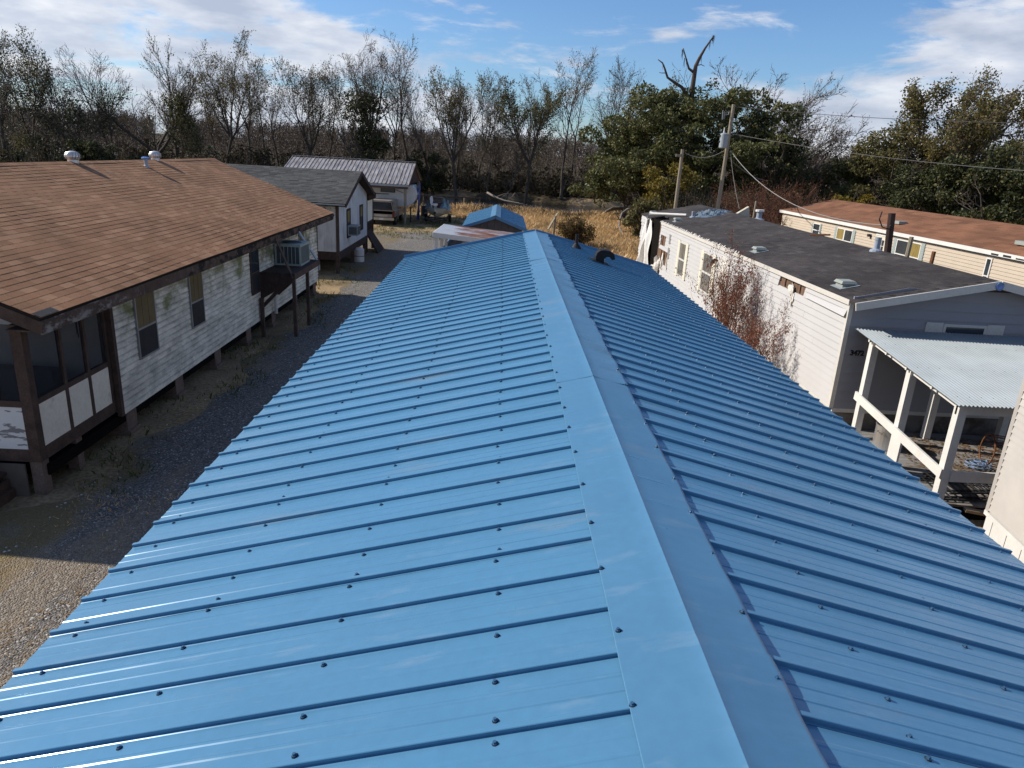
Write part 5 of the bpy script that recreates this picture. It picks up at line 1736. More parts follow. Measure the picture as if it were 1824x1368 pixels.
# pickup truck with a topper, seen from behind
m_truck = M('faded_tan_car_paint', (.30, .25, .20), .40, .5, var=.12, nscale=3, coat=.2, patches=[dict(col=(.15, .11, .08), scale=3, lo=.56, hi=.7, amt=.5)])
m_red = M('red_lens', (.14, .020, .016), .25, .5, var=.2)
m_chrome = M('dull_chrome', (.50, .49, .47), .3, .5, metal=.9, var=.15)
tk = T('pickup_truck', 'old tan pickup truck with a topper, its tail facing the yard', 'truck', (-8.72, 55.6, G))
tcx, ty = -8.72, 53.2
def sect(y, k=1.0, top=None):
    zz = [(-.93, .62), (-.96, .85), (-.95, 1.06), (-.88, 1.12), (-.80, 1.70), (-.66, 1.80), (.66, 1.80), (.80, 1.70), (.88, 1.12), (.95, 1.06), (.96, .85), (.93, .62)]
    return [(tcx + x, y, G + z) for x, z in zz]
mb = MB()
a, b = sect(ty + .03), sect(ty + 2.4)
n_ = len(a)
mb.add(a + b, [(k, (k + 1) % n_, n_ + (k + 1) % n_, n_ + k) for k in range(n_)] + [tuple(range(n_, 2 * n_))])
tk.part('topper', mb, m_truck)
mb = MB(); mb.prism([(tcx - .95, ty + 2.42, G + 1.1), (tcx - .95, ty + 4.0, G + 1.05), (tcx - .95, ty + 5.3, G + .98), (tcx - .95, ty + 5.4, G + .55), (tcx - .95, ty + 2.42, G + .55)], (1.9, 0, 0)); tk.part('cab_body', mb, m_truck)
mb = MB(); mb.prism([(tcx - .78, ty + 2.42, G + 1.72), (tcx - .78, ty + 3.3, G + 1.72), (tcx - .78, ty + 3.95, G + 1.08), (tcx - .78, ty + 2.42, G + 1.08)], (1.56, 0, 0)); tk.part('cab', mb, m_truck)
mb = MB(); mb.box(tcx - .84, tcx + .84, ty + .5, ty + .52, G + .6, G + 1.7); tk.part('bed_interior', mb, m_void)
mb = MB()
mb.prism([(tcx - .80, ty, G + 1.12), (tcx + .80, ty, G + 1.12), (tcx + .72, ty, G + 1.68), (tcx - .72, ty, G + 1.68)], (0, .02, 0))
tk.part('rear_glass', mb, m_glass)
mb = MB(); mb.prism([(tcx - .72, ty - .02, G + 1.685), (tcx + .72, ty - .02, G + 1.685), (tcx + .62, ty - .02, G + 1.80), (tcx - .62, ty - .02, G + 1.80)], (0, .05, 0)); mb.box(tcx - .86, tcx + .86, ty - .01, ty + .03, G + 1.06, G + 1.115); mb.beam((tcx - .86, ty - .005, G + 1.1), (tcx - .72, ty - .005, G + 1.74), .04, .07, up=(0, 1, 0)); mb.beam((tcx + .86, ty - .005, G + 1.1), (tcx + .72, ty - .005, G + 1.74), .04, .07, up=(0, 1, 0)); tk.part('hatch_frame', mb, m_truck)
mb = MB(); mb.box(tcx - .78, tcx + .78, ty - .015, ty + .04, G + .62, G + .84); tg = tk.part('tailgate', mb, m_truck)
mb = MB(); mb.box(tcx - .45, tcx + .45, ty - .025, ty - .016, G + .66, G + .80); tk.part('tailgate_panel', mb, m_chrome, parent=tg)
for s_ in (-1, 1):
    mb = MB(); mb.box(tcx + s_ * .88 - .08, tcx + s_ * .88 + .08, ty - .02, ty + .06, G + .66, G + 1.04); tk.part('tail_light', mb, m_red)
mb = MB(); mb.box(tcx - .92, tcx + .92, ty - .14, ty - .02, G + .42, G + .60); bmp = tk.part('bumper', mb, m_chrome)
mb = MB(); mb.box(tcx - .16, tcx + .16, ty - .15, ty - .141, G + .44, G + .57); tk.part('licence_plate', mb, m_white, parent=bmp)
for s_ in (-1, 1):
    for yy_ in (ty + 1.1, ty + 4.4):
        mb = MB()
        x0_ = tcx + s_ * .80
        mb.prism([(x0_ - .11, yy_ + .36 * math.cos(2 * math.pi * k / 16), G + .36 + .36 * math.sin(2 * math.pi * k / 16)) for k in range(16)], (.22, 0, 0))
        wl = tk.part('wheel', mb, m_black)
        mb = MB()
        mb.prism([(x0_ + s_ * .115 - .005, yy_ + .2 * math.cos(2 * math.pi * k / 12), G + .36 + .2 * math.sin(2 * math.pi * k / 12)) for k in range(12)], (.01, 0, 0))
        tk.part('rim', mb, m_chrome, parent=wl)

# boat on a trailer, bow towards the camera
bo = T('motorboat', 'small cream motorboat with a white seat, bow towards the camera', 'boat', (-5.0, 57.5, G + .45))
m_hull = M('cream_hull', (.48, .45, .36), .35, .5, var=.06)
bx, by0 = -5.05, 55.7
st = []
for t in np.linspace(0, 1, 9):
    hw = .97 * (1 - (1 - t) ** 2.6) * .94 + .06
    y = by0 + 4.2 * t
    top = G + 1.10 + .12 * (1 - t)
    keel = G + .42 + .42 * max(0, 1 - t * 3.0) ** 1.6
    ch = keel + .20 + .12 * (1 - t)
    st.append([(bx - hw, y, top), (bx - hw * .92, y, (top + ch) / 2), (bx - hw * .80, y, ch), (bx, y, keel), (bx + hw * .80, y, ch), (bx + hw * .92, y, (top + ch) / 2), (bx + hw, y, top)])
mb = MB()
for s_ in st:
    mb.v.extend(s_)
for i in range(8):
    for k in range(6):
        mb.f.append((i * 7 + k, i * 7 + k + 1, (i + 1) * 7 + k + 1, (i + 1) * 7 + k)); mb.mi.append(0)
mb.f.append(tuple(range(7))); mb.mi.append(0)
mb.f.append(tuple(range(56, 63))); mb.mi.append(0)
bo.part('hull', mb, m_hull)
mb = MB(); mb.tube([s_[0] for s_ in st[::-1]] + [s_[6] for s_ in st], .035, 6); bo.part('gunwale', mb, M('pale_green_trim', (.20, .27, .24), .4, .4))
mb = MB()
for i in range(8):
    a, b = st[i], st[i + 1]
    mb.quad((a[0][0], a[0][1], a[0][2] - (.02 if i < 3 else .28)), (a[6][0], a[6][1], a[6][2] - (.02 if i < 3 else .28)), (b[6][0], b[6][1], b[6][2] - (.02 if i < 3 else .28)), (b[0][0], b[0][1], b[0][2] - (.02 if i < 3 else .28)))
bo.part('deck', mb, m_white)
m_seat = M('white_vinyl_seat', (.66, .66, .66), .5, .4)
mb = MB(); mb.lathe((bx - .28, by0 + 1.35, G + 1.1), [(.05, 0), (.05, .30)], 8); bo.part('seat_post', mb, m_steel)
mb = MB(); mb.box(bx - .42, bx + .06, by0 + 1.15, by0 + 1.6, G + 1.38, G + 1.50); st_ = bo.part('seat', mb, m_seat)
mb = MB(); mb.prism([(bx - .48, by0 + 1.18, G + 1.48), (bx - .34, by0 + 1.18, G + 1.48), (bx - .30, by0 + 1.18, G + 1.75), (bx - .36, by0 + 1.18, G + 2.02), (bx - .46, by0 + 1.18, G + 2.05), (bx - .54, by0 + 1.18, G + 1.90)], (0, .40, 0)); bo.part('seat_back', mb, m_seat, parent=st_)
mb = MB(); mb.box(bx - .05, bx + .45, by0 + 2.0, by0 + 2.5, G + 1.0, G + 1.55); bo.part('console', mb, M('maroon_console', (.13, .04, .045), .6, .3))
mb = MB(); mb.box(bx - .42, bx + .48, by0 + 1.95, by0 + 1.97, G + 1.45, G + 1.95); bo.part('windshield', mb, M('smoked_perspex', (.10, .10, .10), .1, .5, alpha=.35))
mb = MB()
for q in ((bx - .42, bx - .40), (bx + .46, bx + .48)):
    mb.box(q[0], q[1], by0 + 1.93, by0 + 1.948, G + 1.4, G + 1.98)
mb.box(bx - .42, bx + .48, by0 + 1.93, by0 + 1.948, G + 1.95, G + 1.98)
bo.part('windshield_frame', mb, m_alu)
cvb = crumple((bx + .55, by0 + 2.2, G + 1.08), .42, .6, .75, 9, 14)
solo('boat_cover', cvb.mesh('boat_cover', M('pale_blue_cover', (.20, .30, .34), .6, .3, var=.25), (bx + .55, by0 + 2.2, G + 1.08)), 'bundled pale blue cover lying on the boat beside its windshield', 'cover', (bx + .55, by0 + 2.2, G + 1.08))
cvb = crumple((bx - .72, by0 + 2.0, G + 1.08), .22, .5, .6, 10, 14)
solo('life_jacket_pile', cvb.mesh('life_jacket_pile', M('grey_blue_fabric', (.15, .19, .22), .8, .2, var=.25), (bx - .72, by0 + 2.0, G + 1.08)), 'grey blue bundle on the boat left of its white seat', 'bundle', (bx - .72, by0 + 2.0, G + 1.08))
bl = T('boat_trailer', 'dark steel trailer carrying the small motorboat', 'trailer', (-5.0, 57.5, G))
for s_ in (-1, 1):
    mb = MB(); mb.beam((bx, by0 - 1.6, G + .42), (bx + s_ * .75, by0 + .6, G + .40), .07, .09); mb.beam((bx + s_ * .75, by0 + .6, G + .40), (bx + s_ * .75, by0 + 4.2, G + .40), .07, .09); bl.part('frame_rail', mb, m_steel)
    mb = MB(); mb.prism([(bx + s_ * .95 - .1, by0 + 2.7 + .28 * math.cos(2 * math.pi * k / 14), G + .28 + .28 * math.sin(2 * math.pi * k / 14)) for k in range(14)], (.2, 0, 0)); bl.part('wheel', mb, m_black)
    mb = MB(); mb.box(bx + s_ * .95 - .13, bx + s_ * .95 + .13, by0 + 2.3, by0 + 3.1, G + .60, G + .63); bl.part('fender', mb, m_steel)
mb = MB(); mb.box(bx - .95, bx + .95, by0 + .5, by0 + .6, G + .30, G + .40); mb.box(bx - .95, bx + .95, by0 + 2.66, by0 + 2.74, G + .25, G + .33); bl.part('crossbar', mb, m_steel)
mb = MB(); mb.box(bx - .04, bx + .04, by0 - .30, by0 - .22, G + .42, G + 1.0); bl.part('winch_post', mb, m_steel)
mb = MB(); mb.box(bx - .09, bx + .09, by0 - .36, by0 - .2, G + .86, G + 1.0); bl.part('winch', mb, m_black)
mb = MB(); mb.tube([(bx, by0 - 1.5, G), (bx, by0 - 1.5, G + .5)], .035, 6); bl.part('jack', mb, m_steel)

# wooden dock at the bank, piles
dk = T('dock', 'low dark wooden dock with a rail at the water beyond the boat', 'dock', (-4, 73, G))
m_dock = M('dark_wet_wood', (.085, .062, .045), .85, .2, var=.3, nscale=4)
for k in range(9):
    mb = MB(); mb.box(-8.2, -1.2, 70.8 + k * .30, 71.07 + k * .30, G - .02, G + .04); dk.part('plank', mb, m_dock)
for x in (-7.8, -5.9, -4.0, -2.2):
    mb = MB(); mb.tube([(x, 73.4, WATER_Z - .5), (x, 73.4, G + 1.15)], .08, 7); dk.part('pile', mb, m_dock)
mb = MB(); mb.box(-7.9, -2.1, 73.33, 73.40, G + .98, G + 1.12); mb.box(-7.9, -2.1, 73.33, 73.40, G + .45, G + .55); dk.part('rail', mb, m_dock)
mb = MB(); mb.tube([(-3.6, 69.6, G - .1), (-3.55, 69.6, G + 1.25)], .07, 7)
solo('fence_post', mb.mesh('fence_post', m_pole, (-3.6, 69.6, G)), 'lone weathered post standing at the bank right of the boat', 'post', (-3.6, 69.6, G))
sk = T('skiff', 'small white skiff on the dark water beyond the lone post', 'boat', (-2.2, 79.5, WATER_Z))
mb = MB(); mb.prism([(-3.1, 79.2, WATER_Z + .05), (-1.4, 79.2, WATER_Z + .05), (-1.1, 79.2, WATER_Z + .35), (-3.2, 79.2, WATER_Z + .32)], (0, .9, 0)); sk.part('hull', mb, m_white)
mb = MB(); mb.box(-2.6, -2.3, 79.18, 80.12, WATER_Z + .34, WATER_Z + .40); sk.part('thwart', mb, m_dock)

# blue roofed shed and the rusty topped canopy
sd_ = T('blue_shed', 'small grey shed with a blue metal roof beyond the ridge', 'shed', (-.3, 40, G))
BX0, BX1, BXR, BY0, BY1, BZE, BZR = -1.92, 1.32, -.27, 36.0, 43.6, -3.64, -3.06
m_shw = M('grey_shed_board', (.105, .095, .095), .8, .2, var=.12)
for k in range(8):
    a = BX0 + .22 + k * (BX1 - BX0 - .44) / 8
    b = BX0 + .22 + (k + 1) * (BX1 - BX0 - .44) / 8 - .012
    def zt_(x):
        return BZR - .05 - (BZR - BZE) * abs(x - BXR) / ((BXR - BX0) if x < BXR else (BX1 - BXR))
    mb = MB()
    pts = [(a, BY0 + .25, G), (b, BY0 + .25, G), (b, BY0 + .25, zt_(b))] + ([(BXR, BY0 + .25, BZR - .05)] if a < BXR < b else []) + [(a, BY0 + .25, zt_(a))]
    mb.prism(pts, (0, .03, 0)); sd_.part('wall_board', mb, m_shw)
mb = MB(); mb.box(BX0 + .22, BX1 - .22, BY0 + .29, BY1 - .2, G, BZE - .02); sd_.part('wall', mb, m_shw)
for side, xe in ((-1, BX0), (1, BX1)):
    np_ = 8
    for k in range(np_):
        ya, yb = BY0 + (BY1 - BY0) * k / np_, BY0 + (BY1 - BY0) * (k + 1) / np_
        mb = MB()
        pr = []
        for q in range(4):
            c = ya + (yb - ya) * (q + .5) / 4
            pr += [(c - .03, 0), (c - .015, .022), (c + .015, .022), (c + .03, 0)]
        pr = [(ya, 0)] + pr + [(yb, 0)]
        for x, z in ((BXR, BZR), (xe, BZE)):
            for y, h in pr:
                mb.v.append((x, y, z + h))
        n_ = len(pr)
        for q in range(n_ - 1):
            mb.f.append((q, q + 1, n_ + q + 1, n_ + q)); mb.mi.append(0)
        sd_.part('roof_panel', mb, m_blue)
    mb = MB(); mb.beam((BXR, BY0 - .012, BZR - .05), (xe, BY0 - .012, BZE - .05), .02, .14); sd_.part('rake_trim', mb, m_blue_trim)
for side in (-1, 1):
    mb = MB()
    s_ = (BZR - BZE) / ((BXR - BX0) if side < 0 else (BX1 - BXR))
    mb.add([(BXR, BY0 - .03, BZR + .05), (BXR + side * .26, BY0 - .03, BZR + .032 - .26 * s_), (BXR + side * .26, BY1 + .03, BZR + .032 - .26 * s_), (BXR, BY1 + .03, BZR + .05)], [(0, 1, 2, 3)])
    sd_.part('ridge_cap', mb, m_blue_cap)
# low blue edged lean-to left of the shed
mb = MB(); mb.beam((-2.75, 33.9, -4.62), (-2.1, 34.6, -3.75), .05, .10); mb.beam((-2.1, 34.6, -3.75), (-1.2, 34.6, -3.78), .05, .10); sd_.part('lean_to_trim', mb, m_blue_trim)
mb = MB(); mb.prism([(-2.70, 34.0, -4.60), (-2.1, 34.65, -3.78), (-.5, 34.65, -3.80), (-.5, 34.0, -4.60)], (0, .03, 0)); sd_.part('lean_to_wall', mb, m_shw)
cn = T('canopy', 'white posted canopy with a rust streaked flat metal roof', 'canopy', (-1.0, 32, G))
m_rtop = M('rust_streaked_white_metal', (.60, .61, .62), .6, .35, var=.08, patches=[dict(col=(.26, .085, .030), scale=1.15, lo=.40, hi=.56, amt=.95, stretch=(.45, 2.6, 1), x=(-2.7, -1.6), loc=(2.2, 0, 0)), dict(col=(.36, .15, .07), scale=3.0, lo=.44, hi=.60, amt=.8, stretch=(.35, 3, 1), x=(-2.4, -1.0))])
KX0, KX1, KY0, KY1 = -2.78, 1.6, 30.1, 33.8
def kz(x, y):
    return -3.36 - .07 * (x - KX0) + .0 * (y - KY0)
nk = 12
for k in range(nk):
    ya, yb = KY0 + (KY1 - KY0) * k / nk, KY0 + (KY1 - KY0) * (k + 1) / nk
    mb = MB()
    pr = [(ya, 0), (ya + .02, .03), (ya + .06, .03), (ya + .08, 0), (yb, 0)]
    for x in (KX0, KX1):
        for y, h in pr:
            mb.v.append((x + .05 * (y - KY0), y, kz(x, y) + h))
    for q in range(4):
        mb.f.append((q, q + 1, 5 + q + 1, 5 + q)); mb.mi.append(0)
    cn.part('roof_panel', mb, m_rtop)
mb = MB(); mb.beam((KX0, KY0 - .02, kz(KX0, KY0) - .09), (KX1, KY0 - .02, kz(KX1, KY0) - .09), .04, .20); cn.part('front_fascia', mb, m_white)
mb = MB(); mb.beam((KX0 - .02, KY0, kz(KX0, KY0) - .09), (KX0 + .17, KY1, kz(KX0, KY1) - .09), .04, .20); cn.part('side_fascia', mb, m_white)
for x, y in ((KX0 + .12, KY0 + .12), (KX0 + .22, KY0 + 1.7), (KX0 + .28, KY1 - .15), (KX1 - .1, KY0 + .12), (KX1 - .1, KY1 - .15)):
    mb = MB(); mb.box(x - .06, x + .06, y - .06, y + .06, G, kz(x, y) - .10); cn.part('post', mb, m_white)
mb = MB(); mb.beam((3.15, 48.0, -4.75), (3.75, 48.4, -3.70), .16, .06); mb.beam((3.55, 48.1, G), (3.62, 48.3, -3.9), .12, .12, up=(0, 1, 0))
solo('leaning_plank', mb.mesh('leaning_plank', m_pole, (3.4, 48.1, G)), 'grey plank propped on a stake in the dry field', 'plank', (3.4, 48.1, G))

# ---------------------------------------------------------------- utility poles and wires
def tpole(pts, r0, r1, name, lab, cat, group=None):
    t = T(name, lab, cat, (pts[0][0], pts[0][1], G), group=group)
    mb = MB(); mb.tube(pts, [r0, (r0 + r1) / 2, r1] if len(pts) == 3 else [r0, r1], 10); t.part('pole', mb, m_pole); return t
UY = 45.0
ptop, pmid = P(1307, 186, UY), P(1291, 290, UY)
d = (ptop - pmid) / (ptop.z - pmid.z)
pb_ = ptop - d * (ptop.z - G)
up1 = tpole([pb_, (pb_ + ptop) / 2, ptop], .135, .10, 'utility_pole', 'tall utility pole carrying the grey transformer', 'utility pole', 'utility poles by the black roofed trailer')
tcn = P(1289, 251, UY - .3)
mb = MB(); mb.lathe((tcn.x, tcn.y, tcn.z), [(.20, -.42), (.24, -.38), (.24, .34), (.25, .35), (.24, .40), (.10, .45)], 16); tfm = up1.part('transformer', mb, m_galv, smooth=False)
mb = MB(); mb.tube([(tcn.x - .05, tcn.y, tcn.z + .42), (tcn.x - .05, tcn.y, tcn.z + .75)], [.05, .03], 8); up1.part('bushing', mb, m_white, parent=tfm)
mb = MB(); mb.box(tcn.x - .29, tcn.x - .22, tcn.y - .05, tcn.y + .05, tcn.z - .1, tcn.z + .0); mb.box(tcn.x - .29, tcn.x - .22, tcn.y - .05, tcn.y + .05, tcn.z + .22, tcn.z + .32); up1.part('bracket', mb, m_steel, parent=tfm)
fz = P(1290, 205, UY)
mb = MB(); mb.tube([fz + Vector((-.12, 0, .25)), fz + Vector((-.08, 0, -.25)), fz + Vector((.02, 0, -.22)), fz + Vector((-.02, 0, .2))], .025, 6); mb.tube([fz + Vector((.02, 0, 0)), fz + Vector((.25, 0, .05)), fz + Vector((.27, 0, .22))], .025, 6); up1.part('fuse_cutout', mb, m_galv)
ptop2, pm2 = P(1216, 266, 45.5), P(1208, 330, 45.5)
d = (ptop2 - pm2) / (ptop2.z - pm2.z)
pb2 = ptop2 - d * (ptop2.z - G)
up2 = tpole([pb2, (pb2 + ptop2) / 2, ptop2], .125, .10, 'utility_pole', 'shorter utility pole with a small crossarm, left of the tall one', 'utility pole', 'utility poles by the black roofed trailer')
q = P(1212, 277, 45.35)
mb = MB(); mb.box(q.x - .28, q.x + .18, q.y - .05, q.y + .05, q.z - .08, q.z + .08); up2.part('crossarm', mb, m_pole)
mb = MB(); mb.tube([P(1582, 520, 24.0), P(1589, 380, 24.0)], .115, 10)
b0 = P(1582, 520, 24.0)
mb2 = MB(); mb2.tube([(b0.x - .02, b0.y, G), P(1589, 380, 24.0)], .115, 10)
sp = T('service_mast', 'thick black service mast standing in front of the tan trailer door', 'pole', (b0.x, b0.y, G))
sp.part('pole', mb2, M('tarred_pole', (.045, .028, .024), .8, .2, var=.3))
q = P(1584, 408, 23.9)
mb = MB(); mb.tube([q, q + Vector((-.25, 0, .05)), q + Vector((-.40, 0, .30)), q + Vector((-.36, 0, .55))], .02, 6); sp.part('cable_loop', mb, m_steel)
for (px, py0, py1, Y, lab, mt, r) in ((1664, 448, 540, 22.0, 'thin rusty pole right of the black service mast', m_rust, .06), (1624, 422, 500, 23.0, 'grey board post in front of the tan trailer window', m_pole, .07), (1347, 358, 420, 37.0, 'thin leaning pale stake beyond the black roof', m_pole, .05)):
    a = P(px, py0, Y)
    mb = MB(); mb.tube([(a.x - .06, a.y, G), a], r, 7)
    solo('stake', mb.mesh('stake', mt, (a.x, a.y, G)), lab, 'post', (a.x, a.y, G))
m_wire = M('overhead_wire', (.16, .15, .14), .6, .4)
m_wire2 = M('pale_service_cable', (.24, .225, .20), .6, .4)
def wire(p, q, sag, r, lab, mt=m_wire):
    p, q = Vector(p), Vector(q)
    mb = MB(); mb.tube([p.lerp(q, k / 14) - Vector((0, 0, sag * 4 * (k / 14) * (1 - k / 14))) for k in range(15)], r, 5)
    o = solo('wire', mb.mesh('wire', mt, tuple(p)), lab, 'wire', tuple(p), group='wires strung from the utility pole')
wire(P(1308, 190, UY), P(2250, 212, 38), .5, .016, 'thin top wire running right from the tip of the tall pole')
wire(P(1302, 238, UY), P(2250, 320, 34), .6, .017, 'pale wire running right from beside the transformer across the trees', m_wire2)
wire(P(1301, 268, UY), P(1586, 402, 23.9), 1.0, .019, 'pale service cable dropping from the tall pole to the black mast', m_wire2)
wire(P(1301, 284, UY), P(1365, 322, 46), .2, .020, 'short dark wire slanting down right below the service cable')
wire(P(1301, 270, UY), P(1317, 372, 43), .2, .016, 'steep ground wire falling from the tall pole into the brush', m_wire)
wire(P(1291, 268, UY), P(1220, 272, 45.5), .35, .022, 'sagging cable between the two utility poles', m_wire2)
# ---------------------------------------------------------------- vegetation
m_bark = M('grey_brown_bark', (.085, .070, .056), .95, .1, var=.3, nscale=3, stretch=(3, 3, .6), patches=[dict(col=(.16, .15, .12), scale=1.2, lo=.56, hi=.7, amt=.5)])
m_twig = M('grey_twigs', (.115, .095, .078), .95, .1, var=.25, nscale=.4)
m_dead = M('bleached_dead_wood', (.19, .165, .14), .9, .15, var=.25, nscale=3)
m_snag = M('dark_dead_wood', (.10, .075, .06), .95, .1, var=.3)
LEAF = {
    'olive': MI('olive_leaves', [(.070, .070, .024), (.115, .105, .036), (.165, .140, .052), (.13, .11, .045)], .7, transl=.3),
    'yellow': MI('yellow_olive_leaves', [(.080, .072, .018), (.15, .120, .028), (.21, .15, .035), (.11, .088, .026)], .7, transl=.35),
    'dark': MI('dark_evergreen_leaves', [(.018, .026, .011), (.032, .042, .016), (.050, .060, .022), (.070, .076, .028)], .55, transl=.2),
    'oak': MI('live_oak_leaves', [(.036, .046, .016), (.066, .079, .027), (.108, .118, .040), (.155, .156, .056), (.078, .090, .031), (.12, .112, .045)], .5, transl=.2),
    'brown': MI('brown_dry_leaves', [(.060, .036, .018), (.10, .060, .028), (.14, .085, .042), (.075, .052, .026)], .85, transl=.25),
    'rust': MI('rust_red_leaves', [(.13, .046, .026), (.21, .080, .046), (.28, .125, .074), (.16, .064, .038)], .8, transl=.25),
    'under': MI('brush_leaves', [(.022, .019, .010), (.040, .032, .015), (.062, .046, .023), (.030, .030, .012), (.080, .058, .031)], .85, transl=.2),
    'gold': MI('golden_leaves', [(.10, .085, .016), (.19, .145, .024), (.27, .19, .035), (.085, .085, .020)], .7, transl=.35),
}

def nrmz(v):
    return v / (np.linalg.norm(v) + 1e-9)

class Tree:
    """branching skeleton of tapered pieces, then leaves near the twig ends"""
    def __init__(s, seed):
        s.r = np.random.default_rng(seed)
        s.trunk, s.crown, s.tips = [], [], []
    def branch(s, p, d, L, r, lv, kids, up=.12, wind=(0, 0, 0), wob=.14, spread=.85, tmin=.2, rmin=.012):
        nseg = (7, 6, 5, 3, 2)[min(lv, 4)]
        dst = s.trunk if lv <= 1 else s.crown
        p, d = np.array(p, float), nrmz(np.array(d, float))
        nodes = []
        r0 = r
        for i in range(nseg):
            d = nrmz(d + s.r.normal(0, wob, 3) + np.array([0, 0, up]) + np.array(wind))
            q = p + d * (L / nseg)
            r1 = max(rmin * .6, r * (1 - .82 * (i + 1) / nseg))
            dst.append((*p, *q, r0, r1))
            nodes.append((p, q, d.copy(), r0, (i + .5) / nseg))
            p, r0 = q, r1
        if lv >= len(kids):
            s.tips.append((*p, *d))
            return
        n = kids[lv]
        for k in range(n):
            t = tmin + (1 - tmin) * (k + s.r.random()) / n
            i = min(nseg - 1, int(t * nseg))
            a, b, dd, rr_, _ = nodes[i]
            f = t * nseg - i
            o = a + (b - a) * f
            ax = nrmz(np.cross(dd, s.r.normal(0, 1, 3)))
            ang = spread * s.r.uniform(.6, 1.15)
            nd_ = nrmz(dd * math.cos(ang) + ax * math.sin(ang))
            Lk = L * s.r.uniform(.38, .60) * (1.12 - .55 * t)
            s.branch(o, nd_, Lk, max(rmin, rr_ * .58), lv + 1, kids, up, wind, wob, spread, .12, rmin)
    def grow(s, H, fork=.35, nlead=4, spread_=.45, kids=(0, 8, 7, 5), r=None, lean=(0, 0), up=.11, wind=(0, 0, 0), wob=.105, bspread=.74, rmin=.013):
        r = r or H * .019
        nseg = 6
        p, d = np.zeros(3), nrmz(np.array([lean[0], lean[1], 1.0]))
        r0 = r * 1.25
        fh = H * fork
        for i in range(nseg):
            d = nrmz(d + s.r.normal(0, .05, 3) + np.array([lean[0], lean[1], 0]) * .1)
            q = p + d * fh / nseg
            r1 = r * (1 - .3 * (i + 1) / nseg)
            s.trunk.append((*p, *q, r0, r1))
            if i >= 3 and s.r.random() < .7:
                ax = nrmz(np.cross(d, s.r.normal(0, 1, 3)))
                s.branch(q, d * .6 + ax * .8, H * .22, r * .22, 2, kids, up, wind, wob, bspread, .2, rmin)
            p, r0 = q, r1
        a0 = s.r.random() * 6.28
        for k in range(nlead):
            a = a0 + 2 * math.pi * k / nlead + s.r.normal(0, .3)
            sp = spread_ * s.r.uniform(.5, 1.25)
            dd = np.array([math.cos(a) * sp, math.sin(a) * sp, 1.0]) + np.array([lean[0], lean[1], 0])
            L = (H - fh) * s.r.uniform(.82, 1.08) * (1.0 if sp > .3 else 1.06)
            s.branch(p - np.array([0, 0, fh * .12 * s.r.random()]), dd, L, r * s.r.uniform(.45, .62), 1, kids, up, wind, wob, bspread, .18, rmin)
        return s
    def leaves(s, n, size, sig, pick=1.0, box=None):
        t = np.array(s.tips)
        if pick < 1:
            t = t[s.r.random(len(t)) < pick]
        if box is not None:
            t = t[box(t)]
        if len(t) == 0 or n == 0:
            return np.zeros((0, 3)), np.zeros((0,))
        i = s.r.integers(0, len(t), n)
        c = t[i, :3] - t[i, 3:] * (s.r.random((n, 1)) * sig * 2.2) + s.r.normal(0, sig, (n, 3)) * .5
        return c, size * (.6 + .8 * s.r.random(n))

def segs_arr(S, n):
    S = np.asarray(S, float)
    p, q, r0, r1 = S[:, :3], S[:, 3:6], S[:, 6], S[:, 7]
    d = q - p
    d /= np.linalg.norm(d, axis=1, keepdims=True) + 1e-9
    ref = np.where(np.abs(d[:, 2:3]) > .9, np.array([[1.0, 0, 0]]), np.array([[0, 0, 1.0]]))
    a = np.cross(d, ref)
    a /= np.linalg.norm(a, axis=1, keepdims=True) + 1e-9
    b = np.cross(d, a)
    t = 2 * np.pi * np.arange(n) / n
    ring = a[:, None] * np.cos(t)[None, :, None] + b[:, None] * np.sin(t)[None, :, None]
    V = np.concatenate([p[:, None] + ring * r0[:, None, None], q[:, None] + ring * r1[:, None, None]], 1)
    k = np.arange(n)
    f = np.stack([k, (k + 1) % n, n + (k + 1) % n, n + k], 1)
    F = (f[None] + (np.arange(len(S)) * 2 * n)[:, None, None]).reshape(-1, 4)
    return V.reshape(-1, 3), F

def leaf_arr(c, sz, rng, aspect=.55, droop=0.0):
    n = len(c)
    u = rng.normal(0, 1, (n, 3)) + np.array([0, 0, -droop])
    u /= np.linalg.norm(u, axis=1, keepdims=True)
    w = np.cross(u, rng.normal(0, 1, (n, 3)))
    w /= np.linalg.norm(w, axis=1, keepdims=True) + 1e-9
    u, w = u * sz[:, None], w * (sz * aspect)[:, None]
    V = np.stack([c - u, c - w + u * .1, c + u, c + w + u * .1], 1).reshape(-1, 3)
    F = (np.arange(n) * 4)[:, None] + np.arange(4)[None]
    return V, F

def crown_mesh(name, crown, leafs, rng, twig=None):
    """one mesh: slot 0 twigs, then a slot per leaf kind"""
    Vs, Fs, mi, mats = [], [], [], [twig or m_twig]
    o = 0
    if len(crown):
        V, F = segs_arr(crown, 3)
        Vs.append(V); Fs.append(F); mi.append(np.zeros(len(F))); o += len(V)
    for k, (c, sz, mt) in enumerate(leafs):
        if len(c) == 0:
            continue
        rusty = mt is LEAF['rust']
        V, F = leaf_arr(c, sz, rng, .30 if rusty else .55, 1.6 if rusty else 0.0)
        mats.append(mt)
        Vs.append(V); Fs.append(F + o); mi.append(np.full(len(F), len(mats) - 1)); o += len(V)
    return np_mesh(name, np.concatenate(Vs), [np.concatenate(Fs)], mats, [np.concatenate(mi)])

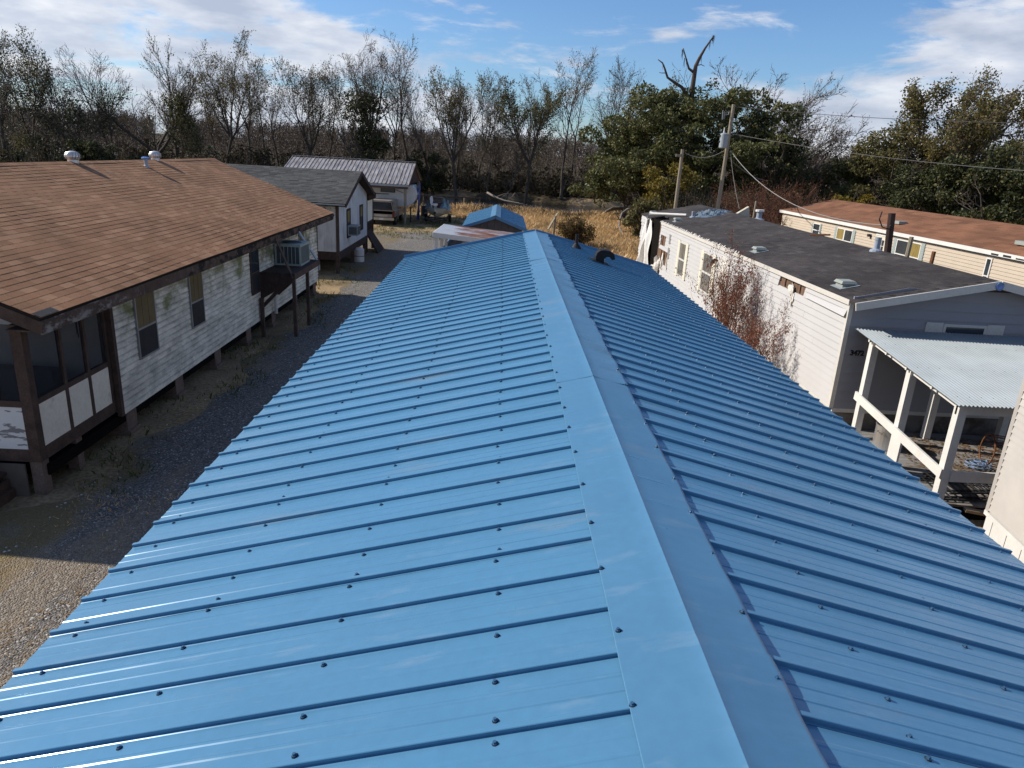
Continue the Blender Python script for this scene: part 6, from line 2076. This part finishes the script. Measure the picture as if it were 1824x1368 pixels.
def place_tree(tr, loc, name, lab, cat='tree', leafs=(), group=None, bark=None, twig=None, rz=0.0, trunk_n=6):
    t = T(name, lab, cat, tuple(loc), 0, group)
    V, F = segs_arr(tr.trunk, trunk_n)
    me = np_mesh('trunk', V, [F], [bark or m_bark], smooth=True)
    o = bpy.data.objects.new('trunk', me); o.parent = t.root; COL.objects.link(o)
    L = [(c, s_, LEAF[k]) for (k, n, size, sig, pick) in leafs for c, s_ in [tr.leaves(n, size, sig, pick)]]
    o = bpy.data.objects.new('crown', crown_mesh('crown', tr.crown, L, tr.r, twig)); o.parent = t.root; COL.objects.link(o)
    return t

def base_at(px, Y):
    d = cam_dir(px, 300)
    x = d.x / d.y * Y
    return Vector((x, Y, float(ground_h(np.array([x]), np.array([Y]))[0])))

def height_to(px, py, Y):
    return P(px, py, Y).z - G

# (px of the trunk, px of the top, top py, Y, fork, leaders, spread, lean, name, label, leaves)
FAR = 'trees on the far bank'
TREES = [
    (2, 10, 74, 86, .30, 4, .60, (.05, 0), 'bare_tree', 'bare tree with thick pale limbs cut by the left edge', [('olive', 555, 0.104, .5, .5)]),
    (62, 68, 66, 92, .42, 5, .42, (.0, 0), 'leafy_tree', 'tall sparse olive tree next to the left edge tree', [('olive', 6669, 0.104, .6, 1), ('dark', 2137, 0.120, .6, .6)]),
    (150, 128, 108, 90, .30, 5, .60, (-.12, 0), 'evergreen_tree', 'dark leaning evergreen with its crown drooping left', [('dark', 4875, 0.120, .6, 1)]),
    (218, 178, 62, 95, .38, 5, .55, (-.17, 0), 'bare_tree', 'bare fan shaped tree leaning left over the brown roof', []),
    (275, 262, 66, 98, .36, 3, .62, (.0, 0), 'bare_tree', 'big bare tree with a heavy forked trunk, left part of the row', []),
    (312, 330, 96, 100, .40, 4, .36, (.04, 0), 'bare_tree', 'narrow half bare tree right of the big forked one', [('olive', 1667, 0.096, .5, .7)]),
    (352, 350, 168, 97, .30, 5, .40, (0, 0), 'evergreen_tree', 'small dark evergreen low between two bare trees', [('olive', 2778, 0.104, .5, 1), ('dark', 2565, 0.120, .5, .8)]),
    (402, 400, 100, 104, .42, 6, .58, (0, 0), 'leafy_tree', 'yellow olive leafed tree above the brown roof ridge end', [('yellow', 4816, 0.104, .55, .8), ('olive', 1482, 0.104, .5, .5)]),
    (478, 480, 124, 108, .42, 4, .34, (0, 0), 'bare_tree', 'thin bare tree behind the grey house roof', []),
    (545, 545, 126, 104, .36, 6, .55, (0, 0), 'leafy_tree', 'round half bare olive tree above the tin roof left end', [('olive', 3519, 0.104, .5, .8)]),
    (612, 598, 160, 106, .38, 4, .40, (-.05, 0), 'bare_tree', 'small bare tree left of the ivy clad one', [('olive', 741, 0.096, .5, .5)]),
    (655, 652, 95, 102, .40, 5, .46, (.0, 0), 'ivy_clad_tree', 'tall bare topped tree with a dense dark ivy column', [('olive', 555, 0.096, .4, .4)]),
    (728, 726, 104, 104, .44, 4, .36, (0, 0), 'bare_tree', 'pale slim tree with thin olive leaves right of the ivy column', [('yellow', 926, 0.096, .5, .5)]),
    (772, 760, 168, 103, .34, 3, .70, (-.20, 0), 'bare_tree', 'dark crooked bare tree leaning left, mid row', []),
    (815, 805, 108, 100, .40, 5, .48, (-.03, 0), 'leafy_tree', 'tall tree with a yellow olive left flank above the blue shed', [('yellow', 2778, 0.104, .55, .45), ('olive', 2408, 0.096, .5, .6)]),
    (868, 862, 178, 101, .40, 4, .30, (0, 0), 'bare_tree', 'narrow shaggy tree right of the yellow flanked one', [('olive', 1296, 0.096, .4, .8)]),
    (902, 922, 215, 100, .45, 3, .40, (.12, 0), 'bare_tree', 'low crooked snag leaning right, over the blue shed', []),
    (940, 938, 112, 101, .38, 4, .62, (0, 0), 'leafy_tree', 'v shaped dark olive tree straight above the blue ridge', [('olive', 4816, 0.120, .5, .8), ('dark', 1710, 0.120, .5, .5)]),
    (1003, 1010, 120, 102, .40, 6, .44, (0, 0), 'bare_tree', 'round headed pale bare tree right of the v shaped one', [('olive', 1296, 0.088, .5, .8)]),
    (1066, 1074, 134, 104, .44, 4, .36, (.03, 0), 'bare_tree', 'slender bare tree left of the live oak', [('olive', 926, 0.088, .5, .7)]),
    (1150, 1142, 148, 92, .38, 5, .50, (0, 0), 'leafy_tree', 'yellow green tree peeping out behind the live oak', [('yellow', 5928, 0.120, .6, 1), ('olive', 2778, 0.104, .6, .8)]),
]
for i, (pb, ptx, pty, Y, fork, nl, sp, lean, nm, lab, lf) in enumerate(TREES):
    b = base_at(pb, Y)
    H = height_to(ptx, pty, Y) * .97
    v_ = np.random.default_rng(500 + i)
    narrow = sp <= .42 or i % 5 == 3
    tr = Tree(100 + i * 7).grow(H * 1.0, fork * (.62 if narrow else v_.uniform(.75, 1.1)), (1 + i % 2 if narrow else nl), (.10 if narrow else sp), ((0, 15, 7, 5) if narrow else (0, 10, 7, 5)), lean=lean, up=v_.uniform(.05, .15), wob=v_.uniform(.09, .15), bspread=v_.uniform(.55, .9), r=H * (.024 if 'forked' in lab or 'thick' in lab else .016), rmin=.019)
    place_tree(tr, b, nm, lab, 'tree', lf, FAR)
# live oak: broad crown of leaf clumps on spreading limbs, down to the ground on the left
def oak(name, lab, px, Y, W_, H, nleaf, seed, kind, lobes, leafsize=.24, wind=(0, 0, 0), group=None, cat='tree', hollow=.72, zlow=.12, lr=(.045, .12), rag=.22):
    rng = np.random.default_rng(seed)
    b = base_at(px, Y)
    tr = Tree(seed)
    tr.grow(H * .92, .20, 6, .9, (0, 5, 4, 3), r=H * .035, up=.05, wind=wind, wob=.18)
    L = []
    cs, ss = [], []
    for k in range(lobes):
        a = rng.random() * 6.28
        q = rng.random() ** .5
        z = H * (zlow + (.93 - zlow) * rng.random() ** .75)
        env = math.sqrt(max(.03, 1 - ((z / H - .42) / .60) ** 2))
        e_ = env * (1 + rag * math.sin(3 * a + seed) * math.sin(5 * z / H * 3 + seed) + rng.normal(0, rag * .35))
        c0 = np.array([math.cos(a) * q * W_ * .5 * e_, math.sin(a) * q * W_ * .38 * e_, z * (1 + .10 * math.sin(2 * a + seed * 1.7))])
        r = H * rng.uniform(*lr)
        m = int(nleaf / lobes * rng.uniform(.6, 1.4) * (r / (H * (lr[0] + lr[1]) / 2)) ** 2)
        v = rng.normal(0, 1, (m, 3))
        v /= np.linalg.norm(v, axis=1, keepdims=True)
        rr_ = r * (hollow + (1.05 - hollow) * rng.random((m, 1)) ** .7)
        cs.append(c0 + v * rr_ * np.array([1.25, 1.25, .8]) + rng.normal(0, .10, (m, 3)))
        ss.append(leafsize * (.55 + .8 * rng.random(m)))
    t = T(name, lab, cat, tuple(b), 0, group)
    V, F = segs_arr(tr.trunk, 7)
    o = bpy.data.objects.new('trunk', np_mesh('trunk', V, [F], [m_bark], smooth=True)); o.parent = t.root; COL.objects.link(o)
    C_, S_ = np.concatenate(cs), np.concatenate(ss)
    mixm = rng.random(len(C_)) < (.22 if kind in ('oak', 'dark') else 0)
    lf = [(C_[~mixm], S_[~mixm], LEAF[kind]), (C_[mixm], S_[mixm], LEAF['olive'])]
    o = bpy.data.objects.new('crown', crown_mesh('crown', tr.crown, lf, rng)); o.parent = t.root; COL.objects.link(o)
    return t
oak('climbing_ivy', 'dense dark ivy column climbing the tall bare topped tree', 652, 101.4, 6.2, 12.6, 9000, 41, 'dark', 46, .15, cat='climbing plant', zlow=.02)
oak('live_oak', 'broad dark green live oak behind the utility poles', 1232, 66, 18.5, 12.0, 56000, 5, 'oak', 210, .135, lr=(.030, .085), rag=.28)
oak('live_oak', 'low green oak bough mass hanging over the water left of the poles', 1120, 68, 9.5, 7.6, 16000, 6, 'oak', 80, .13, zlow=.2, lr=(.04, .10), rag=.3)
oak('evergreen_tree', 'dark evergreen right of the tall utility pole', 1365, 62, 7.5, 10.0, 12000, 9, 'dark', 80, .135, lr=(.035, .09), rag=.3)
# dead snag standing out of the live oak
sy_ = 66.0
t = T('dead_snag', 'bare dead snag with two crooked arms rising out of the live oak', 'dead tree', tuple(base_at(1232, sy_)))
def snag(pts, r0, r1):
    return [P(x, y, sy_) for x, y in pts], [r0 + (r1 - r0) * k / (len(pts) - 1) for k in range(len(pts))]
mb = MB()
p_, r_ = snag([(1222, 300), (1230, 210), (1233, 158), (1239, 118), (1246, 103), (1256, 86), (1272, 63)], .30, .05)
mb.tube(p_, r_, 7)
t.part('trunk', mb, m_snag, smooth=True)
for pts, a, b in (([(1237, 130), (1227, 122), (1223, 108), (1217, 86)], .13, .04), ([(1228, 175), (1214, 155), (1200, 146), (1189, 138), (1184, 122), (1180, 112), (1172, 106)], .16, .04), ([(1240, 117), (1249, 115), (1255, 118)], .05, .02), ([(1186, 130), (1178, 130), (1174, 129)], .04, .02)):
    p_, r_ = snag(pts, a, b)
    mb = MB(); mb.tube(p_, r_, 6); t.part('limb', mb, m_snag, smooth=True)
mb = MB()
rr = random.Random(4)
for k in range(26):
    x, y = rr.choice([(1250, 97), (1258, 82), (1265, 72), (1271, 64), (1217, 88), (1221, 104), (1181, 114), (1186, 132)])
    a = P(x + rr.uniform(-2, 3), y + rr.uniform(-1, 2), sy_)
    mb.tube([a, a + Vector((rr.uniform(-.1, .1), 0, -rr.uniform(.3, .9)))], [.03, .008], 3)
t.part('hanging_moss', mb, m_twig, kind='stuff')

# windswept bare tree and the trees behind the tan trailer
tr = Tree(301).grow(height_to(1395, 116, 74) * 1.0, .26, 8, .80, (0, 10, 8, 6), lean=(.08, 0), wind=(.07, 0, 0), up=.06, r=.34, rmin=.02)
place_tree(tr, base_at(1352, 74), 'bare_tree', 'large windswept bare tree leaning right of the live oak', 'tree', [('brown', 2600, .085, .5, .8)], 'trees right of the live oak')
tr = Tree(317).grow(height_to(1460, 235, 84), .30, 5, .5, (0, 7, 6, 4), r=.15, rmin=.02)
place_tree(tr, base_at(1470, 84), 'bare_tree', 'small grey bare tree low beyond the windswept one', 'tree', [], 'trees right of the live oak')
tr = Tree(305).grow(height_to(1672, 140, 60), .34, 6, .58, (0, 8, 7, 5), lean=(.03, 0), wind=(.035, 0, 0), up=.07, r=.34, rmin=.018)
place_tree(tr, base_at(1650, 60), 'leafy_tree', 'tall olive and bronze tree behind the tan trailer', 'tree', [('olive', 11000, .105, .45, .9), ('yellow', 7000, .105, .45, .5)], 'trees right of the live oak')
tr = Tree(306).grow(height_to(1750, 195, 57), .32, 5, .6, (0, 7, 7, 5), lean=(.06, 0), wind=(.06, 0, 0), r=.22, rmin=.018)
place_tree(tr, base_at(1715, 57), 'leafy_tree', 'windblown thinly leaved tree right of the tall bronze one', 'tree', [('olive', 5200, .10, .45, .9), ('brown', 2000, .10, .4, .6)], 'trees right of the live oak')
oak('leafy_tree', 'rounded olive tree left of the tall bronze tree', 1590, 60, 7.5, 8.6, 23400, 12, 'olive', 60, 0.105, group='trees right of the live oak')
oak('evergreen_tree', 'dense dark evergreen behind the middle of the tan trailer roof', 1660, 53, 8.0, 6.8, 23400, 14, 'dark', 50, 0.112, group='trees right of the live oak')
oak('evergreen_tree', 'dark evergreen mass at the right edge of the trees', 1800, 50, 7.0, 7.2, 21600, 15, 'dark', 46, 0.112, group='trees right of the live oak')
oak('leafy_tree', 'olive green tree at the far right edge', 1838, 54, 6.0, 9.2, 16200, 16, 'olive', 40, 0.112, group='trees right of the live oak')
oak('evergreen_tree', 'low dark evergreen left of the tan trailer roof end', 1500, 62, 6.5, 6.6, 16200, 17, 'oak', 40, 0.119, group='trees right of the live oak')
oak('evergreen_tree', 'olive evergreen low behind the right half of the tan trailer', 1745, 52, 6.0, 5.6, 14400, 18, 'oak', 36, 0.112, group='trees right of the live oak')
oak('golden_shrub', 'yellow green shrub behind the tan trailer ridge', 1537, 55, 3.6, 4.3, 3200, 19, 'gold', 22, .14, cat='shrub', zlow=.2)
oak('golden_shrub', 'golden leaved shrub beside the shorter utility pole', 1190, 56, 5.0, 5.0, 7000, 20, 'gold', 44, .12, cat='shrub', zlow=.1)
oak('green_shrub', 'green shrub at the torn end of the white trailer', 1160, 52, 2.8, 3.2, 3000, 22, 'olive', 24, .11, cat='shrub', zlow=.1)
oak('evergreen_tree', 'dark evergreen standing low left above the brown roof', 30, 84, 8.0, 4.6, 7000, 23, 'dark', 50, .15, group=FAR)
oak('evergreen_tree', 'dark bushy evergreen below the leaning tree, left', 160, 84, 9.0, 5.8, 8000, 24, 'dark', 50, .15, group=FAR)
oak('evergreen_tree', 'low dark evergreen behind the turbine vents', 250, 86, 7.0, 4.6, 6000, 25, 'dark', 40, .15, group=FAR)
oak('evergreen_tree', 'low dark evergreen above the brown roof ridge end', 330, 88, 5.5, 4.6, 4500, 26, 'dark', 30, .15, group=FAR)
oak('evergreen_tree', 'dark thicket of an evergreen right of the tin roof', 760, 103, 6.5, 6.0, 5000, 27, 'dark', 36, .16, group=FAR)

# slim bare trees of the back row, hard to tell from one another
fill = np.random.default_rng(88)
for k in range(16):
    px = 20 + 1080 * (k + fill.random()) / 16
    Y = 108 + 12 * fill.random()
    py = 120 + 70 * fill.random()
    H = height_to(px, py, Y)
    tr = Tree(900 + k).grow(H, fill.uniform(.35, .5), int(fill.integers(2, 5)), fill.uniform(.25, .5), (0, 7, 6, 5), lean=(fill.normal(0, .06), 0), r=H * .012, rmin=.018)
    ordn = 'first second third fourth fifth sixth seventh eighth ninth tenth eleventh twelfth thirteenth fourteenth fifteenth last'.split()[k]
    place_tree(tr, base_at(px, Y), 'bare_tree', ordn + ' slim bare tree from the left in the back row of the far bank', 'tree', [('olive', int(fill.integers(0, 500)), .11, .5, .6)], 'slim bare trees in the back row')

# brown bush beyond the roof, rust leaved shrub beside the trailer, bare thicket before the tan trailer
def shrub(name, lab, loc, H, nst, spread, seed, leafs, kids=(0, 5, 5), rmin=.006, twig=None, cat='shrub', up=.05, r=.02, wob=.16):
    tr = Tree(seed)
    for k in range(nst):
        a = tr.r.random() * 6.28
        q = tr.r.random() * .35 * spread
        s_ = spread * tr.r.uniform(.2, 1.0)
        tr.branch((math.cos(a) * q, math.sin(a) * q, 0), (math.cos(a) * s_, math.sin(a) * s_, 1), H * tr.r.uniform(.7, 1.05), r, 1, kids, up, (0, 0, 0), wob, .6, .2, rmin)
    t = T(name, lab, cat, tuple(loc))
    V, F = segs_arr(tr.trunk, 4)
    o = bpy.data.objects.new('stems', np_mesh('stems', V, [F], [twig or m_twig])); o.parent = t.root; COL.objects.link(o)
    L = [(c, s2_, LEAF[k]) for (k, n, size, sig, pick) in leafs for c, s2_ in [tr.leaves(n, size, sig, pick)]]
    o = bpy.data.objects.new('foliage', crown_mesh('foliage', tr.crown, L, tr.r, twig)); o.parent = t.root; COL.objects.link(o)
m_rtwig = M('red_brown_twigs', (.13, .065, .045), .9, .1, var=.2)
shrub('brown_bush', 'round brown leaved bush in the dry field beyond the blue roof', (4.75, 46.5, G), 1.75, 22, .8, 401, [('brown', 4200, .060, .22, 1), ('gold', 1500, .055, .2, .7)])
shrub('rust_shrub', 'tall rust leaved shrub growing between the blue roof and the white trailer', (6.62, 19.6, G), 2.95, 18, .50, 402, [('rust', 8200, .032, .12, 1)], (0, 7, 5), rmin=.004, twig=m_rtwig, r=.018, up=.10)
shrub('rust_shrub', 'lower rust leaved shrub in front of the tall one by the white trailer', (6.72, 17.4, G), 2.1, 10, .42, 403, [('rust', 4000, .031, .11, 1)], (0, 6, 5), rmin=.004, twig=m_rtwig, r=.014, up=.08)
for i, (px, Y, H, n) in enumerate(((1362, 46, 4.4, 26), (1405, 47, 4.6, 26), (1450, 48.5, 3.9, 22), (1330, 50, 4.4, 22))):
    lab = ['reddish bare thicket bush left of the tan trailer corner', 'reddish bare thicket bush over the tan trailer roof end', 'thin bare thicket bush against the tan trailer wall', 'reddish bare thicket bush behind the tall utility pole'][i]
    shrub('thicket_bush', lab, base_at(px, Y), H, n, .7, 420 + i, [('rust', 300, .06, .25, .6), ('brown', 500, .07, .25, .6)], (0, 6, 5), rmin=.009, twig=m_rtwig, r=.03)
shrub('thicket_bush', 'bare vine stems climbing in front of the tan trailer wall', base_at(1425, 43), 3.3, 16, .5, 431, [], (0, 5, 4), rmin=.008, twig=m_rtwig, r=.02)
# dead crooked branch and logs near the water
dbp = lambda x, y, Y: P(x, y, Y)
t = T('dead_branch', 'grey crooked dead branch bending down over the dry field', 'branch', (11.0, 60, G))
mb = MB(); mb.tube([P(1132, 372, 60), P(1118, 373, 60), P(1108, 380, 59), P(1104, 392, 58), P(1103, 404, 57), P(1108, 414, 56), P(1114, 424, 55.5)], [.14, .12, .09, .075, .07, .06, .03], 7); t.part('trunk', mb, m_dead, smooth=True)
for pts, r in (([(1104, 392), (1099, 384), (1098, 378)], .05), ([(1103, 404), (1097, 411), (1095, 403)], .06), ([(1108, 414), (1114, 412), (1122, 416)], .04)):
    mb = MB(); mb.tube([P(x, y, 57.5) for x, y in pts], [r, r * .7, r * .3], 6); t.part('limb', mb, m_snag, smooth=True)
mb = MB(); mb.tube([P(1079, 377, 70), P(1090, 372, 70.5), P(1102, 371, 71), P(1125, 372, 72)], [.13, .17, .17, .2], 8)
solo('pale_log', mb.mesh('pale_log', m_dead, (12, 70, G), True), 'pale driftwood log lying at the water under the oak', 'log', (12, 70, G))
t = T('fallen_tree', 'bleached fallen tree with spidery limbs lying in the water', 'fallen tree', (1.5, 84, WATER_Z))
mb = MB(); mb.tube([P(868, 343, 86), P(880, 350, 85), P(898, 357, 84), P(920, 361, 83), P(942, 366, 82)], [.12, .11, .09, .06, .03], 7); t.part('trunk', mb, m_dead, smooth=True)
rr = random.Random(6)
for k in range(9):
    x = 878 + k * 7.5
    y = 348 + k * 2.0
    a = P(x, y, 84.5)
    s_ = rr.choice((-1, 1))
    q = a + Vector((rr.uniform(.1, .9), rr.uniform(-.3, .3), s_ * rr.uniform(.3, .9)))
    w_ = q + Vector((rr.uniform(.1, .7), 0, rr.uniform(-.5, .2)))
    mb = MB(); mb.tube([a, q, w_], [.055, .04, .015], 5)
    for e in range(3):
        z_ = a.lerp(w_, .4 + .2 * e)
        mb.tube([q.lerp(w_, e / 3), q.lerp(w_, e / 3) + Vector((rr.uniform(-.1, .5), 0, rr.uniform(-.45, .35)))], [.025, .008], 4)
    t.part('limb', mb, m_dead)

# brush along the far bank and on the right, and the far woods
def brush(name, lab, cx, cy, hh, kind, seed, per, sz, twigs=.12, rad=1.5):
    rng = np.random.default_rng(seed)
    n = len(cx)
    i = np.repeat(np.arange(n), per)
    m = len(i)
    z = rng.random(m) ** .85
    w = rad * (1.1 - .75 * z)
    c = np.stack([cx[i] + rng.normal(0, 1, m) * w * .7, cy[i] + rng.normal(0, 1, m) * w * .5, ground_h(cx[i], cy[i]) + z * hh[i]], 1)
    V, F = leaf_arr(c, sz * (.5 + .9 * rng.random(m)), rng)
    k = int(m * twigs)
    j = rng.integers(0, n, k)
    p0 = np.stack([cx[j] + rng.normal(0, .8, k), cy[j] + rng.normal(0, .6, k), ground_h(cx[j], cy[j]) + rng.random(k) * hh[j] * .5], 1)
    p1 = p0 + np.stack([rng.normal(0, .6, k), rng.normal(0, .4, k), hh[j] * rng.uniform(.3, .8, k)], 1)
    S = np.concatenate([p0, p1, np.full((k, 1), .022), np.full((k, 1), .008)], 1)
    V2, F2 = segs_arr(S, 3)
    solo(name, np_mesh(name, np.concatenate([V, V2]), [np.concatenate([F, F2 + len(V)])], [LEAF[kind], m_twig], [np.concatenate([np.zeros(len(F)), np.ones(len(F2))])]), lab, None, kind='stuff')
n = 680
bx_ = -120 + 240 * NR.random(n)
by_ = bank_far(bx_) + .5 + 12 * NR.random(n) ** 1.4
brush('undergrowth', 'dark tangled brush along the far bank of the bayou', bx_, by_, 1.4 + 3.2 * NR.random(n) ** 1.5, 'under', 51, 170, .20, .20)
n = 45
bx_ = -120 + 240 * NR.random(n)
by_ = bank_far(bx_) + .2 + 8 * NR.random(n)
brush('undergrowth', 'dark green bushes among the brush of the far bank', bx_, by_, 1.6 + 3.4 * NR.random(n) ** 1.5, 'dark', 52, 170, .20, .06)
n = 110
bx_ = 16 + 44 * NR.random(n)
by_ = 62 + 12 * NR.random(n)
brush('undergrowth', 'brown and green brush behind the tan trailer', bx_, by_, 1.6 + 3.2 * NR.random(n), 'under', 53, 200, .15, .3)
n = 60
bx_ = 13.5 + 6 * NR.random(n)
by_ = 49 + 8 * NR.random(n)
brush('undergrowth', 'brown brush round the foot of the utility poles', bx_, by_, 1.2 + 2.4 * NR.random(n), 'under', 54, 170, .11, .5)
n = 90
bx_ = -60 + 46 * NR.random(n)
by_ = 78 + 10 * NR.random(n)
brush('undergrowth', 'dark brush on the left behind the brown roof', bx_, by_, 1.8 + 3.0 * NR.random(n), 'under', 55, 190, .18, .25)
n = 110
bx_ = -9 + 30 * NR.random(n)
by_ = bank_near(bx_) + .3 - 1.6 * NR.random(n)
brush('bank_weeds', 'dry brown weeds on the near bank of the bayou', bx_, by_, .25 + .45 * NR.random(n), 'brown', 56, 60, .07, .8, rad=.6)

# far woods: thousands of bare trunks reading as one brown grey mass
protos = []
for k in range(6):
    tr = Tree(700 + k).grow(10.0, .45, 3, .36, (0, 5, 4), r=.11, rmin=.035)
    protos.append((np.array(tr.trunk), np.array(tr.crown), np.array(tr.tips)))
rng = np.random.default_rng(77)
Vs, Fs, mi = [], [], []
o = 0
m_far = M('far_bark', (.13, .108, .09), .95, .1, var=.2, nscale=.08)
m_farl = MI('far_leaves', [(.095, .070, .050), (.125, .090, .064), (.11, .086, .056), (.14, .10, .072), (.085, .070, .046)], .9)
for k in range(1150):
    Y = 118 + 260 * rng.random() ** 1.25
    X = (-1.05 + 2.15 * rng.random()) * Y
    tk_, cr_, tp_ = protos[k % 6]
    s_ = (P(912, 240, Y).z - G) / 10.0 * rng.uniform(.72, 1.05)
    s_ = min(s_, 1.35)
    a = rng.random() * 6.28
    R = np.array([[math.cos(a), -math.sin(a), 0], [math.sin(a), math.cos(a), 0], [0, 0, 1]])
    base = np.array([X, Y, G - .2])
    def tf(S):
        q = S.copy()
        q[:, :3] = (q[:, :3] * s_) @ R.T + base
        q[:, 3:6] = (q[:, 3:6] * s_) @ R.T + base
        q[:, 6:] *= s_ * (1.0 + Y / 400)
        return q
    V, F = segs_arr(np.concatenate([tf(tk_), tf(cr_)]), 3)
    Vs.append(V); Fs.append(F + o); mi.append(np.zeros(len(F))); o += len(V)
    m = 260
    t_ = tp_[rng.integers(0, len(tp_), m), :3] * s_ @ R.T + base + rng.normal(0, .5, (m, 3))
    t2 = np.stack([base[0] + rng.normal(0, 2.4, 260), base[1] + rng.normal(0, 1.5, 260), G + 6.5 * s_ * rng.random(260) ** .8], 1)
    t_ = np.concatenate([t_, t2])
    V, F = leaf_arr(t_, .135 * (.5 + .8 * rng.random(len(t_))) * (.8 + Y / 400), rng, .5)
    Vs.append(V); Fs.append(F + o); mi.append(np.ones(len(F))); o += len(V)
solo('far_woods', np_mesh('far_woods', np.concatenate(Vs), [np.concatenate(Fs)], [m_far, m_farl], [np.concatenate(mi)]), 'brown grey bare woods beyond the bayou up to the horizon', None, kind='stuff')
